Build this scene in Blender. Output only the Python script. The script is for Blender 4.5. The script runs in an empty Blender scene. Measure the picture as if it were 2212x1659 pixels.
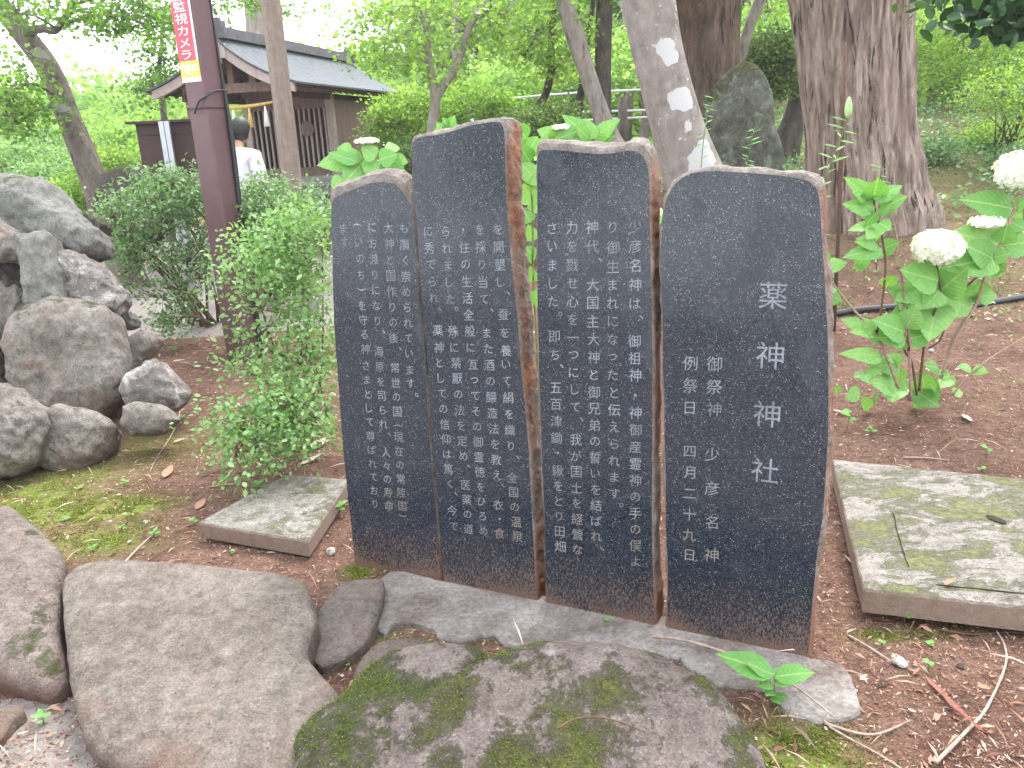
import bpy, bmesh, math, random
import numpy as np
from mathutils import Vector, Matrix, noise

random.seed(7)
rng = np.random.default_rng(7)
R = math.radians
scene = bpy.context.scene
COL = scene.collection

# ------------------------------------------------------------------ camera
W0, H0, FPX, EYE = 2212.0, 1659.0, 1789.0, 1.5
PITCH, ROLL = R(17.0), 0.05
_f = Vector((0, math.cos(PITCH), -math.sin(PITCH)))
_u0 = Vector((0, math.sin(PITCH), math.cos(PITCH)))
_r0 = Vector((1, 0, 0))
_r = _r0 * math.cos(ROLL) - _u0 * math.sin(ROLL)
_u = _u0 * math.cos(ROLL) + _r0 * math.sin(ROLL)
cam_data = bpy.data.cameras.new("camera")
cam = bpy.data.objects.new("camera", cam_data)
COL.objects.link(cam)
cam_data.sensor_fit = 'HORIZONTAL'
cam_data.sensor_width = 36.0
cam_data.lens = 36.0 * FPX / W0
cam_data.clip_start = 0.05
cam_data.clip_end = 600
M3 = Matrix((_r, _u, -_f)).transposed()
cam.matrix_world = Matrix.Translation((0, 0, EYE)) @ M3.to_4x4()
cam_data.dof.use_dof = False
scene.camera = cam
C0 = Vector((0, 0, EYE))

# ------------------------------------------------------------------ world, sun, exposure
SUN_EL, SUN_AZ = R(58), R(25)       # azimuth measured from +Y towards +X
world = bpy.data.worlds.new("World")
scene.world = world
world.use_nodes = True
wn = world.node_tree
wn.nodes.clear()
w_out = wn.nodes.new('ShaderNodeOutputWorld')
w_bg = wn.nodes.new('ShaderNodeBackground')
w_sky = wn.nodes.new('ShaderNodeTexSky')
w_sky.sky_type = 'NISHITA'
w_sky.sun_disc = False
w_sky.sun_elevation = SUN_EL
w_sky.sun_rotation = SUN_AZ
w_sky.dust_density = 4.0
w_mix = wn.nodes.new('ShaderNodeMixRGB')
w_mix.inputs['Fac'].default_value = 0.82       # overcast: a thin even cloud sheet
w_mix.inputs['Color2'].default_value = (9.5, 9.8, 10.3, 1)
w_bg.inputs['Strength'].default_value = 0.13
wn.links.new(w_sky.outputs[0], w_mix.inputs['Color1'])
wn.links.new(w_mix.outputs[0], w_bg.inputs['Color'])
wn.links.new(w_bg.outputs[0], w_out.inputs['Surface'])

sun_data = bpy.data.lights.new("sun", 'SUN')
sun_data.energy = 1.5
sun_data.angle = R(25)
sun_data.color = (1.0, 0.96, 0.9)
sun = bpy.data.objects.new("sun", sun_data)
COL.objects.link(sun)
sd = Vector((math.sin(SUN_AZ) * math.cos(SUN_EL), math.cos(SUN_AZ) * math.cos(SUN_EL), math.sin(SUN_EL)))
sun.rotation_euler = sd.to_track_quat('Z', 'Y').to_euler()

scene.view_settings.view_transform = 'Standard'
scene.view_settings.look = 'None'
scene.view_settings.exposure = 1.72
scene.view_settings.gamma = 1.0
scene.view_settings.use_curve_mapping = False
scene.render.engine = 'CYCLES'
scene.cycles.max_bounces = 6
scene.cycles.diffuse_bounces = 3
scene.cycles.glossy_bounces = 2
scene.cycles.transmission_bounces = 4
scene.cycles.transparent_max_bounces = 4
scene.cycles.use_denoising = True

# ------------------------------------------------------------------ places in the scene
def ray(px, py):
    return (_f * FPX + _r * (px - W0 / 2) - _u * (py - H0 / 2)).normalized()

def G(px, py, z=0.0):
    d = ray(px, py)
    return C0 + d * ((z - EYE) / d.z)

def AT(px, py, Y):
    d = ray(px, py)
    return C0 + d * (Y / d.y)

def PXM(Y):                      # metres per picture unit at distance Y
    return Y * 1.03 / FPX

def sstep(t):
    t = np.clip(t, 0, 1)
    return t * t * (3 - 2 * t)

def GH(x, y):
    x = np.asarray(x, float); y = np.asarray(y, float)
    h = 0.62 * sstep((y - 4.8) / 6.5) * sstep((x - 0.1) / 2.4)
    h = h + 0.02 * np.clip(y - 11.3, 0, 30) * sstep((x + 2) / 6) + 0.085 * np.clip(y - 9.5, 0, 22) * sstep((x - 3.2) / 4)
    h = h + 0.16 * sstep((x + 0.6 - 2.0) / 1.5) * sstep((y - 2.6) / 2.0) * 0.25
    return h

def gh(x, y):
    return float(GH(x, y))

def GP(px, py):
    z = 0.0
    for _ in range(40):
        p = G(px, py, z)
        if p.y > 60 or p.y < 0: p = AT(px, py, 60)
        z = z * 0.5 + 0.5 * gh(p.x, p.y)
    p.z = z
    return p

def zoom(ox, oy, s, pts):        # reading coordinates of an enlarged view
    return [((ox + p[0] / s) / 1.1573, (oy + p[1] / s) / 1.1573) + tuple(p[2:]) for p in pts]

# ------------------------------------------------------------------ object helpers
def tag(o, label=None, cat=None, group=None, kind=None):
    if label: o['label'] = label
    if cat: o['category'] = cat
    if group: o['group'] = group
    if kind: o['kind'] = kind
    return o

def empty(name, loc):
    o = bpy.data.objects.new(name, None)
    o.empty_display_size = 0.1
    o.location = loc
    COL.objects.link(o)
    return o

def wloc(o):
    v = Vector((0, 0, 0))
    while o is not None:
        v = v + o.location
        o = o.parent
    return v

def link(name, me, m=None, parent=None, loc=None):
    o = bpy.data.objects.new(name, me)
    COL.objects.link(o)
    if parent is not None: o.parent = parent
    if loc is not None: o.location = loc
    if m is not None and len(me.materials) == 0: me.materials.append(m)
    return o

def mesh_np(V, F, m, smooth=True, attrs=None):
    """V (N,3) array, F (M,k) array of one face size or a list of faces"""
    me = bpy.data.meshes.new("mesh")
    V = np.asarray(V, dtype=np.float32)
    if isinstance(F, np.ndarray):
        k = F.shape[1]
        me.vertices.add(len(V)); me.vertices.foreach_set('co', V.ravel())
        me.loops.add(F.size); me.loops.foreach_set('vertex_index', F.astype(np.int32).ravel())
        me.polygons.add(len(F))
        me.polygons.foreach_set('loop_start', np.arange(0, F.size, k, dtype=np.int32))
        me.update(calc_edges=True)
    else:
        me.from_pydata([tuple(v) for v in V.tolist()], [], F)
        me.update()
    if smooth:
        me.polygons.foreach_set('use_smooth', np.ones(len(me.polygons), dtype=bool))
    if attrs:
        for n, a in attrs.items():
            at = me.attributes.new(n, 'FLOAT', 'POINT')
            at.data.foreach_set('value', np.asarray(a, dtype=np.float32))
    if m is not None: me.materials.append(m)
    return me

def obj(name, V, F, m, parent=None, origin=None, smooth=True, attrs=None):
    """V in world coordinates. origin: own origin; or relative to the parent's place"""
    V = np.asarray(V, dtype=np.float64)
    base = Vector(origin) if origin is not None else (wloc(parent) if parent is not None else Vector((0, 0, 0)))
    V = V - np.array(base)
    me = mesh_np(V, F, m, smooth, attrs)
    o = link(name, me, None, parent)
    if origin is not None:
        o.location = Vector(origin) - (wloc(parent) if parent is not None else Vector((0, 0, 0)))
    return o

class Geo:
    def __init__(s): s.V = []; s.F = []; s.n = 0
    def add(s, V, F):
        s.V.extend([tuple(v) for v in V]); s.F.extend([[i + s.n for i in f] for f in F]); s.n += len(V); return s
    def box(s, o, a, b, c):            # box spanned from o by edge vectors a,b,c
        o, a, b, c = map(Vector, (o, a, b, c))
        V = [o, o + a, o + a + b, o + b, o + c, o + a + c, o + a + b + c, o + b + c]
        F = [[0, 3, 2, 1], [4, 5, 6, 7], [0, 1, 5, 4], [1, 2, 6, 5], [2, 3, 7, 6], [3, 0, 4, 7]]
        if a.cross(b).dot(c) < 0: F = [f[::-1] for f in F]
        return s.add(V, F)
    def tube(s, pts, rads, n=6, cap=True):
        V, F = tube(pts, rads, n, cap); return s.add(V, F)
    def make(s, name, m, parent=None, origin=None, smooth=False):
        return obj(name, s.V, s.F, m, parent, origin, smooth)

def tube(pts, rads, n=6, cap=True):
    pts = [Vector(p) for p in pts]
    if not hasattr(rads, '__len__'): rads = [rads] * len(pts)
    V, F = [], []
    prev = None
    for i, p in enumerate(pts):
        t = (pts[min(i + 1, len(pts) - 1)] - pts[max(i - 1, 0)])
        if t.length < 1e-9: t = Vector((0, 0, 1))
        t.normalize()
        if prev is None:
            a = t.cross(Vector((0.3, 1, 0.1)))
            if a.length < 0.1: a = t.cross(Vector((1, 0, 0)))
            a.normalize()
        else:
            a = (prev - t * prev.dot(t)).normalized()
        prev = a
        b = t.cross(a)
        for k in range(n):
            an = 2 * math.pi * k / n
            V.append(p + (a * math.cos(an) + b * math.sin(an)) * rads[i])
    for i in range(len(pts) - 1):
        for k in range(n):
            F.append([i * n + k, i * n + (k + 1) % n, (i + 1) * n + (k + 1) % n, (i + 1) * n + k])
    if cap:
        F.append(list(range(n))[::-1]); F.append([(len(pts) - 1) * n + k for k in range(n)])
    return V, F

def catmull(P, k=6, closed=False):
    if isinstance(P[0], Vector): return [Vector(p) for p in catmull([tuple(p) for p in P], k, closed)]
    P = [tuple(p) for p in P]
    n = len(P); out = []
    rngs = range(n) if closed else range(n - 1)
    for i in rngs:
        if closed: p0, p1, p2, p3 = P[i - 1], P[i], P[(i + 1) % n], P[(i + 2) % n]
        else: p0, p1, p2, p3 = P[max(i - 1, 0)], P[i], P[i + 1], P[min(i + 2, n - 1)]
        for j in range(k):
            t = j / k
            out.append(tuple(0.5 * (2 * b + (c - a) * t + (2 * a - 5 * b + 4 * c - d) * t * t + (3 * b - a - 3 * c + d) * t ** 3)
                             for a, b, c, d in zip(p0, p1, p2, p3)))
    if not closed: out.append(P[-1])
    return out

def resample(P, n):
    """closed polyline of 2D/3D tuples to n even points"""
    P = np.array(P, float)
    Q = np.vstack([P, P[:1]])
    d = np.linalg.norm(np.diff(Q, axis=0), axis=1)
    s = np.concatenate([[0], np.cumsum(d)])
    t = np.linspace(0, s[-1], n, endpoint=False)
    return np.stack([np.interp(t, s, Q[:, k]) for k in range(P.shape[1])], 1)

# ------------------------------------------------------------------ materials
class MT:
    def __init__(s, name, rough=0.8, spec=0.3):
        s.m = bpy.data.materials.new(name); s.m.use_nodes = True
        s.nt = s.m.node_tree
        s.b = s.nt.nodes['Principled BSDF']
        s.out = s.nt.nodes['Material Output']
        s.b.inputs['Roughness'].default_value = rough
        s.b.inputs['Specular IOR Level'].default_value = spec
    def set(s, sock, v):
        if isinstance(v, bpy.types.NodeSocket): s.nt.links.new(v, sock)
        elif v is not None:
            if hasattr(sock.default_value, '__len__') and len(sock.default_value) == 4 and len(v) == 3: v = (*v, 1)
            sock.default_value = v
    def n(s, typ, props=None, **ins):
        nd = s.nt.nodes.new('ShaderNode' + typ)
        for k, v in (props or {}).items(): setattr(nd, k, v)
        for k, v in ins.items():
            s.set(nd.inputs[int(k[1:])] if k[0] == '_' and k[1:].isdigit() else nd.inputs[k.replace('_', ' ')], v)
        return nd
    def co(s, kind='Object', scale=None):
        v = s.n('TexCoord').outputs[kind]
        if scale is not None:
            v = s.n('Mapping', Vector=v, Scale=scale if hasattr(scale, '__len__') else (scale,) * 3).outputs[0]
        return v
    def noise(s, scale, vec=None, detail=4, rough=0.55, dist=0.0):
        return s.n('TexNoise', Vector=vec if vec is not None else s.co(), Scale=scale, Detail=detail, Roughness=rough, Distortion=dist).outputs[0]
    def voro(s, scale, vec=None, feature='F1', out='Distance', rnd=1.0):
        return s.n('TexVoronoi', {'feature': feature}, Vector=vec if vec is not None else s.co(), Scale=scale, Randomness=rnd).outputs[out]
    def ramp(s, fac, stops, interp='LINEAR'):
        r = s.n('ValToRGB', Fac=fac); cr = r.color_ramp; cr.interpolation = interp
        while len(cr.elements) < len(stops): cr.elements.new(0.5)
        for e, (p, c) in zip(cr.elements, stops):
            e.position = p
            e.color = (c, c, c, 1) if not hasattr(c, '__len__') else (*c, 1)
        return r.outputs[0]
    def mix(s, fac, a, b, mode='MIX'):
        nd = s.n('MixRGB', {'blend_type': mode}); s.set(nd.inputs[0], fac); s.set(nd.inputs[1], a); s.set(nd.inputs[2], b)
        return nd.outputs[0]
    def math(s, op, a, b=None, clamp=False):
        nd = s.n('Math', {'operation': op, 'use_clamp': clamp}); s.set(nd.inputs[0], a)
        if b is not None: s.set(nd.inputs[1], b)
        return nd.outputs[0]
    def attr(s, name): return s.n('Attribute', {'attribute_name': name}).outputs['Fac']
    def sep(s, vec): return s.n('SeparateXYZ', Vector=vec).outputs
    def nz(s): return s.sep(s.n('NewGeometry').outputs['Normal'])[2]
    def bump(s, h, strength=0.5, dist=0.01, normal=None):
        nd = s.n('Bump', Height=h, Strength=strength, Distance=dist)
        if normal is not None: s.set(nd.inputs['Normal'], normal)
        return nd.outputs[0]
    def col(s, c): s.set(s.b.inputs['Base Color'], c); return s
    def nrm(s, c): s.set(s.b.inputs['Normal'], c); return s
    def rough(s, c): s.set(s.b.inputs['Roughness'], c); return s

def m_plain(name, c, rough=0.7, spec=0.3, var=0.12, scale=30, bump=0.15, metal=0.0):
    t = MT(name, rough, spec)
    nz = t.noise(scale)
    t.col(t.mix(t.ramp(nz, [(0.3, 0.0), (0.7, 1.0)]), tuple(x * (1 - var) for x in c), tuple(min(1, x * (1 + var)) for x in c)))
    t.nrm(t.bump(nz, bump, 0.003))
    t.b.inputs['Metallic'].default_value = metal
    return t.m

RK = 0.78
def m_rock(name, c1, c2, c3=None, moss=0.0, mossc=((0.030, 0.045, 0.008), (0.10, 0.15, 0.015)), lichen=0.25, dirt=0.3, fine=1.0, mscale=3.5, soil=(0.16, 0.075, 0.05)):
    c1 = tuple(k * RK for k in c1); c2 = tuple(k * RK for k in c2); c3 = tuple(k * RK for k in c3) if c3 else None
    soil = tuple(k * .75 for k in soil)
    t = MT(name, 0.9, 0.2)
    co = t.co()
    a = t.noise(3.2, co, 6, 0.6)
    b = t.noise(26 * fine, co, 6, 0.7)
    c = t.noise(140 * fine, co, 3, 0.6)
    base = t.mix(t.ramp(a, [(0.35, 0), (0.65, 1)]), c1, c2)
    if c3: base = t.mix(t.ramp(t.noise(6, co, 5, 0.65, 0.6), [(0.52, 0), (0.68, 0.85)]), base, c3)
    base = t.mix(0.8, base, t.ramp(b, [(0.3, 0.55), (0.5, 1.0), (0.72, 1.45)]), 'MULTIPLY')
    base = t.mix(0.7, base, t.ramp(c, [(0.3, 0.6), (0.5, 1.0), (0.7, 1.5)]), 'MULTIPLY')
    # pits and pale grains
    v = t.voro(70 * fine, co)
    base = t.mix(t.ramp(v, [(0.07, 0.7), (0.16, 0)]), base, (0.32, 0.30, 0.27))
    v2 = t.voro(24 * fine, co)
    base = t.mix(t.ramp(v2, [(0.05, 0.75), (0.12, 0)]), base, (0.03, 0.025, 0.02))
    if lichen:
        l = t.noise(9, co, 8, 0.75, 0.4)
        base = t.mix(t.ramp(l, [(0.60, 0), (0.66, lichen)]), base, (0.26, 0.27, 0.24))
    if dirt:
        z = t.sep(t.co())[2]
        dz = t.math('ADD', t.math('MULTIPLY', z, -5.0), t.math('MULTIPLY', t.noise(7, co), 1.6))
        base = t.mix(t.math('MULTIPLY', t.ramp(dz, [(0.25, 0), (0.95, 1)]), dirt), base, soil)
    hb = t.math('ADD', t.math('MULTIPLY', b, 0.7), t.math('MULTIPLY', c, 0.3))
    if moss:
        mn = t.noise(mscale, co, 9, 0.72, 0.3)
        mk = t.math('ADD', t.math('MULTIPLY', t.nz(), 0.22), mn)
        mask = t.ramp(mk, [(0.78 - moss * 0.35, 0), (0.86 - moss * 0.35, 1)]) if moss > 0 else t.ramp(t.math('ADD', t.attr('mossv'), t.math('MULTIPLY', t.math('SUBTRACT', t.noise(38, co, 8, 0.8), 0.5), 2.6)), [(0.42, 0), (0.95, 0.85)])
        mc = t.mix(t.ramp(t.noise(60, co, 4, 0.7), [(0.35, 0), (0.65, 1)]), mossc[0], mossc[1])
        mc = t.mix(t.ramp(t.noise(7, co, 4), [(0.45, 0.0), (0.6, 0.6)]), mc, (0.045, 0.04, 0.02))
        base = t.mix(mask, base, mc)
        hb = t.math('ADD', hb, t.math('MULTIPLY', t.math('MULTIPLY', mask, t.noise(190, co, 3, 0.7)), 1.2))
    t.col(base)
    t.nrm(t.bump(hb, 0.95, 0.018, t.bump(a, 0.5, 0.06)))
    return t.m

def m_bark(name, c1, c2, spots=None, vscale=(9, 9, 1.4), moss=0.0, rough_bump=0.6, spot_t=0.62, spot_scale=3.0, dark=(0.03, 0.022, 0.018), patches=None, streak=None):
    c1 = tuple(k * .72 for k in c1); c2 = tuple(k * .72 for k in c2)
    if spots: spots = tuple(k * .8 for k in spots)
    t = MT(name, 0.95, 0.15)
    co = t.co()
    st = t.co('Object', vscale)
    a = t.noise(2.5, st, 8, 0.68, 0.4)
    b = t.noise(14, t.co('Object', (1, 1, 0.5)), 5, 0.65)
    base = t.mix(t.ramp(a, [(0.32, 0), (0.62, 1)]), c1, c2)
    base = t.mix(t.ramp(a, [(0.28, 0.9), (0.42, 0)]), base, dark)
    base = t.mix(0.6, base, t.ramp(b, [(0.3, 0.6), (0.7, 1.35)]), 'MULTIPLY')
    sp = t.voro(60, co)
    base = t.mix(t.math('MULTIPLY', t.ramp(sp, [(0.12, 0.5), (0.25, 0)]), t.ramp(b, [(0.45, 0), (0.6, 1)])), base, (0.42, 0.40, 0.36))
    if spots:
        s1 = t.noise(spot_scale, co, 3, 0.5, 0.15)
        base = t.mix(t.ramp(s1, [(spot_t, 0), (spot_t + 0.012, 0.9)]), base, spots)
        s2 = t.noise(26, co, 2, 0.5)
        base = t.mix(t.ramp(s2, [(0.66, 0), (0.70, 0.7)]), base, tuple(x * 0.9 for x in spots))
    if streak:
        q1 = t.noise(2.2, t.co('Object', (3.2, 3.2, 0.35)), 7, 0.7, 0.5)
        base = t.mix(t.ramp(q1, [(0.52, 0), (0.60, 0.75)]), base, streak)
        q2 = t.noise(2.6, t.co('Object', (5.5, 5.5, 0.30)), 6, 0.65, 0.3)
        base = t.mix(t.ramp(q2, [(0.36, 0.95), (0.43, 0)]), base, (0.022, 0.014, 0.012))
    if patches:
        pos = t.n('NewGeometry').outputs['Position']
        wob = t.n('MixRGB', {'blend_type': 'ADD'}); wob.inputs[0].default_value = 0.13
        t.nt.links.new(pos, wob.inputs[1]); t.nt.links.new(t.n('TexNoise', Vector=pos, Scale=9.0, Detail=4.0).outputs[1], wob.inputs[2])
        acc = None
        for (c_, r_) in patches:
            dd = t.n('VectorMath', {'operation': 'DISTANCE'}, _0=wob.outputs[0], _1=tuple(c_ + Vector((.065, .065, .065)))).outputs['Value']
            k_ = t.math('SUBTRACT', r_, dd)
            acc = k_ if acc is None else t.math('MAXIMUM', acc, k_)
        base = t.mix(t.ramp(acc, [(0.0, 0), (0.004, 0.95)]), base, (0.46, 0.46, 0.47))
    if moss:
        mn = t.noise(2.6, co, 8, 0.7)
        base = t.mix(t.ramp(mn, [(0.62 - 0.25 * moss, 0), (0.74 - 0.25 * moss, 0.85)]), base, (0.05, 0.062, 0.018))
    t.col(base)
    t.nrm(t.bump(t.math('ADD', a, t.math('MULTIPLY', b, 0.3)), rough_bump, 0.03))
    return t.m

def m_leaf(name, cols, trans=0.45, rough=0.45, vein=False):
    """cols: ramp stops along the per-leaf 'tone'"""
    t = MT(name, rough, 0.35)
    if vein:
        x, y, z = t.sep(t.co())
        tone = t.n('ObjectInfo').outputs['Random']
    else:
        tone = t.attr('tone')
    n = len(cols)
    base = t.ramp(tone, [(i / max(1, n - 1), c) for i, c in enumerate(cols)])
    if vein:
        ax = t.math('ABSOLUTE', x)
        mid = t.ramp(ax, [(0.008, 1), (0.022, 0)])
        w = t.math('SINE', t.math('MULTIPLY', t.math('SUBTRACT', y, t.math('MULTIPLY', ax, 0.9)), 48))
        side = t.ramp(w, [(0.85, 0), (0.99, 0.16)])
        base = t.mix(t.math('MAXIMUM', mid, side), base, (0.36, 0.50, 0.18))
        base = t.mix(t.ramp(t.noise(6), [(0.35, 0.3), (0.6, 0)]), base, tuple(c * 0.7 for c in cols[0]))
        h = t.voro(9.0, t.co())                           # insect-eaten brown spots
        base = t.mix(t.math('MULTIPLY', t.ramp(h, [(0.07, 0.9), (0.10, 0)]), t.ramp(t.noise(3.0), [(0.5, 0), (0.52, 1)])), base, (0.05, 0.035, 0.015))
        t.nrm(t.bump(w, 0.15, 0.01))
    t.col(base)
    tr = t.n('BsdfTranslucent', Color=t.mix(1.0, base, (1.15, 1.25, 0.55), 'MULTIPLY'))
    mx = t.n('MixShader', Fac=trans)
    t.nt.links.new(t.b.outputs[0], mx.inputs[1]); t.nt.links.new(tr.outputs[0], mx.inputs[2])
    t.nt.links.new(mx.outputs[0], t.out.inputs['Surface'])
    return t.m

M = {}
# soil: brown-red forest floor with litter, moss, turf and a grey path
t = MT('forest_soil', 0.95, 0.1)
co = t.co()
a = t.noise(2.2, co, 7, 0.65); b = t.noise(22, co, 6, 0.7); c = t.noise(120, co, 4, 0.7)
base = t.mix(t.ramp(a, [(0.35, 0), (0.68, 1)]), (0.105, 0.058, 0.043), (0.190, 0.116, 0.087))
base = t.mix(0.9, base, t.ramp(b, [(0.3, 0.5), (0.52, 1.0), (0.72, 1.5)]), 'MULTIPLY')
base = t.mix(0.8, base, t.ramp(c, [(0.32, 0.45), (0.5, 1.0), (0.7, 1.7)]), 'MULTIPLY')
base = t.mix(t.ramp(t.voro(85, co), [(0.10, 0.85), (0.2, 0)]), base, (0.30, 0.20, 0.14))
gm = t.math('MULTIPLY', t.attr('turf'), t.ramp(t.noise(5.5, co, 8, 0.75), [(0.38, 0), (0.56, 1)]))
base = t.mix(gm, base, t.mix(t.ramp(t.noise(40, co, 5, 0.7), [(0.35, 0), (0.65, 1)]), (0.075, 0.10, 0.035), (0.18, 0.21, 0.075)))
mm = t.math('MULTIPLY', t.attr('moss'), t.ramp(t.noise(11, co, 8, 0.75), [(0.36, 0), (0.50, 1)]))
base = t.mix(mm, base, t.mix(t.ramp(t.noise(70, co, 4, 0.7), [(0.35, 0), (0.65, 1)]), (0.085, 0.115, 0.022), (0.21, 0.26, 0.05)))
pv = t.mix(t.ramp(t.noise(18, co, 6, 0.7), [(0.35, 0), (0.65, 1)]), (0.20, 0.175, 0.16), (0.30, 0.27, 0.25))
pm = t.ramp(t.math('ADD', t.attr('path'), t.math('MULTIPLY', t.math('SUBTRACT', t.noise(6, co, 5), 0.5), 0.5)), [(0.45, 0), (0.55, 1)])
base = t.mix(pm, base, pv)
t.col(base)
t.nrm(t.bump(t.math('ADD', t.math('MULTIPLY', b, 0.6), t.math('MULTIPLY', c, 0.5)), 0.9, 0.02, t.bump(t.voro(55, co), 0.5, 0.012)))
M['soil'] = t.m

# polished dark granite with pale grains; splashed soil near its foot
t = MT('polished_granite', 0.22, 0.45)
co = t.co()
base = t.mix(t.ramp(t.noise(240, co, 3, 0.6), [(0.4, 0), (0.62, 1)]), (0.007, 0.010, 0.018), (0.025, 0.032, 0.049))
base = t.mix(t.ramp(t.noise(420, co, 2, 0.6), [(0.60, 0), (0.68, 0.6)]), base, (0.12, 0.13, 0.15))
v = t.voro(170, co); 
base = t.mix(t.math('MULTIPLY', t.ramp(v, [(0.15, .9), (0.24, 0)]), t.ramp(t.noise(60, co, 2), [(0.51, 0), (0.56, 1)])), base, (0.42, 0.37, 0.33))
v = t.voro(380, co)
base = t.mix(t.math('MULTIPLY', t.ramp(v, [(0.20, 1), (0.3, 0)]), t.ramp(t.noise(150, co, 2), [(0.46, 0), (0.52, 0.75)])), base, (0.27, 0.28, 0.30))
cl = t.ramp(t.noise(3.2, co, 5, 0.6, 0.8), [(0.50, 0), (0.68, 0.28)])
base = t.mix(cl, base, (0.055, 0.06, 0.072))
z = t.sep(co)[2]
sp = t.math('SUBTRACT', t.math('ADD', t.noise(210, t.co('Object', (1, 1, 0.45)), 4, 0.75), t.math('MULTIPLY', t.noise(5, co, 3), 0.24)), t.math('MULTIPLY', z, 0.85))
dm = t.ramp(sp, [(0.53, 0), (0.63, 0.5)])
base = t.mix(dm, base, (0.26, 0.15, 0.10))
foot = t.ramp(t.math('ADD', t.math('MULTIPLY', z, -12), t.math('MULTIPLY', t.noise(12, co, 6, 0.7), 1.6)), [(0.3, 0), (0.9, 0.7)])
base = t.mix(foot, base, (0.20, 0.105, 0.07))
t.col(base)
t.rough(t.mix(t.math('MAXIMUM', t.math('MAXIMUM', dm, foot), t.math('MULTIPLY', cl, 1.6)), (0.14,) * 3, (0.85,) * 3))
t.nrm(t.bump(t.noise(4, co, 2), 0.05, 0.02))
M['granite'] = t.m

# rough split sides of the slabs: grey-pink stone, rust and soil
t = MT('split_granite', 0.9, 0.2)
co = t.co()
a = t.noise(5, co, 7, 0.7, 0.4); b = t.noise(45, co, 6, 0.7); c = t.noise(180, co, 3, 0.6)
x, y, z = t.sep(co)
base = t.mix(t.ramp(a, [(0.38, 0), (0.62, 1)]), (0.13, 0.112, 0.098), (0.235, 0.205, 0.185))
rust = t.ramp(t.noise(3.4, t.co('Object', (1, 1, 0.5)), 6, 0.7), [(0.47, 0), (0.62, .9)])
base = t.mix(t.math('MULTIPLY', rust, t.attr('rust')), base, (0.27, 0.105, 0.045))
base = t.mix(t.math('MULTIPLY', t.ramp(t.noise(9, co, 6, 0.7), [(0.5, 0), (0.6, 0.8)]), t.attr('rust')), base, (0.17, 0.065, 0.045))
base = t.mix(0.8, base, t.ramp(b, [(0.3, 0.55), (0.7, 1.45)]), 'MULTIPLY')
base = t.mix(0.6, base, t.ramp(c, [(0.3, 0.6), (0.7, 1.4)]), 'MULTIPLY')
foot = t.ramp(t.math('ADD', t.math('MULTIPLY', z, -2.2), t.math('MULTIPLY', t.noise(8, co, 5), 1.6)), [(0.2, 0), (0.8, 0.9)])
base = t.mix(foot, base, (0.19, 0.095, 0.06))
t.col(base)
t.nrm(t.bump(t.math('ADD', a, t.math('MULTIPLY', b, 0.5)), 0.8, 0.015))
M['split'] = t.m

t = MT('engraved_stone', 0.92, 0.08)
pos = t.n('NewGeometry').outputs['Position']
base = t.mix(t.ramp(t.noise(7, pos, 5, 0.7), [(0.36, 0), (0.62, 1)]), (0.17, 0.18, 0.21), (0.32, 0.345, 0.395))
base = t.mix(t.ramp(t.noise(160, pos, 3, 0.7), [(0.42, 0.45), (0.56, 0)]), base, (0.07, 0.075, 0.09))
base = t.mix(t.ramp(t.math('SUBTRACT', t.noise(9, pos, 4), t.math('MULTIPLY', t.sep(pos)[2], 0.5)), [(0.15, 0), (0.45, 0.75)]), base, (0.21, 0.165, 0.13))
t.col(base); t.nrm(t.bump(t.noise(200, pos, 3), 0.5, 0.003))
M['engrave'] = t.m

# cast concrete, grimy
def m_conc(name, c, moss=0.5, edge=True):
    t = MT(name, 0.95, 0.15)
    co = t.co()
    b = t.noise(30, co, 7, 0.75); c2 = t.noise(160, co, 3, 0.7)
    base = t.mix(t.ramp(t.noise(4, co, 6, 0.7), [(0.35, 0), (0.65, 1)]), tuple(k * 0.72 for k in c), c)
    base = t.mix(0.9, base, t.ramp(b, [(0.3, 0.45), (0.52, 1.0), (0.7, 1.35)]), 'MULTIPLY')
    base = t.mix(0.8, base, t.ramp(c2, [(0.32, 0.5), (0.5, 1.0), (0.68, 1.5)]), 'MULTIPLY')
    base = t.mix(t.ramp(t.voro(120, co), [(0.12, 0.8), (0.22, 0)]), base, (0.09, 0.08, 0.07))
    up = t.ramp(t.nz(), [(0.35, 0), (0.7, 1)])
    mn = t.math('MULTIPLY', t.ramp(t.noise(5, t.co('Object', (1, 1.6, 1)), 10, 0.78, 0.5), [(0.62 - 0.22 * moss, 0), (0.70 - 0.22 * moss, 0.9)]), up)
    mc = t.mix(t.ramp(t.noise(55, co, 4, 0.7), [(0.4, 0), (0.62, 1)]), (0.085, 0.085, 0.030), (0.16, 0.18, 0.045))
    base = t.mix(t.math('MULTIPLY', mn, 0.85), base, mc)
    base = t.mix(t.math('MULTIPLY', t.math('SUBTRACT', 1.0, up), 0.8), base, t.mix(b, (0.19, 0.125, 0.095), (0.34, 0.25, 0.20)))
    t.col(base)
    t.nrm(t.bump(t.math('ADD', t.math('MULTIPLY', b, 0.8), t.math('ADD', t.math('MULTIPLY', c2, 0.5), t.math('MULTIPLY', mn, 0.6))), 0.8, 0.012))
    return t.m
M['cover_right'] = m_conc('mossy_concrete', (0.28, 0.255, 0.228), 0.66)
M['cover_left'] = m_conc('grimy_concrete', (0.27, 0.25, 0.22), 0.42)
t = MT('footing_mortar', 0.95, 0.12)
co = t.co()
base = t.mix(t.ramp(t.noise(5, co, 6, 0.7), [(0.38, 0), (0.62, 1)]), (0.14, 0.115, 0.10), (0.285, 0.26, 0.245))
base = t.mix(0.85, base, t.ramp(t.noise(60, co, 5, 0.75), [(0.3, 0.5), (0.5, 1), (0.7, 1.4)]), 'MULTIPLY')
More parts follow.
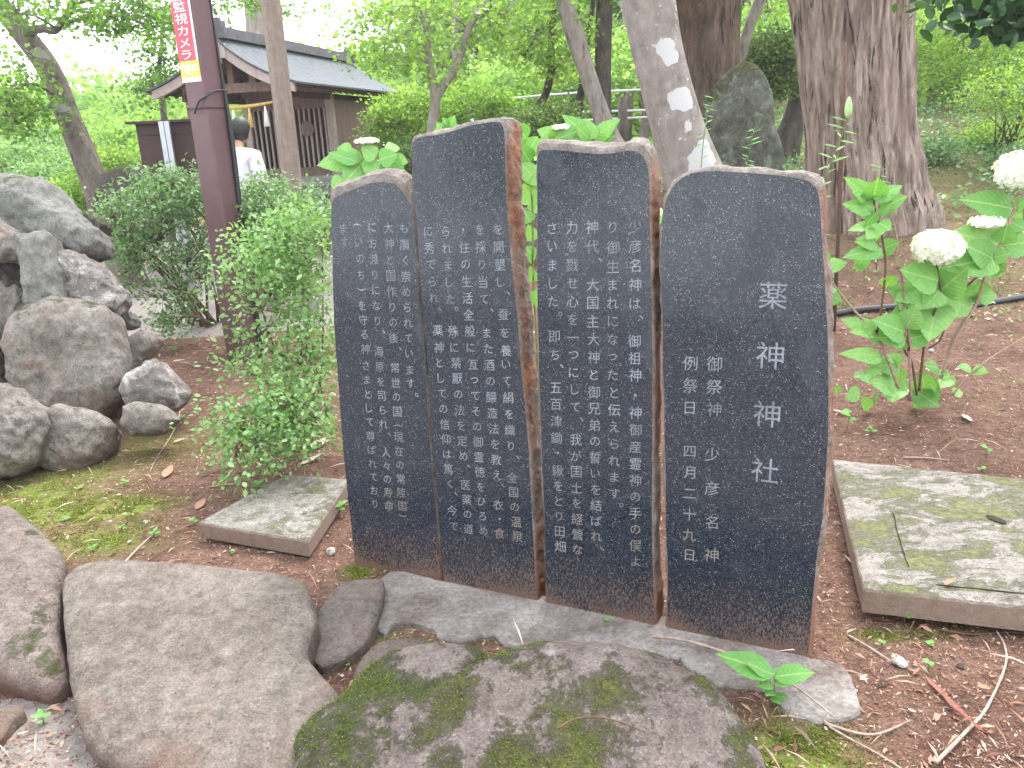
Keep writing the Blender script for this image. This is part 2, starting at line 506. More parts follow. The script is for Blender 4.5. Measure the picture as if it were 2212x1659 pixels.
base = t.mix(t.ramp(t.voro(140, co), [(0.1, 0.7), (0.2, 0)]), base, (0.14, 0.08, 0.055))
base = t.mix(t.ramp(t.noise(3.2, co, 8, 0.75), [(0.60, 0), (0.68, 0.7)]), base, (0.17, 0.085, 0.06))
base = t.mix(t.ramp(t.noise(7, co, 8, 0.75), [(0.66, 0), (0.72, 0.8)]), base, (0.36, 0.40, 0.36))
t.col(base); t.nrm(t.bump(t.noise(90, co, 5, 0.75), 0.7, 0.008, t.bump(t.noise(9, co, 5), 0.6, 0.02)))
M['footing'] = t.m

# rocks
M['rock_big'] = m_rock('grey_brown_boulder', (0.155, 0.129, 0.110), (0.220, 0.190, 0.164), (0.255, 0.222, 0.192), moss=0, lichen=0.12, dirt=0.75)
M['rock_grey'] = m_rock('grey_field_stone', (0.17, 0.15, 0.13), (0.26, 0.235, 0.215), None, moss=0.0, lichen=0.3, dirt=0.5)
M['rock_flank'] = m_rock('brown_grey_boulder', (0.15, 0.115, 0.10), (0.225, 0.185, 0.165), None, moss=0.04, lichen=0.15, dirt=0.8)
M['rock_moss'] = m_rock('moss_boulder', (0.13, 0.105, 0.095), (0.21, 0.17, 0.15), (0.25, 0.21, 0.20), moss=-1, mossc=((0.075, 0.080, 0.028), (0.20, 0.22, 0.055)), lichen=0.55, dirt=0.0, mscale=5.5)
M['rock_mossier'] = m_rock('thick_moss_boulder', (0.13, 0.105, 0.095), (0.20, 0.165, 0.15), None, moss=-1, mossc=((0.03, 0.045, 0.008), (0.11, 0.16, 0.015)), lichen=0.2, dirt=0.0, mscale=5.0)
M['rock_pile'] = m_rock('pile_stone', (0.17, 0.15, 0.13), (0.31, 0.28, 0.255), (0.21, 0.15, 0.115), moss=0.12, lichen=0.4, dirt=0.4)
M['rock_pile2'] = m_rock('pile_stone_green', (0.16, 0.16, 0.145), (0.27, 0.265, 0.245), None, moss=0.12, lichen=0.35, dirt=0.2)
M['rock_white'] = m_rock('pile_stone_white', (0.17, 0.15, 0.135), (0.30, 0.27, 0.26), (0.75, 0.70, 0.68), moss=0.08, lichen=0.7, dirt=0.1)
M['rock_dark'] = m_rock('dark_stone', (0.055, 0.048, 0.042), (0.12, 0.10, 0.085), None, moss=0.3, lichen=0.1, dirt=0.0)
M['rock_stand'] = m_rock('standing_stone', (0.075, 0.075, 0.06), (0.15, 0.15, 0.12), (0.26, 0.31, 0.25), moss=0.48, mossc=((0.035, 0.038, 0.012), (0.09, 0.085, 0.022)), lichen=0.3, dirt=0.2, mscale=1.6, fine=0.5)

# bark
M['bark_big'] = m_bark('old_cedar_bark', (0.20, 0.135, 0.10), (0.50, 0.405, 0.35), None, (5.0, 5.0, 0.42), 0.10, 1.0, streak=(0.14, 0.10, 0.085))
M['bark_lichen'] = m_bark('smooth_grey_bark', (0.27, 0.225, 0.20), (0.37, 0.325, 0.295), (0.60, 0.60, 0.60), (2, 2, 2.4), 0.0, 0.25, 0.72, 3.4, dark=(0.14, 0.115, 0.10), patches=[(AT(px, py, 6.6 - 0.17), r * PXM(6.5)) for px, py, r in ((1512, 350, 34), (1520, 315, 18), (1478, 212, 22), (1456, 222, 16), (1498, 200, 14), (1436, 102, 18), (1452, 122, 16), (1420, 100, 9), (1482, 275, 11), (1466, 300, 7))])
M['bark_brown'] = m_bark('brown_mossy_bark', (0.09, 0.055, 0.04), (0.21, 0.15, 0.125), None, (6, 6, 0.6), 0.45, 0.9, streak=(0.13, 0.055, 0.04))
M['bark_pale'] = m_bark('pale_bark', (0.26, 0.22, 0.19), (0.42, 0.37, 0.33), None, (8, 8, 0.8), 0.0, 0.7)
M['bark_grey'] = m_bark('grey_bark', (0.13, 0.105, 0.09), (0.26, 0.22, 0.19), (0.36, 0.35, 0.33), (4, 4, 2), 0.15, 0.5, 0.66)
M['bark_dark'] = m_bark('dark_bark', (0.05, 0.042, 0.035), (0.15, 0.125, 0.105), None, (5, 5, 1.6), 0.25, 0.6)
M['twig'] = m_plain('twig_bark', (0.13, 0.085, 0.06), 0.9, 0.2, 0.35, 60)
M['stem_tan'] = m_plain('tan_stem', (0.30, 0.21, 0.15), 0.8, 0.25, 0.3, 60)
M['stem_green'] = m_plain('green_stem', (0.14, 0.17, 0.05), 0.6, 0.3, 0.3, 60)
M['stem_brown'] = m_plain('brown_stem', (0.11, 0.065, 0.045), 0.8, 0.25, 0.3, 60)

# leaves
M['leaf_maple'] = m_leaf('maple_leaf', [(0.06, 0.135, 0.035), (0.13, 0.25, 0.055), (0.25, 0.38, 0.09)], 0.55)
M['leaf_lime'] = m_leaf('lime_leaf', [(0.10, 0.20, 0.05), (0.20, 0.34, 0.075), (0.38, 0.51, 0.14)], 0.55)
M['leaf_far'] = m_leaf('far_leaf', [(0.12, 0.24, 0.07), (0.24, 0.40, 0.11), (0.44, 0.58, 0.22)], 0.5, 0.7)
M['leaf_bush'] = m_leaf('bush_leaf', [(0.09, 0.18, 0.08), (0.17, 0.29, 0.13), (0.28, 0.41, 0.21)], 0.3, 0.38)
M['leaf_bush2'] = m_leaf('fresh_bush_leaf', [(0.11, 0.21, 0.075), (0.21, 0.36, 0.14), (0.36, 0.53, 0.25)], 0.35, 0.38)
M['leaf_dark'] = m_leaf('dark_leaf', [(0.015, 0.05, 0.02), (0.03, 0.085, 0.03), (0.07, 0.15, 0.05)], 0.25, 0.3)
M['leaf_hedge'] = m_leaf('hedge_leaf', [(0.04, 0.085, 0.022), (0.10, 0.17, 0.04), (0.22, 0.30, 0.08)], 0.35, 0.5)
M['leaf_hyd'] = m_leaf('hydrangea_leaf', [(0.14, 0.34, 0.085), (0.20, 0.42, 0.115), (0.26, 0.49, 0.15)], 0.3, 0.42, vein=True)
M['leaf_weed'] = m_leaf('weed_leaf', [(0.12, 0.32, 0.075), (0.19, 0.42, 0.10)], 0.35, 0.45, vein=True)
M['grass'] = m_leaf('grass_blade', [(0.09, 0.13, 0.04), (0.17, 0.22, 0.07), (0.32, 0.34, 0.15)], 0.4, 0.5)
M['moss_tuft'] = m_leaf('moss_tuft', [(0.06, 0.08, 0.015), (0.15, 0.19, 0.03), (0.30, 0.34, 0.06)], 0.3, 0.8)
M['petal'] = m_leaf('white_petal', [(0.80, 0.82, 0.80), (0.86, 0.87, 0.87)], 0.25, 0.6, vein=False)
M['litter'] = m_leaf('forest_litter', [(0.08, 0.038, 0.028), (0.19, 0.085, 0.06), (0.28, 0.15, 0.10), (0.44, 0.32, 0.24), (0.60, 0.52, 0.44)], 0.0, 0.85)

# made things
def m_wood(name, c1, c2, ax=(12, 12, 1.0), rough=0.8):
    t = MT(name, rough, 0.2)
    a = t.noise(3, t.co('Object', ax), 6, 0.65, 0.3)
    t.col(t.mix(0.6, t.mix(t.ramp(a, [(0.3, 0), (0.7, 1)]), c1, c2), t.ramp(t.noise(20, t.co(), 4), [(0.3, 0.75), (0.7, 1.2)]), 'MULTIPLY'))
    t.nrm(t.bump(a, 0.35, 0.01))
    return t.m
M['wood'] = m_wood('weathered_wood', (0.17, 0.115, 0.095), (0.27, 0.19, 0.16))
M['wood_dark'] = m_wood('shaded_wood', (0.085, 0.045, 0.032), (0.14, 0.08, 0.06))  # darker copy of the wood, shade under the roof put into its colour
M['wood_pale'] = m_wood('pale_wood', (0.33, 0.26, 0.24), (0.44, 0.36, 0.34))
M['roof'] = m_plain('copper_roof', (0.095, 0.105, 0.115), 0.9, 0.4, 0.25, 12)
M['ridge'] = m_plain('ridge_tiles', (0.10, 0.09, 0.10), 0.6, 0.4, 0.3, 14)
M['stone_pale'] = m_plain('pale_cut_stone', (0.26, 0.25, 0.25), 0.85, 0.2, 0.25, 25, 0.4)
M['paint'] = m_plain('maroon_brown_paint', (0.115, 0.062, 0.070), 0.42, 0.45, 0.10, 9, 0.05)
M['box_brown'] = m_plain('dark_brown_sheet', (0.050, 0.026, 0.024), 0.55, 0.35, 0.12, 9, 0.05)
M['steel'] = m_plain('bright_steel', (0.42, 0.44, 0.48), 0.32, 0.5, 0.1, 9, 0.02, metal=0.8)
M['rubber'] = m_plain('black_rubber', (0.016, 0.017, 0.022), 0.4, 0.5, 0.2, 30)
M['post_wood'] = m_wood('post_wood', (0.18, 0.14, 0.115), (0.28, 0.225, 0.19))
M['red'] = m_plain('sign_red', (0.78, 0.07, 0.10), 0.4, 0.4, 0.04)
M['yellow'] = m_plain('sign_yellow', (0.85, 0.55, 0.03), 0.4, 0.4, 0.04)
M['white'] = m_plain('sign_white', (0.82, 0.82, 0.82), 0.4, 0.4, 0.03)
M['rope'] = m_plain('straw_rope', (0.62, 0.45, 0.16), 0.9, 0.1, 0.3, 50)
M['skin'] = m_plain('skin', (0.45, 0.24, 0.17), 0.55, 0.4, 0.05)
M['hair'] = m_plain('black_hair', (0.012, 0.010, 0.010), 0.5, 0.4, 0.3, 90)
M['shirt'] = m_plain('white_shirt', (0.74, 0.76, 0.82), 0.85, 0.1, 0.05, 8, 0.4)
M['trousers'] = m_plain('dark_trousers', (0.04, 0.045, 0.06), 0.9, 0.1, 0.1)
M['far_wall'] = m_plain('far_plaster', (0.62, 0.60, 0.56), 0.9, 0.1, 0.05)
M['far_roof'] = m_plain('far_roof', (0.45, 0.47, 0.50), 0.7, 0.2, 0.1)
M['rail'] = m_plain('grey_rail', (0.42, 0.43, 0.45), 0.6, 0.4, 0.1)
M['quartz'] = m_rock('pale_pebble', (0.40, 0.37, 0.34), (0.55, 0.52, 0.48), None, 0, lichen=0, dirt=0)
M['deadleaf'] = m_plain('dead_leaf', (0.32, 0.17, 0.11), 0.7, 0.25, 0.4, 40)
M['deadleaf_red'] = m_plain('dead_leaf_red', (0.20, 0.055, 0.035), 0.5, 0.4, 0.5, 30)
M['deadleaf_pale'] = m_plain('dead_leaf_pale', (0.45, 0.36, 0.29), 0.7, 0.25, 0.3, 40)
M['twig_pale'] = m_plain('pale_twig', (0.36, 0.28, 0.23), 0.85, 0.2, 0.35, 60)

# ------------------------------------------------------------------ leaf clouds
RH = np.array([[0, 0, 0], [0.45, 0.36, 0.05], [1, 0, -0.08], [0.45, -0.36, 0.05]])
RHF = np.array([[0, 1, 2, 3]])
EL = np.array([[0, 0, 0], [0.28, 0.24, .06], [0.66, 0.26, .05], [1, 0, -.06], [0.66, -0.26, .05], [0.28, -0.24, .06]])
ELF = np.array([[0, 1, 2, 3], [0, 3, 4, 5]])
BL = np.array([[0, 0.03, 0], [0.55, 0.022, 0.0], [1, 0, -0.12], [0.55, -0.022, 0.0], [0, -0.03, 0]])
def leaf_cloud(C, size, up=0.8, shape='RH', tone=None, out_dir=None, droop=0.0, seed=0):
    g = np.random.default_rng(seed)
    C = np.asarray(C); N = len(C)
    n = g.normal(size=(N, 3)); n /= np.linalg.norm(n, axis=1)[:, None]
    n = n + np.array([0, 0, up]); n /= np.linalg.norm(n, axis=1)[:, None]
    a = g.normal(size=(N, 3)) if out_dir is None else out_dir + g.normal(size=(N, 3)) * 0.35
    a[:, 2] -= droop
    a = a - n * np.sum(a * n, 1)[:, None]; a /= (np.linalg.norm(a, axis=1)[:, None] + 1e-9)
    b = np.cross(n, a)
    S, Fc = (RH, RHF) if shape == 'RH' else (EL, ELF)
    sz = size * g.uniform(0.65, 1.3, N) if not hasattr(size, '__len__') else size
    V = C[:, None, :] + sz[:, None, None] * (a[:, None, :] * S[None, :, 0, None] + b[:, None, :] * S[None, :, 1, None] + n[:, None, :] * S[None, :, 2, None])
    k = len(S)
    F = (Fc[None, :, :] + (np.arange(N) * k)[:, None, None]).reshape(-1, Fc.shape[1])
    if tone is None: tone = g.uniform(0, 1, N)
    return V.reshape(-1, 3), F, np.repeat(tone, k)

def cluster_points(blobs, sub, spread, per, flat=0.35, seed=0, shell=0.0):
    """blobs: (centre, radii, weight). returns leaf centres, tones, cluster centres"""
    g = np.random.default_rng(seed)
    P, T, K = [], [], []
    for c, r, w in blobs:
        c = np.array(c); r = np.array(r)
        m = max(1, int(sub * w))
        d = g.normal(size=(m, 3)); d /= np.linalg.norm(d, axis=1)[:, None]
        rad = g.uniform(shell, 1, m) ** (1 / 3.0) if shell == 0 else g.uniform(shell, 1, m)
        cc = c + d * rad[:, None] * r
        K.append(cc)
        tb = g.uniform(0, 1, m)
        q = g.normal(size=(m, per, 3)) * np.array([spread, spread, spread * flat])
        P.append((cc[:, None, :] + q).reshape(-1, 3))
        T.append(np.clip(np.repeat(tb, per) * 0.6 + g.uniform(-0.1, 0.5, m * per), 0, 1))
    return np.vstack(P), np.concatenate(T), np.vstack(K)

def blob(px, py, Y, rx, ry, rd, w=1.0):
    s = PXM(Y)
    return (tuple(AT(px, py, Y)), (rx * s, rd, ry * s), w)

def trunk_pts(pts):              # (px,py,width_px,Y)
    P = [AT(p[0], p[1], p[3]) for p in pts]
    Rd = [p[2] * 0.5 * PXM(p[3]) for p in pts]
    q = catmull([(*P[i], Rd[i]) for i in range(len(P))], 5)
    return [Vector(a[:3]) for a in q], [a[3] for a in q]

def bark_tube(pts, rads, n=20, amp=0.06, freq=3.0, flute=0.0, fl_n=9, seed=0.0):
    V, F = tube(pts, rads, n, True)
    V = [Vector(v) for v in V]
    out = []
    for i in range(len(pts)):
        c = Vector(pts[i])
        for k in range(n):
            v = V[i * n + k]; d = v - c
            an = 2 * math.pi * k / n
            q = noise.noise(Vector((math.cos(an) * freq * 0.6, math.sin(an) * freq * 0.6, c.z * 0.5 * freq * 0.5 + seed)))
            s = 1 + amp * q * 2
            if flute:
                w = noise.noise(Vector((math.cos(an) * fl_n * 0.5, math.sin(an) * fl_n * 0.5, c.z * 0.45 + seed)))
                w2 = noise.noise(Vector((math.cos(an) * fl_n * 1.6, math.sin(an) * fl_n * 1.6, c.z * 0.9 + seed + 9)))
                s += flute * (-abs(w) * 1.8 + 0.35) + flute * 0.5 * (-abs(w2) * 1.6 + 0.3)
            out.append(c + d * s)
    return out, F

def tree(label, trunks, bark, blobs=None, leafm=None, leaf=0.07, sub=60, spread=0.22, per=22, group=None, seed=1, up=0.9, flat=0.3,
         n=14, amp=0.05, name='tree', cat='tree', shape='RH', limbs=True, extra=None, flute=0.0, fl_n=9, sub_div=1):
    base = trunk_pts(trunks[0])[0]
    b0 = min(base, key=lambda v: v.z)
    origin = Vector((b0.x, b0.y, gh(b0.x, b0.y)))
    t = empty(name, origin)
    tag(t, label, cat, group)
    allp = []
    for i, tr in enumerate(trunks):
        P, Rd = trunk_pts(tr)
        if i == 0:
            gz_ = gh(P[0].x, P[0].y)
            if P[0].z > gz_ - .1:                      # carry the foot down into the soil
                dr_ = (P[0] - P[3]).normalized(); dr_.z = min(dr_.z, -.5)
                L_ = (P[0].z - gz_ + .15) / -dr_.z
                P = [P[0] + dr_ * L_, P[0] + dr_ * L_ * .5] + P; Rd = [Rd[0] * 1.35, Rd[0] * 1.12] + Rd
        V, F = bark_tube(P, Rd, n if i == 0 else max(7, n // 2), amp, 3.0, flute if i == 0 else 0, fl_n, seed)
        obj('trunk' if i == 0 else 'limb', V, F, bark, t)
        allp += list(zip(P, Rd))
    if blobs:
        Pc, T, K = cluster_points(blobs, sub, spread, per, flat, seed)
        V, F, tn = leaf_cloud(Pc, leaf, up, shape, T, seed=seed)
        obj('crown', V, F, leafm, t, smooth=False, attrs={'tone': tn})
        if limbs:
            g = Geo()
            nodes = [p for p, r in allp[len(allp) // 4:]]
            # inner branch points of every blob
            for c, r, w in blobs:
                c = Vector(c)
                s = min(nodes, key=lambda p: (p - c).length + max(0, p.z - c.z) * 1.5)
                mid = (s + c) / 2 + Vector((0, 0, 0.12 * (c - s).length))
                rr = min(0.05, 0.012 + 0.012 * (c - s).length)
                g.tube(catmull([s, mid, c], 4), [rr * (1 - 0.7 * k / 8) for k in range(9)], 5)
                g2 = random.Random(seed)
                ks = [Vector(k) for k in K if (Vector(k) - c).length < max(r) * 1.05]
                g2.shuffle(ks)
                for k in ks[:int(26 * w) + 4]:
                    m2 = (c + k) / 2 + Vector((g2.uniform(-.1, .1), g2.uniform(-.1, .1), 0.05)) * max(r)
                    g.tube([c, m2, k], [rr * 0.35, rr * 0.22, rr * 0.1], 3, False)
            g.make('branches', bark, t, smooth=True)
    return t

def shrub(label, base, blobs, leafm, leaf, sub, spread, per, twig, nst=8, group=None, seed=1, shape='RH', name='shrub', cat='shrub', up=0.7, flat=0.6, rad=0.012, part_leaves=0, tw_per=0.8):
    base = Vector(base)
    t = empty(name, base); tag(t, label, cat, group)
    Pc, T, K = cluster_points(blobs, sub, spread, per, flat, seed)
    out = None
    ctr = np.repeat(K, per, axis=0)
    out = Pc - ctr
    out /= (np.linalg.norm(out, axis=1)[:, None] + 1e-9)
    V, F, tn = leaf_cloud(Pc, leaf, up, shape, T, out_dir=out, seed=seed)
    fo = obj('foliage', V, F, leafm, t, smooth=False, attrs={'tone': tn})
    if len(F) > 300: fo['kind'] = 'stuff'
    rr = random.Random(seed)
    g = Geo()
    Kv = [Vector(k) for k in K]
    hubs = []
    for i in range(nst):
        c = Kv[rr.randrange(len(Kv))]
        s = base + Vector((rr.uniform(-.06, .06), rr.uniform(-.06, .06), 0)) * (1 + nst * 0.08)
        mid = s.lerp(c, 0.45) + Vector((rr.uniform(-.06, .06), rr.uniform(-.06, .06), 0.05))
        q = catmull([s - Vector((0, 0, .03)), mid, c], 4)
        V2, F2 = tube(q, [rad * (1 - 0.75 * k / (len(q) - 1)) for k in range(len(q))], 6)
        obj('stem', V2, F2, twig, t)
        hubs += q[2:]
    for k in Kv:
        if rr.random() > tw_per: continue
        s = min(hubs, key=lambda h: (Vector(h) - k).length)
        s = Vector(s)
        m2 = (s + k) / 2 + Vector((rr.uniform(-.02, .02), rr.uniform(-.02, .02), -.01))
        g.tube([s, m2, k], [rad * 0.28, rad * 0.2, rad * 0.1], 3, False)
    if g.n: g.make('twigs', twig, t, smooth=True)['kind'] = 'stuff'
    return t

# ------------------------------------------------------------------ GROUND
def axis(lo, hi, c, n, k):
    t = np.linspace(-1, 1, n)
    s = np.sinh(k * t) / np.sinh(k)
    return np.where(s < 0, c + s * (c - lo), c + s * (hi - c))
NX, NY = 430, 430
gx = axis(-70, 80, 0.1, NX, 5.6); gy = axis(-12, 95, 2.6, NY, 5.2)
X, Y_ = np.meshgrid(gx, gy)
Z_ = GH(X, Y_)
nzv = np.array([noise.noise(Vector((x * 1.3, y * 1.3, 0))) * 0.016 + (noise.noise(Vector((x * 11, y * 11, 3))) * 0.007 + noise.noise(Vector((x * 31, y * 31, 7))) * 0.0035 if (abs(x) < 6 and y < 9) else 0)
                for x, y in zip(X.ravel(), Y_.ravel())]).reshape(X.shape)
MND = 0.42 * np.exp(-(((X + 3.3) / .75) ** 2 + ((Y_ - 5.25) / .42) ** 2)) + 0.12 * np.exp(-(((X + 2.8) / .5) ** 2 + ((Y_ - 4.6) / .5) ** 2))
Z_ = Z_ + nzv + MND
def gauss(px, py, sx, sy, w=1.0):
    p = GP(px, py)
    return w * np.exp(-(((X - p.x) / sx) ** 2 + ((Y_ - p.y) / sy) ** 2))
def msk(a): return np.clip(a, 0, 1).ravel()
moss = (gauss(140, 1105, .20, .13, 1.5) + gauss(270, 1100, .14, .09, 1.4) + gauss(210, 1170, .2, .12, 1.1) + gauss(60, 1070, .25, .2, 1.2) + gauss(190, 1020, .25, .15, .5)
        + gauss(1700, 1640, .14, .10, 1.6) + gauss(780, 1235, .05, .04, 1.2) + gauss(1960, 1370, .12, .03, 1.0)
        + gauss(1000, 1375, .12, .04, 1.0) + gauss(330, 960, .3, .25, .5) + gauss(820, 1370, .06, .05, 1.0))
turf = sstep((Y_ - 6.2) / 4) * sstep((X - 1.8) / 2) * 0.72 + sstep((Y_ - 15) / 4) * 0.9 + gauss(2100, 600, .7, .6, .5)
path = np.where((X < -0.9 - 0.15 * (Y_ - 5.2)) & (Y_ > 6.7 + 0.10 * (X + 2.2)) & (Y_ < 16), 1.0, 0.0)
path = np.where((Y_ < 2.05) & (X < -1.05), 0.8, path)
path = np.where((Y_ < 1.0), 1.0, path)
for _ in range(3):
    path[1:-1, 1:-1] = (path[1:-1, 1:-1] * 2 + path[2:, 1:-1] + path[:-2, 1:-1] + path[1:-1, 2:] + path[1:-1, :-2]) / 6
idx = np.arange(NX * NY).reshape(NY, NX)
Fg = np.stack([idx[:-1, :-1], idx[:-1, 1:], idx[1:, 1:], idx[1:, :-1]], -1).reshape(-1, 4)
gobj = obj('ground', np.stack([X.ravel(), Y_.ravel(), Z_.ravel()], 1), Fg, M['soil'],
           attrs={'moss': msk(moss), 'turf': msk(turf), 'path': msk(path)})
tag(gobj, 'red brown forest floor with litter, patches of moss and a grey path', kind='structure')
from bisect import bisect_right
def surf(x, y):
    i = min(max(bisect_right(gy_l, y) - 1, 0), NY - 2); j = min(max(bisect_right(gx_l, x) - 1, 0), NX - 2)
    fx = (x - gx_l[j]) / (gx_l[j + 1] - gx_l[j]); fy = (y - gy_l[i]) / (gy_l[i + 1] - gy_l[i])
    return (Z_[i, j] * (1 - fx) * (1 - fy) + Z_[i, j + 1] * fx * (1 - fy) + Z_[i + 1, j] * (1 - fx) * fy + Z_[i + 1, j + 1] * fx * fy)
gx_l = gx.tolist(); gy_l = gy.tolist()

# ------------------------------------------------------------------ ROCKS
def rock(label, outline, mat, P0, n, front, back, name='boulder', cat='rock', group=None, res=140, rings=32, amp=0.012, freq=6.0, pw=3.0, seed=0, sm=True, bend=0.0, mossf=None, tuft=0):
    """outline in picture units, laid on the plane (P0, n) and swelled to both sides"""
    n = Vector(n).normalized()
    pts = []
    for px, py in outline:
        d = ray(px, py); pts.append(C0 + d * ((P0 - C0).dot(n) / d.dot(n)))
    P = resample(catmull([tuple(p) for p in pts], 6, True) if sm else [tuple(p) for p in pts], res)
    c = P.mean(0); nn = np.array(n)
    V = []
    q = 2.2
    rr = [math.sin(0.5 * math.pi * k / rings) for k in range(1, rings + 1)]
    def off(r, h): return h * (1 - r ** pw) ** (1 / q)
    V.append(c + nn * front)
    for r in rr: V.extend(c + (P - c) * r + nn * off(r, front))
    for r in rr[-2::-1]: V.extend(c + (P - c) * r - nn * off(r, back))
    V.append(c - nn * back)
    V = np.array(V)
    F = []
    nr = 2 * rings - 1
    for k in range(res): F.append([0, 1 + k, 1 + (k + 1) % res])
    for i in range(nr - 1):
        a0 = 1 + i * res; b0 = a0 + res
        for k in range(res): F.append([a0 + k, b0 + k, b0 + (k + 1) % res, a0 + (k + 1) % res])
    a0 = 1 + (nr - 1) * res; L = len(V) - 1
    for k in range(res): F.append([a0 + k, L, a0 + (k + 1) % res])
    size = float(np.linalg.norm(P - c, axis=1).mean())
    out = []
    for v in V:
        vv = Vector(v); d = (vv - Vector(c)).normalized()
        s = Vector((seed * 3.1, seed, 0))
        a1 = noise.noise(vv * freq * 0.45 + s) * amp * 2.2
        a2 = (abs(noise.noise(vv * freq + s)) - 0.2) * -amp * 1.6
        a3 = noise.noise(vv * freq * 4 + s) * amp * 0.45 - (abs(noise.noise(vv * freq * 2.2 + s)) - .15) * amp * .9 + noise.noise(vv * freq * 9 + s) * amp * 0.2
        out.append(tuple(vv + d * (a1 + a2 + a3)))
    org = Vector((float(c[0]), float(c[1]), surf(float(c[0]), float(c[1]))))
    at = None
    if mossf:
        mv = []
        for v in out:
            vv = Vector(v)
            q = noise.noise(vv * 4.5) + .6 * noise.noise(vv * 11) + .35 * noise.noise(vv * 27)
            mv.append(max(0.0, min(1.0, .5 + (q + mossf(vv)) * .95)))
        at = {'mossv': np.array(mv)}
    o = obj(name, out, F, mat, origin=org, attrs=at)
    tag(o, label, cat, group)
    if mossf and tuft:
        g_ = np.random.default_rng(seed); VV = np.array(out); mv = at['mossv']
        Q = np.array([f for f in F if len(f) == 4]); fm = mv[Q].mean(1)
        zc = VV[Q].mean(1)[:, 2]
        cr_ = np.cross(VV[Q[:, 1]] - VV[Q[:, 0]], VV[Q[:, 3]] - VV[Q[:, 0]]); ar = np.linalg.norm(cr_, axis=1)
        nrm_ = cr_ / (ar[:, None] + 1e-12)
        if np.mean(nrm_[zc > np.median(zc)][:, 2]) < 0: nrm_ = -nrm_
        pw_ = ar * np.clip(fm - .35, 0, 1) ** 1.3 * (nrm_[:, 2] > .1) * (zc > -.02); pw_ = pw_ / pw_.sum()
        f_ = g_.choice(len(Q), tuft, p=pw_); a_ = g_.uniform(0, 1, tuft); b_ = g_.uniform(0, 1, tuft)
        P_ = (VV[Q[f_, 0]] * ((1 - a_) * (1 - b_))[:, None] + VV[Q[f_, 1]] * (a_ * (1 - b_))[:, None] + VV[Q[f_, 2]] * (a_ * b_)[:, None] + VV[Q[f_, 3]] * ((1 - a_) * b_)[:, None])
        V2, F2, tn = leaf_cloud(P_ + nrm_[f_] * .0015, .0046, 0.2, 'RH', seed=seed, out_dir=nrm_[f_] * 1.2)
        m_o = obj('moss', V2, F2, M['moss_tuft'], o, smooth=False, attrs={'tone': np.clip(tn * .75, 0, 1)}); m_o['kind'] = 'stuff'
    return o

UPT = lambda deg: (0, -math.sin(R(deg)), math.cos(R(deg)))      # plane tilted towards the viewer
# kerb boulders in front
z6 = lambda p: zoom(0, 1100, 2.0235, p)
z7 = lambda p: zoom(850, 1300, 2.602, p)
z8 = lambda p: zoom(1700, 1100, 2.0235, p)
z4 = lambda p: zoom(0, 500, 2.592, p)
z1 = lambda p: zoom(0, 0, 2.592, p)
big = z6([(322, 740), (345, 695), (430, 645), (560, 625), (800, 632), (1000, 642), (1200, 662), (1350, 682), (1470, 705), (1560, 750), (1598, 840), (1603, 930), (1560, 1050), (1570, 1130), (1640, 1220),
          (1720, 1330), (1700, 1500), (1600, 1750), (1300, 1850), (900, 1780), (620, 1680), (470, 1560), (400, 1400), (372, 1250), (340, 1050), (322, 900)])
rock('largest smooth grey boulder in the foreground, left of the mossy rock', big, M['rock_big'], G(420, 1400, 0.11), UPT(9), 0.055, 0.3, res=200, rings=44, amp=0.006, freq=5, seed=1, pw=5)
flank = z6([(-260, 420), (-100, 370), (0, 358), (70, 368), (130, 415), (190, 470), (262, 540), (308, 600), (328, 700), (310, 850), (312, 1000), (348, 1140), (368, 1240), (300, 1320), (230, 1325), (0, 1240), (-200, 1200), (-330, 900)])
rock('brown grey boulder cut by the left edge beside bright green moss', flank, M['rock_flank'], G(60, 1300, 0.12), UPT(14), 0.07, 0.3, res=170, rings=36, amp=0.009, freq=5, seed=2, pw=4)
m1 = [(640, 1740), (632, 1640), (655, 1580), (690, 1538), (740, 1500), (792, 1452), (845, 1415), (905, 1398), (965, 1396), (1030, 1408), (1060, 1440), (1080, 1560), (1060, 1760), (860, 1860)]
rock('thickly moss covered rock wedged between the two largest boulders', m1, M['rock_mossier'], G(860, 1560, 0.11), UPT(16), 0.05, 0.3, res=170, rings=36, amp=0.011, freq=7, seed=3, pw=3.4, mossf=lambda v: .18 + (-.55) * (v.x + .30) - .3 * (v.y - 1.9), tuft=8000)
m2 = [(825, 1760), (826, 1640), (840, 1560), (875, 1520), (930, 1488), (1000, 1450), (1080, 1415), (1160, 1392), (1250, 1388), (1330, 1398), (1420, 1428), (1510, 1470), (1575, 1532), (1620, 1600), (1650, 1670), (1650, 1800), (1400, 1900), (1000, 1900)]
rock('broad grey boulder patched with moss at the bottom centre', m2, M['rock_moss'], G(1240, 1560, 0.13), UPT(20), 0.09, 0.3, res=220, rings=46, amp=0.011, freq=7, seed=4, pw=3.0, mossf=lambda v: -.10 - .25 * (v.y - 1.85), tuft=8000)
s1 = [(668, 1415), (676, 1365), (694, 1318), (722, 1275), (765, 1254), (812, 1250), (832, 1258), (830, 1300), (812, 1350), (786, 1396), (740, 1430), (695, 1442)]
rock('small grey wedge stone right of the largest boulder', s1, M['rock_grey'], G(750, 1345, 0.035), UPT(4), 0.02, 0.15, name='stone', cat='stone', res=80, rings=18, amp=0.006, freq=9, seed=5, pw=8)
s2 = [p for p in z7([(95, 1120), (108, 1010), (140, 930), (230, 830), (330, 792), (460, 782), (570, 788), (600, 830), (560, 890), (420, 960), (280, 1040)])]
rock('smooth dark grey stone tucked behind the thick moss rock', s2, M['rock_big'], G(830, 1440, 0.04), UPT(14), 0.02, 0.15, name='stone', cat='stone', res=80, rings=18, amp=0.005, freq=9, seed=6, pw=3.5)
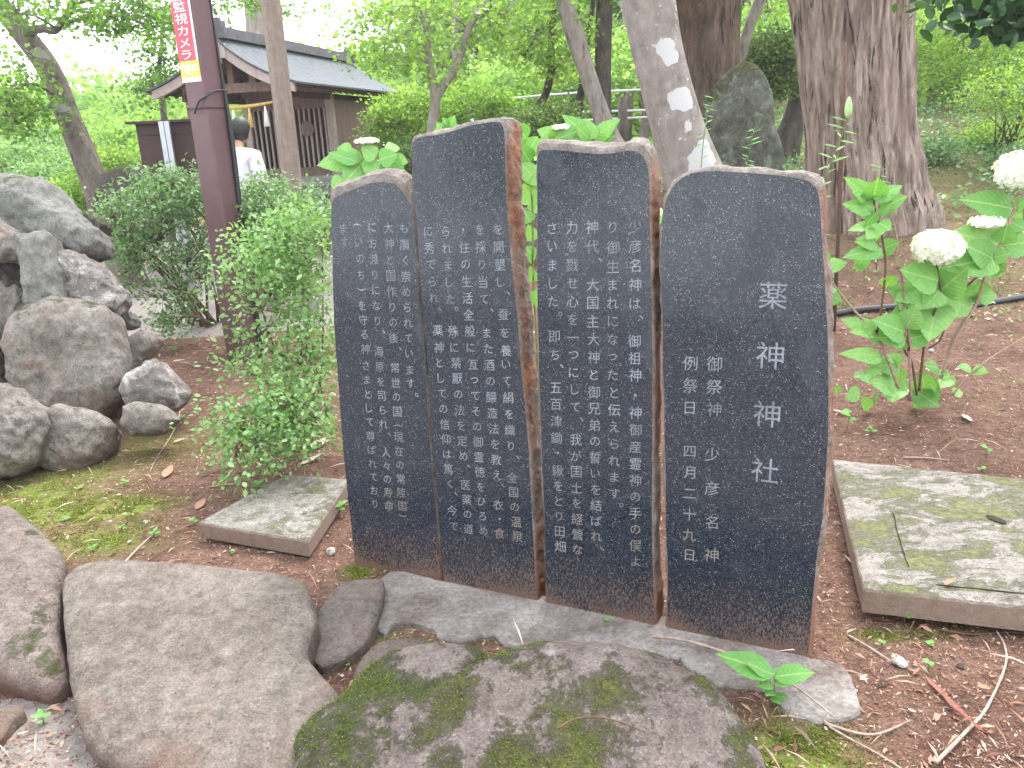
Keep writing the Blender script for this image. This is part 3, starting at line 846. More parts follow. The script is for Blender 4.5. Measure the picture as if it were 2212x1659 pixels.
s3 = z6([(-60, 1400), (0, 1368), (95, 1345), (135, 1378), (60, 1455), (0, 1535), (-80, 1560)])
rock('small flat stone at the left edge near the bottom corner', s3, M['rock_big'], G(20, 1500, 0.03), UPT(3), 0.015, 0.12, name='stone', cat='stone', res=60, rings=14, amp=0.005, freq=9, seed=7, pw=4)
# the heap of stones on the left
def up_rock(label, outline, mat, Yd, front=0.12, back=0.2, tilt=20, **k):
    c = np.mean(np.array(outline), 0)
    if Yd < 8: outline = [(c[0] + (x - c[0]) * 1.06, c[1] + (y - c[1]) * 1.06) for x, y in outline]; k['sm'] = False; k['amp'] = k.get('amp', .012) * 1.5; k.setdefault('pw', 5)
    return rock(label, outline, mat, AT(float(c[0]), float(c[1]), Yd), (0.05, -math.cos(R(tilt)), math.sin(R(tilt))), front, back, **k)
GRP = 'stones of the rock heap on the left'
A_ = z4([(60, 960), (70, 880), (95, 800), (200, 725), (380, 662), (470, 672), (560, 682), (680, 722), (735, 790), (755, 900), (785, 1050), (790, 1150), (745, 1290), (650, 1380), (400, 1390), (250, 1330), (130, 1220), (80, 1080)])
up_rock('rounded grey brown boulder in the middle of the heap', A_, M['rock_pile'], 4.55, 0.18, 0.3, group=GRP, amp=0.016, freq=4, seed=11, pw=4)
B_ = z1([(-120, 1230), (0, 1178), (100, 1176), (200, 1200), (262, 1214), (322, 1248), (385, 1330), (450, 1398), (540, 1448), (620, 1500), (655, 1570), (640, 1625), (560, 1655), (400, 1640), (250, 1650), (0, 1640), (-120, 1600)])
up_rock('long dark capstone lying across the top of the heap', B_, M['rock_pile2'], 5.15, 0.16, 0.4, group=GRP, amp=0.022, freq=4.5, seed=12, pw=3.5)
B2 = z1([(-150, 1440), (-20, 1400), (60, 1450), (110, 1490), (200, 1540), (330, 1560), (345, 1640), (300, 1700), (0, 1720), (-150, 1700)])
up_rock('low blocky stone under the left end of the capstone', B2, M['rock_pile'], 4.95, 0.14, 0.25, group=GRP, amp=0.02, freq=5, seed=13)
C_ = z4([(148, 330), (170, 245), (240, 222), (300, 212), (332, 235), (352, 300), (375, 380), (412, 500), (440, 650), (400, 700), (300, 730), (215, 740), (190, 600), (165, 450)])
up_rock('upright greenish grey stone with a yellow lichen streak', C_, M['rock_pile2'], 4.75, 0.12, 0.2, group=GRP, amp=0.012, freq=5, seed=14, pw=5, tilt=10)
D_ = z4([(385, 372), (420, 340), (540, 362), (622, 420), (700, 512), (790, 580), (808, 650), (790, 720), (740, 752), (640, 740), (520, 690), (450, 610), (420, 480)])
up_rock('tilted stone with white quartz flecks below the capstone', D_, M['rock_white'], 4.85, 0.12, 0.25, group=GRP, amp=0.02, freq=6, seed=15)
E_ = z4([(-120, 330), (0, 300), (90, 310), (150, 345), (172, 560), (160, 700), (90, 790), (-120, 800)])
up_rock('dark pinkish stone in the hollow of the heap', E_, M['rock_dark'], 5.0, 0.12, 0.25, group=GRP, amp=0.03, freq=6, seed=16)
E2 = z4([(-40, 560), (60, 540), (200, 600), (235, 740), (170, 880), (60, 960), (-60, 960)])
up_rock('dull grey stone sunk behind the rounded boulder', E2, M['rock_pile'], 4.85, 0.10, 0.25, group=GRP, amp=0.02, freq=6, seed=17)
F_ = z4([(-150, 960), (-20, 900), (45, 960), (80, 1080), (120, 1200), (60, 1260), (-150, 1300)])
up_rock('shadowed stone at the left edge below the hollow', F_, M['rock_dark'], 4.5, 0.12, 0.25, group=GRP, amp=0.02, freq=6, seed=18)
G_ = z4([(-150, 1220), (0, 1195), (70, 1212), (150, 1290), (222, 1340), (245, 1430), (225, 1560), (180, 1680), (40, 1760), (-150, 1780)])
up_rock('green tinged stone at the left edge, lowest in the heap', G_, M['rock_pile'], 3.75, 0.14, 0.25, group=GRP, amp=0.016, freq=5, seed=19, tilt=30)
H_ = z4([(248, 1520), (262, 1440), (310, 1385), (420, 1345), (560, 1368), (680, 1418), (738, 1480), (720, 1580), (640, 1680), (480, 1750), (330, 1740), (240, 1650)])
up_rock('squat brown stone at the front foot of the heap', H_, M['rock_pile'], 3.95, 0.14, 0.25, group=GRP, amp=0.014, freq=5, seed=20, tilt=30, pw=4)
I_ = z4([(795, 1000), (812, 930), (850, 895), (940, 852), (1030, 868), (1045, 915), (1010, 960), (960, 1000), (900, 1080), (850, 1130), (800, 1100)])
up_rock('smooth small brown stone on the right shoulder of the heap', I_, M['rock_pile'], 4.75, 0.07, 0.15, group=GRP, amp=0.01, freq=7, seed=21, res=80, rings=18)
J_ = z4([(850, 1130), (900, 1095), (950, 1050), (1020, 1032), (1080, 1090), (1150, 1160), (1212, 1250), (1195, 1320), (1100, 1372), (950, 1370), (860, 1340), (800, 1230)])
up_rock('angular grey stone with pale and yellow lichen spots', J_, M['rock_white'], 4.4, 0.10, 0.2, group=GRP, amp=0.012, freq=6, seed=22, res=80, rings=18, pw=4)
K_ = z4([(820, 1345), (900, 1325), (1000, 1342), (1060, 1380), (1102, 1425), (1060, 1490), (960, 1510), (870, 1525), (815, 1470)])
up_rock('small wedge stone in front of the lichen spotted one', K_, M['rock_pile'], 4.0, 0.06, 0.15, group=GRP, amp=0.01, freq=6, seed=23, res=80, rings=18, pw=4)
L_ = z4([(765, 745), (800, 722), (860, 720), (892, 770), (880, 820), (820, 850), (775, 840)])
up_rock('small mossy stone between heap and bushes', L_, M['rock_pile2'], 5.1, 0.06, 0.15, group=GRP, amp=0.01, freq=7, seed=24, res=60, rings=14)
N_ = z1([(460, 1390), (540, 1380), (640, 1410), (668, 1460), (650, 1520), (560, 1500), (480, 1450)])
up_rock('brown pitted stone behind the capstone', N_, M['rock_dark'], 5.8, 0.08, 0.2, group=GRP, amp=0.02, freq=8, seed=25, res=60, rings=14)
# dark boulder by the notice box
O_ = [(218, 440), (222, 400), (240, 372), (275, 358), (310, 362), (345, 372), (372, 420), (370, 480), (330, 520), (250, 520)]
up_rock('large dark rounded boulder behind the leaning tree, moss on top', O_, M['rock_dark'], 9.3, 0.4, 0.4, amp=0.03, freq=2.5, seed=26, tilt=10)
# standing stone
P_ = [(1512, 400), (1512, 340), (1516, 270), (1524, 215), (1540, 185), (1565, 158), (1592, 140), (1615, 133), (1640, 150), (1660, 180), (1672, 220), (1676, 270), (1688, 320), (1694, 370), (1696, 430), (1600, 450), (1520, 440)]
up_rock('tall rounded standing stone darkened by moss, behind the rightmost slab', P_, M['rock_stand'], 11.0, 0.25, 0.25, name='standing_stone', amp=0.014, freq=2.2, seed=27, tilt=3, pw=3)

# ------------------------------------------------------------------ THE FOUR SLABS
bA = G(765, 1225); bB = G(1740, 1430)
LEAN = R(4)
U = (bB - bA).normalized(); BACK = Vector((-U.y, U.x, 0))
Vv = Vector((0, 0, math.cos(LEAN))) + BACK * math.sin(LEAN)
NN = U.cross(Vv).normalized()
def onface(px, py):
    d = ray(px, py); p = C0 + d * ((bA - C0).dot(NN) / d.dot(NN)) - bA
    return (p.dot(U), p.dot(Vv))
def face3(u, v, w=0.0): return bA + U * u + Vv * v + NN * w

def tessface(V2, m_inner):
    pass

def slab(label, outline, top_margin, thick, side_rust, shift=0.0, seed=0, mr=0.011, extra_bulge=0.0, rise=0.0):
    q = [onface(*p) for p in outline]
    P = resample(q, 260)
    # small chips along the edge
    c = P.mean(0)
    nx = np.roll(P, -1, 0) - np.roll(P, 1, 0)
    nrm = np.stack([nx[:, 1], -nx[:, 0]], 1); nrm /= np.linalg.norm(nrm, axis=1)[:, None]
    if np.sum(nrm * (P - c)) < 0: nrm = -nrm
    ch = np.array([noise.noise(Vector((p[0] * 22, p[1] * 22, seed))) for p in P])
    ch2 = np.array([noise.noise(Vector((p[0] * 7, p[1] * 7, seed + 5))) for p in P])
    P = P + nrm * (ch * 0.004 + ch2 * 0.004)[:, None]
    top = sstep((P[:, 1] - (P[:, 1].max() - 0.13)) / 0.06) * sstep(nrm[:, 1] * 2)
    mar = mr * (1 + 0.9 * ch2 + 0.5 * ch) + top * top_margin
    Pin = P - nrm * mar[:, None]
    # smooth the inner line a little so that it never crosses itself
    for _ in range(4): Pin = (np.roll(Pin, 1, 0) + Pin * 2 + np.roll(Pin, -1, 0)) / 4
    base = face3(c[0], 0); base.z = 0
    root = empty('stone_slab', base); tag(root, label, 'stone slab', 'engraved dark granite slabs standing in a row')
    # polished face
    Vf = [face3(p[0], p[1], shift) for p in Pin]
    obj('polished_face', [tuple(v) for v in Vf], [list(range(len(Vf)))][0:1], M['granite'], root, smooth=False)
    # rough body: rings from the face edge round to the back
    rings = [(Pin, 0.0, 0), (P * 0.35 + Pin * 0.65, -0.0035, 1), (P - nrm * .001, -0.010, 1), (P + nrm * (0.000 + extra_bulge * 0.3), -thick * 0.22, 2), (P + nrm * (0.001 + extra_bulge * .7), -thick * 0.4, 2), (P + nrm * (-.001 + extra_bulge), -thick * 0.58, 2), (P - nrm * 0.003, -thick * 0.76, 2), (P - nrm * 0.010, -thick * 0.92, 2), (P - nrm * 0.03, -thick, 2), (P - nrm * 0.08, -thick * 1.03, 2)]
    V = []; rust = []
    for k, (Q, w, mode) in enumerate(rings):
        for i, p in enumerate(Q):
            v = face3(p[0], p[1] + rise * float(top[i]) * max(0, 1 - abs(k - 5) / 5), w + shift - (0.0006 if k == 0 else 0))
            if k >= 2:
                n3 = U * float(nrm[i][0]) + Vv * float(nrm[i][1])
                a = noise.noise(Vector((v.x * 9, v.y * 9, v.z * 6 + seed))) * 0.007 + noise.noise(Vector((v.x * 30, v.y * 30, v.z * 25 + seed))) * 0.005 + noise.noise(Vector((v.x * 70, v.y * 70, v.z * 60 + seed))) * 0.0025
                v = v + n3 * a * (0.4 if k == 2 else 1)
            V.append(tuple(v))
            r = side_rust * (1.0 if k >= 2 else 0.25) * float(1 - top[i])
            rust.append(r)
    n = len(P); F = []
    for k in range(len(rings) - 1):
        for i in range(n): F.append([k * n + i, k * n + (i + 1) % n, (k + 1) * n + (i + 1) % n, (k + 1) * n + i])
    F.append([(len(rings) - 1) * n + i for i in range(n)])
    a = Vector(V[F[0][1]]) - Vector(V[F[0][0]])
    obj('rough_body', V, F, M['split'], root, smooth=False, attrs={'rust': np.array(rust)})
    return root

sl1 = [(708, 480), (706, 432), (712, 418), (734, 410), (778, 390), (817, 382), (848, 386), (868, 402), (884, 430), (893, 470), (897, 530), (903, 640), (914, 745), (919, 822), (926, 932), (933, 1030), (942, 1128), (950, 1210), (957, 1300),
       (860, 1285), (762, 1262), (758, 1190), (748, 1100), (737, 1000), (729, 900), (722, 800), (714, 700), (711, 560)]
sl2 = [(888, 440), (886, 300), (892, 291), (920, 288), (968, 280), (995, 269), (1034, 260), (1068, 255), (1088, 255), (1094, 275), (1097, 432), (1109, 578), (1121, 682), (1128, 787), (1137, 869), (1146, 977), (1151, 1085), (1157, 1194), (1164, 1325),
       (1060, 1312), (960, 1300), (953, 1210), (946, 1128), (938, 1030), (930, 932), (923, 822), (917, 745), (907, 640), (900, 530), (897, 470)]
sl3 = [(1157, 432), (1156, 340), (1158, 318), (1175, 314), (1201, 316), (1251, 321), (1301, 325), (1335, 322), (1361, 315), (1381, 316), (1398, 333), (1407, 362), (1408, 432), (1410, 596), (1413, 690), (1414, 807), (1413, 966), (1412, 1074), (1413, 1210), (1420, 1385),
       (1300, 1355), (1176, 1325), (1173, 1128), (1166, 966), (1161, 817), (1157, 599)]
sl4 = [(1421, 562), (1425, 480), (1432, 430), (1447, 397), (1470, 376), (1492, 366), (1553, 361), (1620, 366), (1687, 371), (1738, 378), (1763, 388), (1775, 404), (1779, 454), (1783, 537), (1790, 627), (1794, 745), (1795, 826), (1795, 950), (1790, 1015), (1783, 1121), (1770, 1207), (1762, 1292), (1750, 1420), (1746, 1470),
       (1600, 1430), (1436, 1395), (1438, 1235), (1434, 1141), (1432, 1016), (1430, 860), (1426, 797), (1427, 734)]
S1 = slab('leftmost dark slab, shortest, with a slanting pale top', sl1, 0.009, 0.11, 0.25, -0.012, 1, mr=.005, rise=.030)
S2 = slab('tallest dark slab, second from the left, with rust red side', sl2, 0.003, 0.135, 1.0, 0.0, 2, mr=.006, rise=.006)
S3 = slab('third dark slab from the left, flat pale broken top', sl3, 0.004, 0.11, 0.8, 0.0, 3, mr=.006, rise=.024)
S4 = slab('rightmost and widest dark slab carrying the large four character title', sl4, 0.002, 0.12, 0.9, 0.0, 4, mr=0.007, extra_bulge=0.002, rise=.008)

# engraved writing
zz = {'a': (800, 500, 4.147), 'b': (800, 880, 3.53), 'c': (1030, 500, 4.147), 'd': (1030, 880, 3.19), 'e': (1330, 500, 3.6875), 'f': (1330, 930, 3.19),
      't': (1630, 650, 2.764), 's': (1630, 850, 2.764)}
WR = {1: [('a', 'も廣く崇められてい', 850, 295, 905, 1600), ('b', 'ます', 775, 165, 785, 285), ('b', '。', 835, 385, 835, 385),
          ('a', '大神と国作りの後', 690, 290, 745, 1435), ('a', '、', 810, 1545, 810, 1545), ('b', '常世の国', 645, 145, 665, 535), ('b', '(', 672, 660, 672, 660), ('b', '現在の常陸国', 675, 760, 710, 1370), ('b', ')', 715, 1455, 715, 1455),
          ('a', 'にお渡りになり', 520, 285, 575, 1260), ('a', '、', 640, 1370, 640, 1370), ('a', '海', 590, 1575, 590, 1575), ('b', '原を司られ', 510, 140, 545, 645), ('b', '、', 597, 735, 597, 735), ('b', '人々の寿命', 565, 895, 590, 1365),
          ('a', '(', 365, 262, 365, 262), ('a', 'いのち', 380, 440, 405, 780), ('a', ')', 410, 930, 410, 930), ('a', 'を守る神', 415, 1100, 450, 1550), ('b', 'さまとして尊ばれており', 390, 125, 470, 1350),
          ('a', 'ます', 220, 300, 235, 445)],
      2: [('c', 'を開墾し', 890, 305, 920, 850), ('c', '、', 1000, 965, 1000, 965), ('c', '蚕を養', 945, 1190, 975, 1560), ('d', 'いて絹を織り', 750, 100, 790, 750), ('d', '、', 845, 840, 845, 840), ('d', '全国の温泉', 800, 1000, 840, 1470),
          ('c', 'を採り当て', 700, 305, 750, 1030), ('c', '、', 830, 1140, 830, 1140), ('c', 'また', 775, 1380, 790, 1540), ('d', '酒の醸造法を教え', 615, 105, 680, 980), ('d', '、', 725, 1065, 725, 1065), ('d', '衣', 690, 1220, 690, 1220), ('d', '・', 700, 1330, 700, 1330), ('d', '食', 700, 1445, 700, 1445),
          ('c', '・', 530, 305, 530, 305), ('c', '住の生活全般に', 545, 490, 610, 1530), ('d', '亙ってその御霊徳をひろめ', 490, 100, 570, 1425),
          ('c', 'られました', 350, 325, 400, 1025), ('c', '。', 465, 1130, 465, 1130), ('c', '殊に', 430, 1360, 440, 1530), ('d', '禁厭の法を定め', 350, 85, 410, 830), ('d', '、', 455, 910, 455, 910), ('d', '医薬の道', 430, 1060, 450, 1410),
          ('c', 'に秀でられ', 170, 325, 225, 1015), ('c', '、', 290, 1130, 290, 1130), ('c', '薬神', 270, 1350, 280, 1530), ('d', 'としての信仰は篤く', 220, 85, 300, 1050), ('d', '、', 350, 1130, 350, 1130), ('d', '今で', 320, 1265, 335, 1390)],
      3: [('e', '少彦名神は', 950, 245, 950, 955), ('e', '、', 1010, 1080, 1010, 1080), ('e', '御祖神', 945, 1300, 950, 1615), ('f', '・', 825, 185, 825, 185), ('f', '神御産霊神の手の俣よ', 825, 325, 825, 1510),
          ('e', 'り', 745, 250, 745, 250), ('e', '御生まれになった', 745, 440, 745, 1610), ('f', 'と伝えられます', 655, 165, 660, 970), ('f', '。', 715, 1060, 715, 1060),
          ('e', '神代', 555, 250, 560, 430), ('e', '、', 625, 550, 625, 550), ('e', '大国主大神と', 560, 780, 570, 1610), ('f', '御兄弟の誓いを結ばれ', 495, 160, 515, 1310), ('f', '、', 560, 1410, 560, 1410),
          ('e', '力を戮せ心を一つに', 365, 255, 385, 1590), ('f', 'して', 340, 140, 345, 280), ('f', '、', 395, 375, 395, 375), ('f', '我が国土を経營な', 350, 540, 365, 1415),
          ('e', 'さいました', 185, 260, 195, 935), ('e', '。', 260, 1050, 260, 1050), ('e', '即ち', 205, 1260, 210, 1425), ('e', '、', 275, 1530, 275, 1530), ('f', '五百津鋤', 190, 125, 195, 525), ('f', '・', 208, 645, 208, 645), ('f', '鍬をとり田畑', 205, 785, 225, 1390)],
      4: [('t', '薬', 835, 245, 835, 245, 2.0), ('t', '神', 815, 660, 815, 660, 2.0), ('t', '神', 795, 1065, 795, 1065, 2.0), ('t', '社', 780, 1455, 780, 1455, 2.0),
          ('s', '御祭神', 430, 165, 430, 480, 1.12), ('s', '少彦名神', 415, 790, 410, 1485, 1.12), ('s', '例祭日', 265, 160, 262, 470, 1.12), ('s', '四月二十九日', 262, 770, 258, 1485, 1.05)]}
chars = sorted({ch for v in WR.values() for s in v for ch in s[1]} | set('監視カメラ作動中'))
tmp = {}
for bold in (0, 1):
    for ch in chars:
        if bold and ch not in '監視カメラ作動中薬神社': continue
        cu = bpy.data.curves.new('glyph', 'FONT'); cu.body = ch; cu.size = 1.0; cu.resolution_u = 2
        cu.offset = 0.0
        o = bpy.data.objects.new('glyph', cu); COL.objects.link(o); tmp[(ch, bold)] = o
bpy.context.view_layer.update()
dg = bpy.context.evaluated_depsgraph_get()
GL = {}
for k, o in tmp.items():
    me = bpy.data.meshes.new_from_object(o.evaluated_get(dg))
    n = len(me.vertices); v = np.zeros(n * 3, dtype=np.float32); me.vertices.foreach_get('co', v); v = v.reshape(-1, 3)
    if n:
        c = (v.min(0) + v.max(0)) / 2
        v = v - c
        # brush hand: strokes climb slightly to the right
        if ord(k[0]) > 0x2000 and not k[1]: v[:, 1] += v[:, 0] * 0.07
        if k[0] in '()': v = np.stack([v[:, 1] * 1.0, -v[:, 0], v[:, 2]], 1)
        me.vertices.foreach_set('co', v.ravel()); me.update()
    GL[k] = me
for o in tmp.values():
    cu = o.data; bpy.data.objects.remove(o); bpy.data.curves.remove(cu)
for k, me in GL.items():
    me.materials.clear(); me.materials.append(M['engrave'])

SL = {1: (S1, -0.012, 0.0395), 2: (S2, 0.0, 0.0395), 3: (S3, 0.0, 0.041), 4: (S4, 0.0, 0.040)}
rt = random.Random(3)
for si, segs in WR.items():
    root, shf, em = SL[si]
    rl = wloc(root)
    for s in segs:
        ox, oy, sc = zz[s[0]]
        p0 = zoom(ox, oy, sc, [(s[2], s[3])])[0]; p1 = zoom(ox, oy, sc, [(s[4], s[5])])[0]
        a = onface(*p0); b = onface(*p1)
        mul = s[6] if len(s) > 6 else 1.0
        nn_ = len(s[1])
        for i, ch in enumerate(s[1]):
            tt = i / (nn_ - 1) if nn_ > 1 else 0
            u = a[0] + (b[0] - a[0]) * tt + rt.uniform(-.0006, .0006); v = a[1] + (b[1] - a[1]) * tt
            kana = 0x3040 <= ord(ch) < 0x3100
            e = em * mul * (0.93 if kana else 1.0) * (1.1 if ch in '、。・' else 1) * rt.uniform(.97, 1.03)
            if ch in 'っ': e *= 1.0
            bold = 1 if mul > 1.5 else 0
            o = link('engraved_character', GL[(ch, bold)], None, root)
            m = Matrix((U * e, Vv * e, NN * e)).transposed().to_4x4()
            m.translation = face3(u, v, shf + 0.0007) - rl
            o.matrix_local = m

# footing under the slabs
foot = z7([(205, 700), (235, 540), (240, 395), (330, 330), (420, 330), (700, 400), (1000, 450), (1400, 500), (1800, 560), (2212, 640)]) + z8([(440, 1000), (640, 1090), (835, 1135), (885, 1240), (922, 1380), (860, 1410), (700, 1425), (525, 1375), (470, 1270), (340, 1250), (190, 1240), (60, 1160), (0, 1095)]) + \
    z7([(2212, 900), (2000, 880), (1700, 870), (1450, 830), (1280, 862), (1130, 830), (1060, 800), (1000, 745), (860, 772), (760, 790), (640, 760), (632, 740), (600, 700), (540, 668), (440, 658), (340, 680), (290, 730)])
fz = 0.018
P = [G(px, py, fz) for px, py in foot]
Pn = resample([(p.x, p.y) for p in P], 300)
nx = np.roll(Pn, -1, 0) - np.roll(Pn, 1, 0); nr2 = np.stack([nx[:, 1], -nx[:, 0]], 1); nr2 /= np.linalg.norm(nr2, axis=1)[:, None] + 1e-9
area = 0.5 * np.sum(Pn[:, 0] * np.roll(Pn[:, 1], -1) - np.roll(Pn[:, 0], -1) * Pn[:, 1])
if area < 0: nr2 = -nr2
jit = np.array([noise.noise(Vector((p[0] * 25, p[1] * 25, 0))) for p in Pn])
Pn = Pn + nr2 * (jit * 0.008)[:, None]
bm = bmesh.new()
ctr = Vector((float(Pn[:, 0].mean()), float(Pn[:, 1].mean()), 0))
tv = [bm.verts.new((p[0] - ctr.x, p[1] - ctr.y, fz)) for p in Pn - nr2 * 0.005]
ov = [bm.verts.new((p[0] - ctr.x, p[1] - ctr.y, fz - 0.006)) for p in Pn]
lv = [bm.verts.new((p[0] - ctr.x, p[1] - ctr.y, -0.06)) for p in Pn + nr2 * 0.006]
bm.faces.new(tv)
for i in range(300):
    j = (i + 1) % 300
    bm.faces.new((tv[j], tv[i], ov[i], ov[j])); bm.faces.new((ov[j], ov[i], lv[i], lv[j]))
bmesh.ops.recalc_face_normals(bm, faces=bm.faces)
me = bpy.data.meshes.new('mesh'); bm.to_mesh(me); bm.free()
fo = link('slab_footing', me, M['footing']); fo.location = ctr
tag(fo, 'cracked pale mortar footing the four slabs stand in', 'footing')

# ------------------------------------------------------------------ CONCRETE COVERS
def cover(label, corners, zt, thick, mat, rim, rim_w, name='concrete_cover'):
    q = [G(px, py, zt) for px, py in corners]        # front-left, front-right, back-right, back-left
    c = sum(q, Vector()) / 4
    root = empty(name, Vector((c.x, c.y, 0))); tag(root, label, 'concrete cover')
    def lerp2(s, t_):
        return q[0].lerp(q[1], s).lerp(q[3].lerp(q[2], s), t_)
    e = (q[1] - q[0]).length; e2 = (q[3] - q[0]).length
    bm = bmesh.new()
    N1, N2 = 46, 34
    vs = {}
    for i in range(N1 + 1):
        for j in range(N2 + 1):
            s, t_ = i / N1, j / N2
            p = lerp2(s, t_)
            ds, dt = min(s, 1 - s) * e, min(t_, 1 - t_) * e2
            d = min(ds, dt)
            z = 0.0
            if d > rim_w: z = -rim
            if d < 1e-6: z = -0.004
            z += noise.noise(p * 12) * 0.0022 + noise.noise(p * 45) * 0.0012
            vs[i, j] = bm.verts.new((p.x - c.x, p.y - c.y, zt + z))
    for i in range(N1):
        for j in range(N2): bm.faces.new((vs[i, j], vs[i + 1, j], vs[i + 1, j + 1], vs[i, j + 1]))
    edge = [(i, 0) for i in range(N1)] + [(N1, j) for j in range(N2)] + [(i, N2) for i in range(N1, 0, -1)] + [(0, j) for j in range(N2, 0, -1)]
    lo1 = []; lo2 = []
    for k in edge:
        v = vs[k].co; p = Vector((v.x, v.y, 0)); o = p.normalized() * (0.005 + 0.003 * noise.noise(p * 20))
        lo1.append(bm.verts.new((v.x + o.x, v.y + o.y, zt - 0.012))); lo2.append(bm.verts.new((v.x + o.x * .4, v.y + o.y * .4, zt - thick)))
    n = len(edge)
    for a in range(n):
        b = (a + 1) % n
        bm.faces.new((vs[edge[a]], lo1[a], lo1[b], vs[edge[b]])); bm.faces.new((lo1[a], lo2[a], lo2[b], lo1[b]))
    bm.faces.new(lo2)
    bmesh.ops.recalc_face_normals(bm, faces=bm.faces)
    me = bpy.data.meshes.new('mesh'); bm.to_mesh(me); bm.free()
    me.polygons.foreach_set('use_smooth', [False] * len(me.polygons))
    link('cast_panel', me, mat, root)
    return root, lerp2
cr, lr = cover('mossy concrete cover slab right of the dark slabs', [(1868, 1269), (2560, 1345), (2480, 1060), (1800, 991)], 0.115, 0.085, M['cover_right'], 0.002, 0.05)
cl_, ll = cover('square concrete lid with a raised rim, left of the dark slabs', [(430, 1126), (664, 1166), (752, 1034), (617, 1024)], 0.085, 0.07, M['cover_left'], 0.008, 0.035)
M['hole'] = m_plain('hollow_shade', (0.045, 0.036, 0.028), 0.95, 0.1)  # dark colour stands in for the shade inside hole and grooves
# finger hole and grooves of the right cover, drawn as dark disc and tubes
hp = G(2152, 1122, 0.1155)
Vh = [hp + Vector((math.cos(a) * 0.018 * 1.0 - math.sin(a) * 0.012, math.sin(a) * 0.035 + math.cos(a) * 0.0, 0.0)) for a in [2 * math.pi * k / 20 for k in range(20)]]
V_, F_2 = [], []
for k, v in enumerate(Vh): V_.append(tuple(v + Vector((0, 0, 0.0022))))
for k, v in enumerate(Vh): V_.append(tuple(hp + (v - hp) * 0.8 + Vector((0, 0, 0.002))))
for k in range(20): F_2.append([k, (k + 1) % 20, 20 + (k + 1) % 20, 20 + k])
F_2.append([20 + k for k in range(20)])
obj('finger_hole_shade', V_, F_2, M['hole'], cr)
g = Geo()
for a, b in (((1928, 1105), (1960, 1222)), ((2020, 1262), (2500, 1312))):
    p, q_ = G(*a, 0.1152), G(*b, 0.1152)
    seg = [p.lerp(q_, k / 10) + Vector((random.uniform(-.003, .003), random.uniform(-.003, .003), 0)) for k in range(11)]
    g.tube(seg, [0.0012 + 0.0014 * abs(math.sin(k * 1.7)) for k in range(11)], 5)
g.make('groove_line', M['hole'], cr)

# ------------------------------------------------------------------ POLE WITH SIGN
pb = G(528, 775)
pr = empty('camera_pole', pb); tag(pr, 'maroon brown square steel pole with a red and white sign', 'pole')
vd = Vector((pb.x, pb.y, 0)).normalized()
side = 0.178
d1 = Matrix.Rotation(R(45), 3, 'Z') @ (-vd)      # normal of one front face
d2 = Matrix.Rotation(R(-45), 3, 'Z') @ (-vd)
if ray(500, 500).dot(Vector((1, 0, 0))) and (d1.x > d2.x): d1, d2 = d2, d1     # d1: left-facing
hd = side / 2; bv = 0.012
prof = []
for (a, b) in ((1, 1), (1, -1), (-1, -1), (-1, 1)):
    pa = d1 * (hd * a) + d2 * (hd * b)
    if a == b: o1 = [pa - d1 * bv * a, pa - d2 * bv * b]
    else: o1 = [pa - d1 * bv * a, pa - d2 * bv * b]
    prof.append((pa, a, b))
seq = [d1 * hd + d2 * (hd - bv), d1 * (hd - bv * .3) + d2 * (hd - bv * .3), d1 * (hd - bv) + d2 * hd,
       -d1 * (hd - bv) + d2 * hd, -d1 * hd + d2 * (hd - bv), -d1 * hd - d2 * (hd - bv), -d1 * (hd - bv) - d2 * hd,
       d1 * (hd - bv) - d2 * hd, d1 * hd - d2 * (hd - bv)]
V_, F_2 = [], []
for z in (-0.2, 4.6):
    for s in seq: V_.append(tuple(Vector((pb.x, pb.y, z)) + s))
n = len(seq)
for k in range(n): F_2.append([k, (k + 1) % n, n + (k + 1) % n, n + k])
F_2.append(list(range(n))); F_2.append([n + k for k in range(n)])
obj('shaft', V_, F_2, M['paint'], pr, smooth=False)
def zat(py, px=415):             # height on the pole seen at picture height py
    d = ray(px, py); s = math.hypot(pb.x, pb.y) / math.hypot(d.x, d.y); return EYE + d.z * s
tdir = Vector((-d1.y, d1.x, 0))
if tdir.x < 0: tdir = -tdir
fc = Vector((pb.x, pb.y, 0)) + d1 * (hd + 0.002)
sw = side * 0.93
def plate(name, za, zb, m, w=sw, off=0.0, thk=0.003, sx=0.0, parent=pr):
    gg = Geo(); o_ = fc + d1 * off + tdir * (-w / 2 + sx); o_.z = za
    gg.box(o_, tdir * w, d1 * thk, Vector((0, 0, zb - za))); return gg.make(name, m, parent)
zr0, zr1 = zat(133), zat(4)
zy0 = zat(168)
sg = empty('sign_panel', Vector((0, 0, 0)))
sg.parent = pr
sx = -0.008
plate('white_backing', zy0 - 0.03, zr1 + 0.05, M['white'], sw * 1.0, 0, 0.002, sx, sg)
plate('red_panel', zr0, zr1, M['red'], sw * 0.90, 0.0022, 0.002, sx - sw * 0.05, sg)
plate('yellow_panel', zy0, zr0 - 0.001, M['yellow'], sw * 1.0, 0.0022, 0.002, sx, sg)
def glyph(ch, z, w, h, m, off=0.006, x=0.0, parent=pr, nm='sign_character'):
    me = GL[(ch, 1)].copy(); me.materials.clear(); me.materials.append(m)
    o = link(nm, me, None, parent)
    mm_ = Matrix((tdir * w, Vector((0, 0, h)), d1)).transposed().to_4x4()
    p = fc + d1 * off + tdir * (x + sx); p.z = z
    mm_.translation = p - wloc(parent)
    o.matrix_local = mm_
sp_ = (zr1 - zr0) / 5
for i, ch in enumerate('監視カメラ'):
    glyph(ch, zr1 - sp_ * (i + 0.5), sw * 0.70, sp_ * 0.95, M['white'], 0.0058, -sw * 0.05, sg)
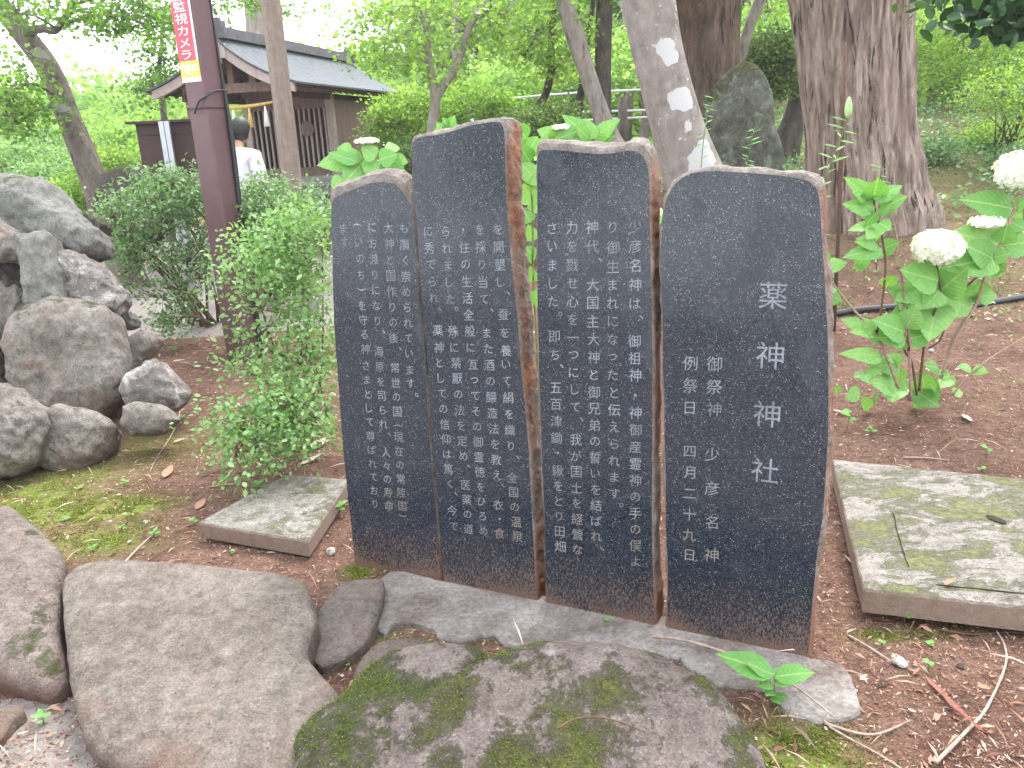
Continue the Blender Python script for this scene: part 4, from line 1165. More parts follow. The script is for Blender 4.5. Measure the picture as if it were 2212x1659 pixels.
for i, ch in enumerate('作動中'):
    glyph(ch, (zy0 + zr0) / 2, sw * 0.34, (zr0 - zy0) * 0.88, M['white'], 0.0058, sw * (i - 1) * 0.30, sg)
# cable down the right side and its tie
ce = Vector((pb.x, pb.y, 0)) - d1 * (hd - .02) + d2 * (hd + 0.014)
pts = [ce + Vector((0, 0, z)) + Vector((0.006 * math.sin(z * 5), 0, 0)) for z in np.linspace(0.02, 1.95, 24)] + [ce - d2 * 0.01 + Vector((0, 0, 2.3)), ce - d2 * .01 + Vector((0, 0, 4.5))]
g = Geo(); g.tube(pts, [0.017] * 20 + [0.014, .012, .010, .009, .006, .006], 8); g.make('cable', M['rubber'], pr, smooth=True)
zt = zat(205)
g = Geo()
c4 = Vector((pb.x, pb.y, 0))
tie = [c4 - d1 * hd + d2 * (hd + .022) + Vector((0, 0, zt + .02)), c4 + d2 * (hd + .012) + d1 * 0.02 + Vector((0, 0, zt + .015)), c4 + d1 * (hd + .006) + d2 * (hd + .006) + Vector((0, 0, zt - .02)),
       c4 + d1 * (hd + .02) + d2 * (hd - .05) + Vector((0, 0, zt - .05)), c4 + d1 * (hd + .03) + d2 * (hd - .09) + Vector((0, 0, zt - .12))]
g.tube(catmull(tie, 5), 0.007, 6); g.make('cable_tie', M['rubber'], pr, smooth=True)
g = Geo(); 
for off_ in (0,):
    for dd, ax_ in ((d1, d2), (d2, d1)):
        a0 = c4 + dd * (hd + .0015) - ax_ * hd; a0.z = zat(238)
        g.box(a0, ax_ * side, dd * 0.003, Vector((0, 0, 0.012)))
g.make('band', M['box_brown'], pr)
# ground end of the cable
g = Geo(); g.tube([G(568, 742, .05), G(590, 760, .03), G(625, 772, .02), G(660, 775, .015)], 0.013, 8)
o = g.make('cable_end', M['rubber'], origin=G(600, 765), smooth=True); tag(o, 'short length of black cable on the soil right of the maroon pole', 'cable')

# wooden post behind
def post(label, top, bot, wpx, Yd, m, name='wooden_post'):
    b_ = AT(bot[0], bot[1], Yd); zt_ = 4.4
    base = Vector((b_.x, b_.y, 0)); w = wpx * PXM(Yd) * 0.78
    rt_ = empty(name, base); tag(rt_, label, 'post')
    a = Matrix.Rotation(R(28), 3, 'Z')
    gg = Geo(); ux = a @ Vector((w, 0, 0)); uy = a @ Vector((0, w, 0))
    gg.box(base - ux / 2 - uy / 2 - Vector((0, 0, .1)), ux, uy, Vector((0, 0, zt_))); gg.make('shaft', m, rt_)
    gg = Geo(); gg.box(base - ux * .65 - uy * .65 - Vector((0, 0, .05)), ux * 1.3, uy * 1.3, Vector((0, 0, .13))); gg.make('foot', M['stone_pale'], rt_)
    return rt_
post('slim weathered wooden post in front of the small shrine', (595, 0), (636, 430), 40, 7.6, M['post_wood'])

# brown notice box on a steel post
nb = AT(352, 330, 8.0)
nr_ = empty('notice_box', Vector((nb.x, nb.y, 0))); tag(nr_, 'dark brown notice box seen from behind on a bright steel post', 'notice box')
wv = Vector((1, 0.12, 0)).normalized(); dv = Vector((-0.12, 1, 0)).normalized()
tl = AT(292, 268, 8.0); zt_, zb_ = tl.z, AT(300, 388, 8.0).z
wid = 125 * PXM(8.0)
g = Geo(); g.box(Vector((tl.x, tl.y, zb_)), wv * wid, dv * 0.25, Vector((0, 0, zt_ - zb_))); g.make('case', M['box_brown'], nr_)
g = Geo(); g.box(Vector((tl.x, tl.y, zt_)) - wv * .07 - dv * .06, wv * (wid + .14), dv * 0.4, Vector((0, 0, .022))); g.make('cap', M['box_brown'], nr_)
g = Geo(); g.box(Vector((tl.x, tl.y, zt_ - .10)) - dv * .012 + wv * .02, wv * (wid - .04), dv * 0.012, Vector((0, 0, .015))); g.make('seam', M['box_brown'], nr_)
sp0 = AT(358, 300, 7.9)
g = Geo()
for k in (0, 1):
    g.box(Vector((sp0.x - .045 + k * .05, sp0.y, -0.1)), wv * 0.042, dv * .05, Vector((0, 0, zt_ + .11)))
g.make('steel_post', M['steel'], nr_)

# ------------------------------------------------------------------ SHRINE
SX, SY, yaw, RW, RL, ZE, ZR = -4.20, 10.70, -0.19, 1.86, 4.55, 2.17, 2.72
gd = Vector((math.cos(yaw), math.sin(yaw), 0)); sdv = Vector((-math.sin(yaw), math.cos(yaw), 0)); zv = Vector((0, 0, 1))
P0 = Vector((SX, SY, 0)); CM = P0 + gd * (RW / 2)
sh = empty('small_shrine', CM + sdv * 2.6); tag(sh, 'small wooden shrine with gabled grey roof and slatted front on a stone base', 'shrine')
def S(a, b, z): return CM + gd * a + sdv * b + zv * z
def roofz(a): x = abs(a) / (RW / 2); return ZR - (ZR - ZE) * (x ** 0.82) - 0.05 * math.sin(math.pi * x)
# roof in courses on both slopes
for sgn in (1, -1):
    NC = 13
    for k in range(NC):
        x0, x1 = (k / NC) * (RW / 2 + .06), ((k + 1) / NC) * (RW / 2 + .06) + 0.012
        g = Geo()
        p = [S(sgn * x0, -0.02, roofz(min(x0, RW / 2)) + 0.018), S(sgn * x1, -0.02, roofz(min(x1, RW / 2)) + 0.018 - (0.02 if x1 > RW / 2 else 0))]
        L = sdv * (RL + .04)
        V_ = [p[0], p[1], p[1] + L, p[0] + L]; V_ += [v - zv * 0.022 for v in V_]
        g.add(V_, [[0, 1, 2, 3], [7, 6, 5, 4], [0, 4, 5, 1], [1, 5, 6, 2], [2, 6, 7, 3], [3, 7, 4, 0]])
        g.make('roof_course', M['roof'], sh)
    # eave board, barge boards, rafters
    g = Geo(); g.box(S(sgn * (RW / 2 - .02), 0, ZE - .05), gd * (.05 * sgn), sdv * RL, zv * .035); g.make('eave_board', M['wood_dark'], sh)
    for yb in (0.0, RL - .04):
        V_, F_2 = [], []
        for k in range(9):
            x = k / 8 * (RW / 2)
            zt2 = roofz(x) - 0.012; th_ = 0.13 - 0.03 * k / 8
            for (dy_, dz_) in ((0, 0), (0.04, 0), (0.04, -th_), (0, -th_)): V_.append(S(sgn * x, yb + dy_, zt2 + dz_))
        for k in range(8):
            for q_ in range(4): F_2.append([k * 4 + q_, k * 4 + (q_ + 1) % 4, k * 4 + 4 + (q_ + 1) % 4, k * 4 + 4 + q_])
        F_2 += [[0, 1, 2, 3], [32, 33, 34, 35]]
        obj('barge_board', V_, F_2, M['wood_pale'], sh, smooth=False)
    for k in range(19):
        yb = 0.2 + k * (RL - .4) / 18
        g = Geo()
        a0, a1 = S(sgn * 0.42, yb, roofz(0.42) - .075), S(sgn * (RW / 2 - .05), yb, ZE - .085)
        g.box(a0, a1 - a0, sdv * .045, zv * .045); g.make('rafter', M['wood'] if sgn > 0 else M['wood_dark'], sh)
g = Geo(); g.box(S(-.09, 0.12, ZR - .01), gd * .18, sdv * (RL - .25), zv * .07); g.make('ridge', M['ridge'], sh)
g = Geo(); g.box(S(-.06, 0.12, ZR + .06), gd * .12, sdv * (RL - .25), zv * .06); g.make('ridge_cap', M['ridge'], sh)
for yb in (0.02, RL - .22):
    g = Geo(); g.box(S(-.13, yb, ZR - .02), gd * .26, sdv * .12, zv * .12); g.box(S(-.10, yb + .01, ZR + .10), gd * .20, sdv * .10, zv * .07); g.box(S(-.055, yb + .02, ZR + .17), gd * .11, sdv * .08, zv * .04)
    g.make('ridge_end', M['ridge'], sh)
# ceiling under the roof and the gable frame
for b0_, mm_ in ((0.25, M['wood']), (1.75, M['wood'])):
    g = Geo(); g.box(S(-.66, b0_, 2.10), gd * 1.32, sdv * .08, zv * .11); g.make('tie_beam', mm_, sh)
    for a_ in (-0.28, 0.0, 0.28):
        g = Geo(); g.box(S(a_ - .04, b0_ + .01, 2.21), gd * .08, sdv * .06, zv * (roofz(a_) - 2.26)); g.make('strut', M['wood'], sh)
g = Geo(); g.box(S(-.12, -0.01, ZR - .24), gd * .24, sdv * .035, zv * .16); g.box(S(-.05, -0.012, ZR - .30), gd * .10, sdv * .035, zv * .06); g.make('gable_pendant', M['wood_pale'], sh)
for a_ in (-.66, .60):
    g = Geo(); g.box(S(a_, 0.22, 2.03), gd * .06, sdv * (RL - .45), zv * .075); g.make('side_beam', M['wood_dark'], sh)
# cell
c0, c1, hw, zb0, zb1 = 1.75, 3.75, 0.66, 1.02, 2.10
g = Geo(); g.box(S(hw - .03, c0 + .1, zb0), gd * .03, sdv * (c1 - c0 - .2), zv * (zb1 - zb0)); g.make('side_wall', M['wood'], sh)
g = Geo(); g.box(S(-hw, c0 + .1, zb0), gd * .03, sdv * (c1 - c0 - .2), zv * (zb1 - zb0)); g.make('side_wall', M['wood'], sh)
g = Geo(); g.box(S(-hw + .05, c1 - .06, zb0), gd * (2 * hw - .1), sdv * .03, zv * (zb1 - zb0)); g.make('back_wall', M['wood_dark'], sh)
for a_ in (-hw - .01, hw - .09):
    for b_ in (c0, c1 - .1):
        g = Geo(); g.box(S(a_, b_, zb0), gd * .10, sdv * .10, zv * (zb1 - zb0)); g.make('corner_post', M['wood_pale'] if b_ == c0 else M['wood'], sh)
g = Geo(); g.box(S(-hw + .09, c0 + .02, zb0), gd * (2 * hw - .18), sdv * .06, zv * .12); g.make('sill', M['wood'], sh)
g = Geo(); g.box(S(-hw + .09, c0 + .02, zb1 - .17), gd * (2 * hw - .18), sdv * .06, zv * .17); g.make('lintel', M['wood'], sh)
g = Geo(); g.box(S(-.05, c0 + .01, zb0 + .12), gd * .10, sdv * .07, zv * (zb1 - zb0 - .29)); g.make('door_stile', M['wood'], sh)
for k in range(15):
    a_ = -hw + .13 + k * (2 * hw - .26) / 14
    if abs(a_) < .06: continue
    g = Geo(); g.box(S(a_ - .013, c0 + .04, zb0 + .12), gd * .026, sdv * .025, zv * (zb1 - zb0 - .29)); g.make('lattice_bar', M['wood_pale'], sh)
V_, F_2 = tube([S(.26, c0 + .02, 1.66), S(.26, c0 + .045, 1.66)], 0.10, 20); obj('round_crest', V_, F_2, M['wood'], sh, smooth=False)
g = Geo(); g.box(S(-hw + .1, c0 + .5, zb0 + .05), gd * (2 * hw - .2), sdv * .02, zv * (zb1 - zb0 - .1)); g.make('inner_wall', M['wood_dark'], sh)
# boards on the side wall
for k in range(9):
    b_ = c0 + .11 + k * (c1 - c0 - .22) / 9
    g = Geo(); g.box(S(hw, b_ + .004, zb0 + .01), gd * .008, sdv * ((c1 - c0 - .22) / 9 - .008), zv * (zb1 - zb0 - .08)); g.make('wall_board', M['wood'], sh)
# porch posts and straw rope
for a_ in (-.64, .56):
    g = Geo(); g.box(S(a_, .25, .9), gd * .09, sdv * .09, zv * 1.25); g.make('porch_post', M['wood'], sh)
rp = [S(-.62 + 1.24 * k / 12, .22, 1.98 - 0.05 * math.sin(math.pi * k / 12)) for k in range(13)]
V_, F_2 = tube(rp, [.012 + .012 * math.sin(math.pi * k / 12) for k in range(13)], 7); obj('straw_rope', V_, F_2, M['rope'], sh)
for k in range(5):
    p = S(-.42 + .21 * k, .22, 1.93)
    V_, F_2 = tube([p, p - zv * .09, p - zv * .24], [.01, .02, .04], 7); obj('rope_tassel', V_, F_2, M['rope'] if k % 2 else M['white'], sh)
# stone base
g = Geo(); g.box(S(-1.0, c0 - .5, .90), gd * 2.0, sdv * (c1 - c0 + .9), zv * .12); g.make('base_slab', M['stone_pale'], sh)
g = Geo(); g.box(S(-.95, c0 - .44, .78), gd * 1.9, sdv * (c1 - c0 + .78), zv * .118); g.make('base_step', M['stone_pale'], sh)
rb = random.Random(5)
for lay, z0_ in enumerate((-.05, .38)):
    for k in range(5):
        a_ = -.9 + k * .36 + (0.08 if lay else 0)
        g = Geo(); g.box(S(a_ + .01, c0 - .40 + rb.uniform(-.02, .02), z0_), gd * .34, sdv * .4, zv * .41); g.make('base_stone', M['rock_grey'], sh)
    for k in range(7):
        b_ = c0 - .38 + k * .40
        g = Geo(); g.box(S(.55 + rb.uniform(-.02, .02), b_ + .01, z0_), gd * .38, sdv * .385, zv * .41); g.make('base_stone', M['rock_grey'], sh)
# ------------------------------------------------------------------ PERSON at the shrine
pp = AT(512, 400, 8.3); feet = Vector((pp.x, pp.y, 0))
pe = empty('person', feet); tag(pe, 'person in a white shirt with black hair, seen from behind, head bowed towards the shrine', 'person')
def skin(name, verts, edges, m, parent, sub=2, root=0):
    me = bpy.data.meshes.new('mesh'); me.from_pydata([v[:3] for v in verts], edges, []); me.update()
    o = link(name, me, m, parent)
    md = o.modifiers.new('skin', 'SKIN')
    for i, v in enumerate(verts):
        r_ = v[3]; me.skin_vertices[0].data[i].radius = (r_, v[4] if len(v) > 4 else r_)
    me.skin_vertices[0].data[root].use_root = True
    o.modifiers.new('sub', 'SUBSURF').levels = sub
    o.modifiers['sub'].render_levels = sub
    for p_ in me.polygons: p_.use_smooth = True
    md.use_smooth_shade = True
    return o
# facing the shrine (away from the viewer, a little to the right); x right, y forward
fw = Vector((0.35, 0.93, 0)).normalized(); rt3 = Vector((fw.y, -fw.x, 0))
def B(x, y, z): v = rt3 * x + fw * y; return (v.x, v.y, z)
body = [(*B(0, 0, .95), .13, .10), (*B(0, .01, 1.10), .105, .08), (*B(0, .03, 1.28), .12, .08), (*B(0, .06, 1.38), .08, .06), (*B(0, .09, 1.47), .05), (*B(0, .12, 1.55), .05),
        (*B(.17, .06, 1.39), .055), (*B(.22, .08, 1.12), .045), (*B(.16, .27, 1.10), .035), (*B(.05, .33, 1.22), .03),
        (*B(-.17, .06, 1.39), .055), (*B(-.22, .08, 1.12), .045), (*B(-.16, .27, 1.10), .035), (*B(-.05, .33, 1.22), .03),
        (*B(.10, 0, .88), .09), (*B(.11, .02, .50), .06), (*B(.11, 0, .10), .04), (*B(.11, .14, .04), .035),
        (*B(-.10, 0, .88), .09), (*B(-.11, .02, .50), .06), (*B(-.11, 0, .10), .04), (*B(-.11, .14, .04), .035)]
edges = [(0, 1), (1, 2), (2, 3), (3, 4), (4, 5), (3, 6), (6, 7), (7, 8), (8, 9), (3, 10), (10, 11), (11, 12), (12, 13), (0, 14), (14, 15), (15, 16), (16, 17), (0, 18), (18, 19), (19, 20), (20, 21)]
skin('body', body, edges, M['skin'], pe)
sh_b = [(*B(0, 0, .93), .155, .125), (*B(0, .01, 1.10), .15, .12), (*B(0, .03, 1.28), .20, .145), (*B(0, .055, 1.40), .17, .13), (*B(0, .08, 1.48), .085),
        (*B(.19, .06, 1.37), .095), (*B(.245, .08, 1.12), .065), (*B(.19, .24, 1.10), .05), (*B(-.19, .06, 1.37), .095), (*B(-.245, .08, 1.12), .065), (*B(-.19, .24, 1.10), .05)]
skin('shirt', sh_b, [(0, 1), (1, 2), (2, 3), (3, 4), (3, 5), (5, 6), (6, 7), (3, 8), (8, 9), (9, 10)], M['shirt'], pe)
tr_b = [(*B(0, 0, .93), .14, .115), (*B(.10, 0, .84), .105), (*B(.11, .02, .50), .08), (*B(.11, 0, .08), .062), (*B(-.10, 0, .84), .105), (*B(-.11, .02, .50), .08), (*B(-.11, 0, .08), .062)]
skin('trousers', tr_b, [(0, 1), (1, 2), (2, 3), (0, 4), (4, 5), (5, 6)], M['trousers'], pe)
hc = Vector(B(0.0, .17, 1.62))
def ellip(c, rx, ry, rz, rot, n1=18, n2=14, f=None):
    V, F = [], []
    for i in range(n2 + 1):
        ph = math.pi * i / n2
        for k in range(n1):
            th = 2 * math.pi * k / n1
            v = Vector((math.sin(ph) * math.cos(th) * rx, math.sin(ph) * math.sin(th) * ry, math.cos(ph) * rz))
            if f: v = f(v)
            V.append(rot @ v + c)
    for i in range(n2):
        for k in range(n1): F.append([i * n1 + k, i * n1 + (k + 1) % n1, (i + 1) * n1 + (k + 1) % n1, (i + 1) * n1 + k])
    return V, F
hrot = Matrix((rt3, fw, Vector((0, 0, 1)))).transposed() @ Matrix.Rotation(R(-28), 3, 'X')
def facef(v):
    v = v.copy()
    if v.y > 0.06 and abs(v.x) < .025 and -.04 < v.z < .02: v.y += .022
    if v.z < -0.05: v.x *= .82
    return v
V_, F_2 = ellip(hc, .078, .098, .118, hrot, 28, 22, facef)
def addl(V_): return [tuple(v + feet) for v in V_]
obj('head', addl(V_), F_2, M['skin'], pe)
for s in (-1, 1):
    V_, F_2 = ellip(hc + hrot @ Vector((s * .080, 0.0, -.005)), .012, .02, .034, hrot, 10, 8); obj('ear', addl(V_), F_2, M['skin'], pe)
    V_, F_2 = ellip(hc + hrot @ Vector((s * .032, .088, .005)), .011, .008, .006, hrot, 8, 6); obj('eye', addl(V_), F_2, M['hair'], pe)
V_, F_2 = ellip(hc + hrot @ Vector((0, .088, -.055)), .024, .008, .007, hrot, 8, 6); obj('mouth', addl(V_), F_2, M['deadleaf_red'], pe)
def hairf(v):
    v = v.copy(); s = 1 + 0.04 * noise.noise(v * 40)
    if v.y > .045 and v.z < .055: v.y *= .55
    if v.z < -.09: v *= .92
    return v * s
V_, F_2 = ellip(hc + hrot @ Vector((0, -.014, .004)), .096, .112, .132, hrot, 28, 22, hairf); obj('hair', addl(V_), F_2, M['hair'], pe)

# ------------------------------------------------------------------ TREES
tree('leaning pale grey tree on the far left with a forked limb', [[(250, 520, 60, 9.5), (232, 470, 56, 9.5), (195, 370, 50, 9.5), (150, 260, 46, 9.5), (105, 150, 44, 9.5), (40, 60, 40, 9.5), (-20, -20, 36, 9.5), (-100, -160, 30, 9.4)],
      [(72, 96, 22, 9.5), (66, 70, 18, 9.45), (90, 62, 15, 9.4), (118, 66, 14, 9.3), (140, 40, 12, 9.2), (158, 5, 12, 9.1), (185, -40, 10, 9.0), (220, -70, 8, 9)]],
     M['bark_grey'], [blob(40, 30, 9, 60, 35, .7, .35), blob(235, 35, 9, 90, 32, .7, .55), blob(335, 60, 9.3, 50, 26, .5, .25), blob(15, 200, 8.5, 50, 85, .7, .6), blob(45, 265, 8.8, 55, 40, .6, .4), blob(120, -60, 9, 260, 60, 1.2, .8), blob(310, 10, 9.3, 60, 22, .5, .25)],
     M['leaf_maple'], .062, 70, .16, 20, seed=31, n=16, amp=.05, flat=.3)
tree('slender tree with airy foliage behind the maroon pole', [[(366, 420, 16, 14), (362, 330, 14, 14), (352, 230, 12, 14), (344, 150, 9, 14), (350, 80, 7, 14), (345, 20, 5, 14)]],
     M['bark_grey'], [blob(345, 130, 13.5, 48, 55, .6, .6), blob(330, 200, 13.5, 60, 35, .6, .5), blob(375, 60, 13.5, 40, 50, .6, .3), blob(470, 60, 14, 22, 48, .5, .22), blob(610, 20, 14.5, 90, 18, .6, .15), blob(555, 12, 14.5, 60, 20, .6, .2)],
     M['leaf_maple'], .075, 60, .17, 18, seed=32, n=10)
tree('thick pale trunk rising behind the shrine roof', [[(575, 380, 62, 17), (572, 200, 58, 17), (562, 80, 54, 17), (555, -60, 52, 17), (550, -260, 44, 17)]], M['bark_pale'],
     [blob(560, -150, 17, 160, 60, 1.5, .5)], M['leaf_maple'], .11, 50, .3, 16, seed=33, n=18)
tree('young forked tree with two slim stems above the tallest slab', [[(930, 360, 24, 10.5), (932, 300, 22, 10.5), (936, 255, 21, 10.5), (940, 215, 19, 10.5), (930, 150, 15, 10.5), (921, 70, 13, 10.5), (914, -10, 12, 10.5), (905, -120, 9, 10.5)],
      [(940, 215, 19, 10.5), (958, 185, 17, 10.5), (985, 145, 16, 10.5), (1000, 100, 15, 10.5), (1018, 50, 14, 10.5), (1050, 5, 13, 10.5), (1100, -60, 10, 10.5)]],
     M['bark_pale'], [blob(800, 45, 10.5, 75, 26, .9, .40), blob(860, 90, 10.3, 95, 30, .8, .55), blob(830, 135, 10.3, 60, 22, .6, .3), blob(1010, 60, 10.8, 90, 55, .9, .55), blob(1090, 30, 10.6, 90, 40, .8, .5), blob(905, 15, 10.3, 80, 20, .6, .35), blob(985, 165, 10.8, 60, 30, .6, .25)],
     M['leaf_lime'], .062, 70, .17, 18, seed=34, n=12, flat=.28)
tree('thin reddish trunk bending left behind the third slab', [[(1138, 330, 20, 12), (1142, 272, 18, 12), (1160, 235, 16, 12), (1180, 200, 16, 12), (1192, 140, 14, 12), (1190, 80, 13, 12), (1200, 0, 12, 12), (1215, -80, 10, 12)]],
     M['bark_brown'], [blob(1180, 60, 11.7, 110, 55, .9, .7), blob(1130, 120, 11.9, 90, 35, .8, .5), blob(1200, 150, 12.2, 80, 35, .8, .4)], M['leaf_lime'], .07, 70, .2, 18, seed=35, n=10)
tree('pale ribbed trunk leaning left, crossing the dark trunk', [[(1328, 330, 58, 11), (1312, 290, 44, 11), (1290, 225, 36, 11), (1262, 140, 36, 11), (1240, 70, 38, 11), (1215, -10, 30, 11), (1190, -120, 26, 11)]],
     M['bark_pale'], [blob(1230, -70, 11, 170, 60, 1.2, .7)], M['leaf_maple'], .09, 60, .25, 18, seed=36, n=18, flute=.12)
tree('straight dark trunk beside the pale ribbed one', [[(1312, 335, 48, 11.4), (1304, 290, 38, 11.4), (1302, 200, 33, 11.4), (1303, 100, 32, 11.4), (1306, 0, 31, 11.4), (1308, -160, 28, 11.4)]],
     M['bark_dark'], [blob(1360, -80, 11.4, 190, 60, 1.2, .7)], M['leaf_maple'], .09, 60, .25, 18, seed=37, n=16)
tree('thin black stem left of the pale ribbed trunk', [[(1243, 300, 20, 12.5), (1248, 250, 18, 12.5), (1256, 190, 14, 12.5), (1270, 80, 11, 12.5), (1285, -20, 9, 12.5)]], M['bark_dark'], [blob(1270, 90, 12.3, 70, 60, .6, .35)], M['leaf_lime'], .07, 60, .2, 16, seed=38, n=10)
tree('broad smooth trunk with white lichen patches behind the rightmost slab', [[(1540, 480, 150, 6.6), (1505, 400, 128, 6.6), (1470, 300, 108, 6.6), (1442, 200, 100, 6.6), (1418, 100, 98, 6.6), (1402, 0, 100, 6.6), (1390, -120, 96, 6.6), (1380, -340, 84, 6.6)]],
     M['bark_lichen'], [blob(1380, -330, 6.6, 420, 90, 1.6, .9)], M['leaf_maple'], .09, 60, .3, 18, seed=39, n=36, amp=.03)
tree('dark brown furrowed trunk behind the standing stone', [[(1545, 400, 170, 12.2), (1540, 330, 140, 12.2), (1530, 200, 128, 12.2), (1520, 80, 140, 12.2), (1512, -20, 150, 12.2), (1505, -200, 150, 12.2)]],
     M['bark_brown'], [blob(1560, -160, 12, 220, 80, 1.6, .7)], M['leaf_dark'], .1, 60, .3, 18, seed=40, n=40, flute=.22, fl_n=7)
tree('pair of smooth pale stems right of the dark furrowed trunk', [[(1588, 300, 34, 12.6), (1584, 200, 32, 12.6), (1580, 100, 32, 12.6), (1583, 0, 32, 12.6), (1588, -140, 28, 12.6)], [(1588, 180, 26, 12.7), (1600, 130, 22, 12.7), (1618, 60, 20, 12.7), (1640, 5, 22, 12.7), (1670, -80, 18, 12.7)]],
     M['bark_pale'], [blob(1650, -60, 12.6, 150, 50, 1, .5), blob(1660, 25, 14, 60, 28, .6, .35)], M['leaf_lime'], .08, 60, .2, 18, seed=41, n=16)
tree('dark slanting trunk just behind the huge old trunk', [[(1690, 330, 70, 13.5), (1712, 270, 46, 13.5), (1728, 210, 38, 13.5), (1738, 150, 34, 13.5), (1742, 50, 30, 13.5), (1745, -80, 28, 13.5)]], M['bark_dark'], [blob(1760, -60, 13.5, 150, 50, 1, .4)], M['leaf_maple'], .09, 50, .25, 16, seed=42, n=16)
# the huge old tree: rings shaped by hand
def big_tree():
    Yd = GP(1850, 478).y
    rows = [(500, 1746, 2022), (470, 1747, 2018), (440, 1748, 2008), (400, 1749, 1992), (350, 1750, 1985), (300, 1748, 1972), (240, 1742, 1966), (180, 1736, 1964), (120, 1730, 1962), (60, 1722, 1960), (0, 1714, 1962), (-60, 1704, 1968), (-160, 1696, 1972), (-320, 1700, 1960)]
    base = AT(1880, 478, Yd); base.z = gh(base.x, base.y)
    root = empty('tree', base); tag(root, 'huge old tree trunk with deeply furrowed bark and a spreading foot', 'tree')
    rr = catmull(rows, 9)
    N = 220; V = []
    for j, (py, x0, x1) in enumerate(rr):
        a, b = AT(x0, py, Yd), AT(x1, py, Yd)
        c = (a + b) / 2; rad = (b - a).length / 2
        for k in range(N):
            an = 2 * math.pi * k / N
            cs, sn = math.cos(an), math.sin(an)
            z = c.z
            w1 = noise.noise(Vector((cs * 2.6, sn * 2.6, z * 0.35 + 4)))
            w2 = noise.noise(Vector((cs * 7, sn * 7, z * 0.55)))
            w3 = noise.noise(Vector((cs * 17, sn * 17, z * 1.1)))
            w4 = noise.noise(Vector((cs * 40, sn * 40, z * 2.6)))
            flare = max(0, 1.0 - z) ** 2
            s = 1.02 + 0.05 * w1 - 0.15 * abs(w2) - 0.10 * abs(w3) - 0.04 * abs(w4) + 0.05 * flare * abs(noise.noise(Vector((cs * 3.3, sn * 3.3, 2)))) + 0.05
            V.append((c.x + cs * rad * s, c.y + sn * rad * s * 0.9, c.z))
    F = []
    for j in range(len(rr) - 1):
        for k in range(N): F.append([j * N + k, j * N + (k + 1) % N, (j + 1) * N + (k + 1) % N, (j + 1) * N + k])
    F.append([(len(rr) - 1) * N + k for k in range(N)])
    obj('trunk', V, [f[::-1] for f in F], M['bark_big'], root)
    Pc, T, K = cluster_points([blob(1850, -260, 8.6, 500, 90, 2.2, 1.2)], 70, .3, 18, .4, 43)
    V, F, tn = leaf_cloud(Pc, .09, .9, 'RH', T, seed=43)
    obj('crown', V, F, M['leaf_maple'], root, smooth=False, attrs={'tone': tn})
big_tree()
tree('broad leaved dark branch hanging in the top right corner', [[(2700, 420, 60, 5.0), (2640, 200, 52, 5.0), (2560, 60, 46, 5.0), (2440, -60, 30, 4.8), (2330, -70, 16, 4.6), (2240, -30, 8, 4.5), (2180, 0, 5, 4.4)]],
     M['bark_dark'], [blob(2165, 8, 4.4, 75, 26, .35, .30), blob(2195, 45, 4.3, 35, 25, .25, .16), blob(2235, 10, 4.4, 60, 50, .4, .3), blob(2110, -25, 4.5, 70, 22, .3, .2)], M['leaf_dark'], .085, 60, .09, 9, seed=44, n=12, up=.5, shape='EL')

# trees farther off, one by one, then the wood that closes the view
GT = 'leafy trees in the distance'
far = [(60, 350, 19, 110, 50, 'rounded light green tree at the far left edge'), (190, 300, 22, 95, 55, 'pale green tree beyond the leaning trunk'), (300, 320, 20, 80, 70, 'bright green tree left of the notice box'),
       (880, 230, 20, 80, 60, 'lime green tree seen past the right end of the shrine roof'), (1010, 200, 24, 90, 90, 'hazy tree filling the gap of the forked stems'), (1110, 190, 21, 70, 60, 'soft green tree left of the bending reddish trunk'),
       (1230, 150, 22, 80, 80, 'light green tree behind the pale ribbed trunk'), (1380, 140, 19, 60, 75, 'feathery green tree between dark trunk and lichen trunk'), (1650, 70, 21, 90, 60, 'yellow green tree over the clipped shrub'),
       (2080, 60, 17, 150, 60, 'wide lime green canopy at the upper right')]
for i, (px, py, Yd, rx, ry, lab) in enumerate(far):
    gp = AT(px, 400, Yd); gz = gh(gp.x, gp.y)
    topz = AT(px, py, Yd)
    bb = Vector((gp.x, gp.y, gz))
    t_ = empty('tree', bb); tag(t_, lab, 'tree', GT)
    pts = catmull([bb - Vector((0, 0, .1)), bb.lerp(topz, .5) + Vector((.15, 0, 0)), topz], 4)
    V, F = bark_tube(pts, [.13 - .01 * k for k in range(len(pts))], 9, .05)
    obj('trunk', V, F, M['bark_grey' if i % 2 else 'bark_pale'], t_)
    s_ = PXM(Yd)
    bl = [(tuple(topz + Vector((random.uniform(-.6, .6) * rx * s_, random.uniform(-1, 1), random.uniform(-.5, .5) * ry * s_))), (rx * s_ * .6, 1.0, ry * s_ * .45), 1) for _ in range(6)]
    Pc, T, K = cluster_points(bl, 26, .24, 22, .35, 60 + i)
    V, F, tn = leaf_cloud(Pc, .12, .9, 'RH', T, seed=60 + i)
    obj('crown', V, F, M['leaf_lime' if i % 3 == 0 else 'leaf_far'], t_, smooth=False, attrs={'tone': tn})
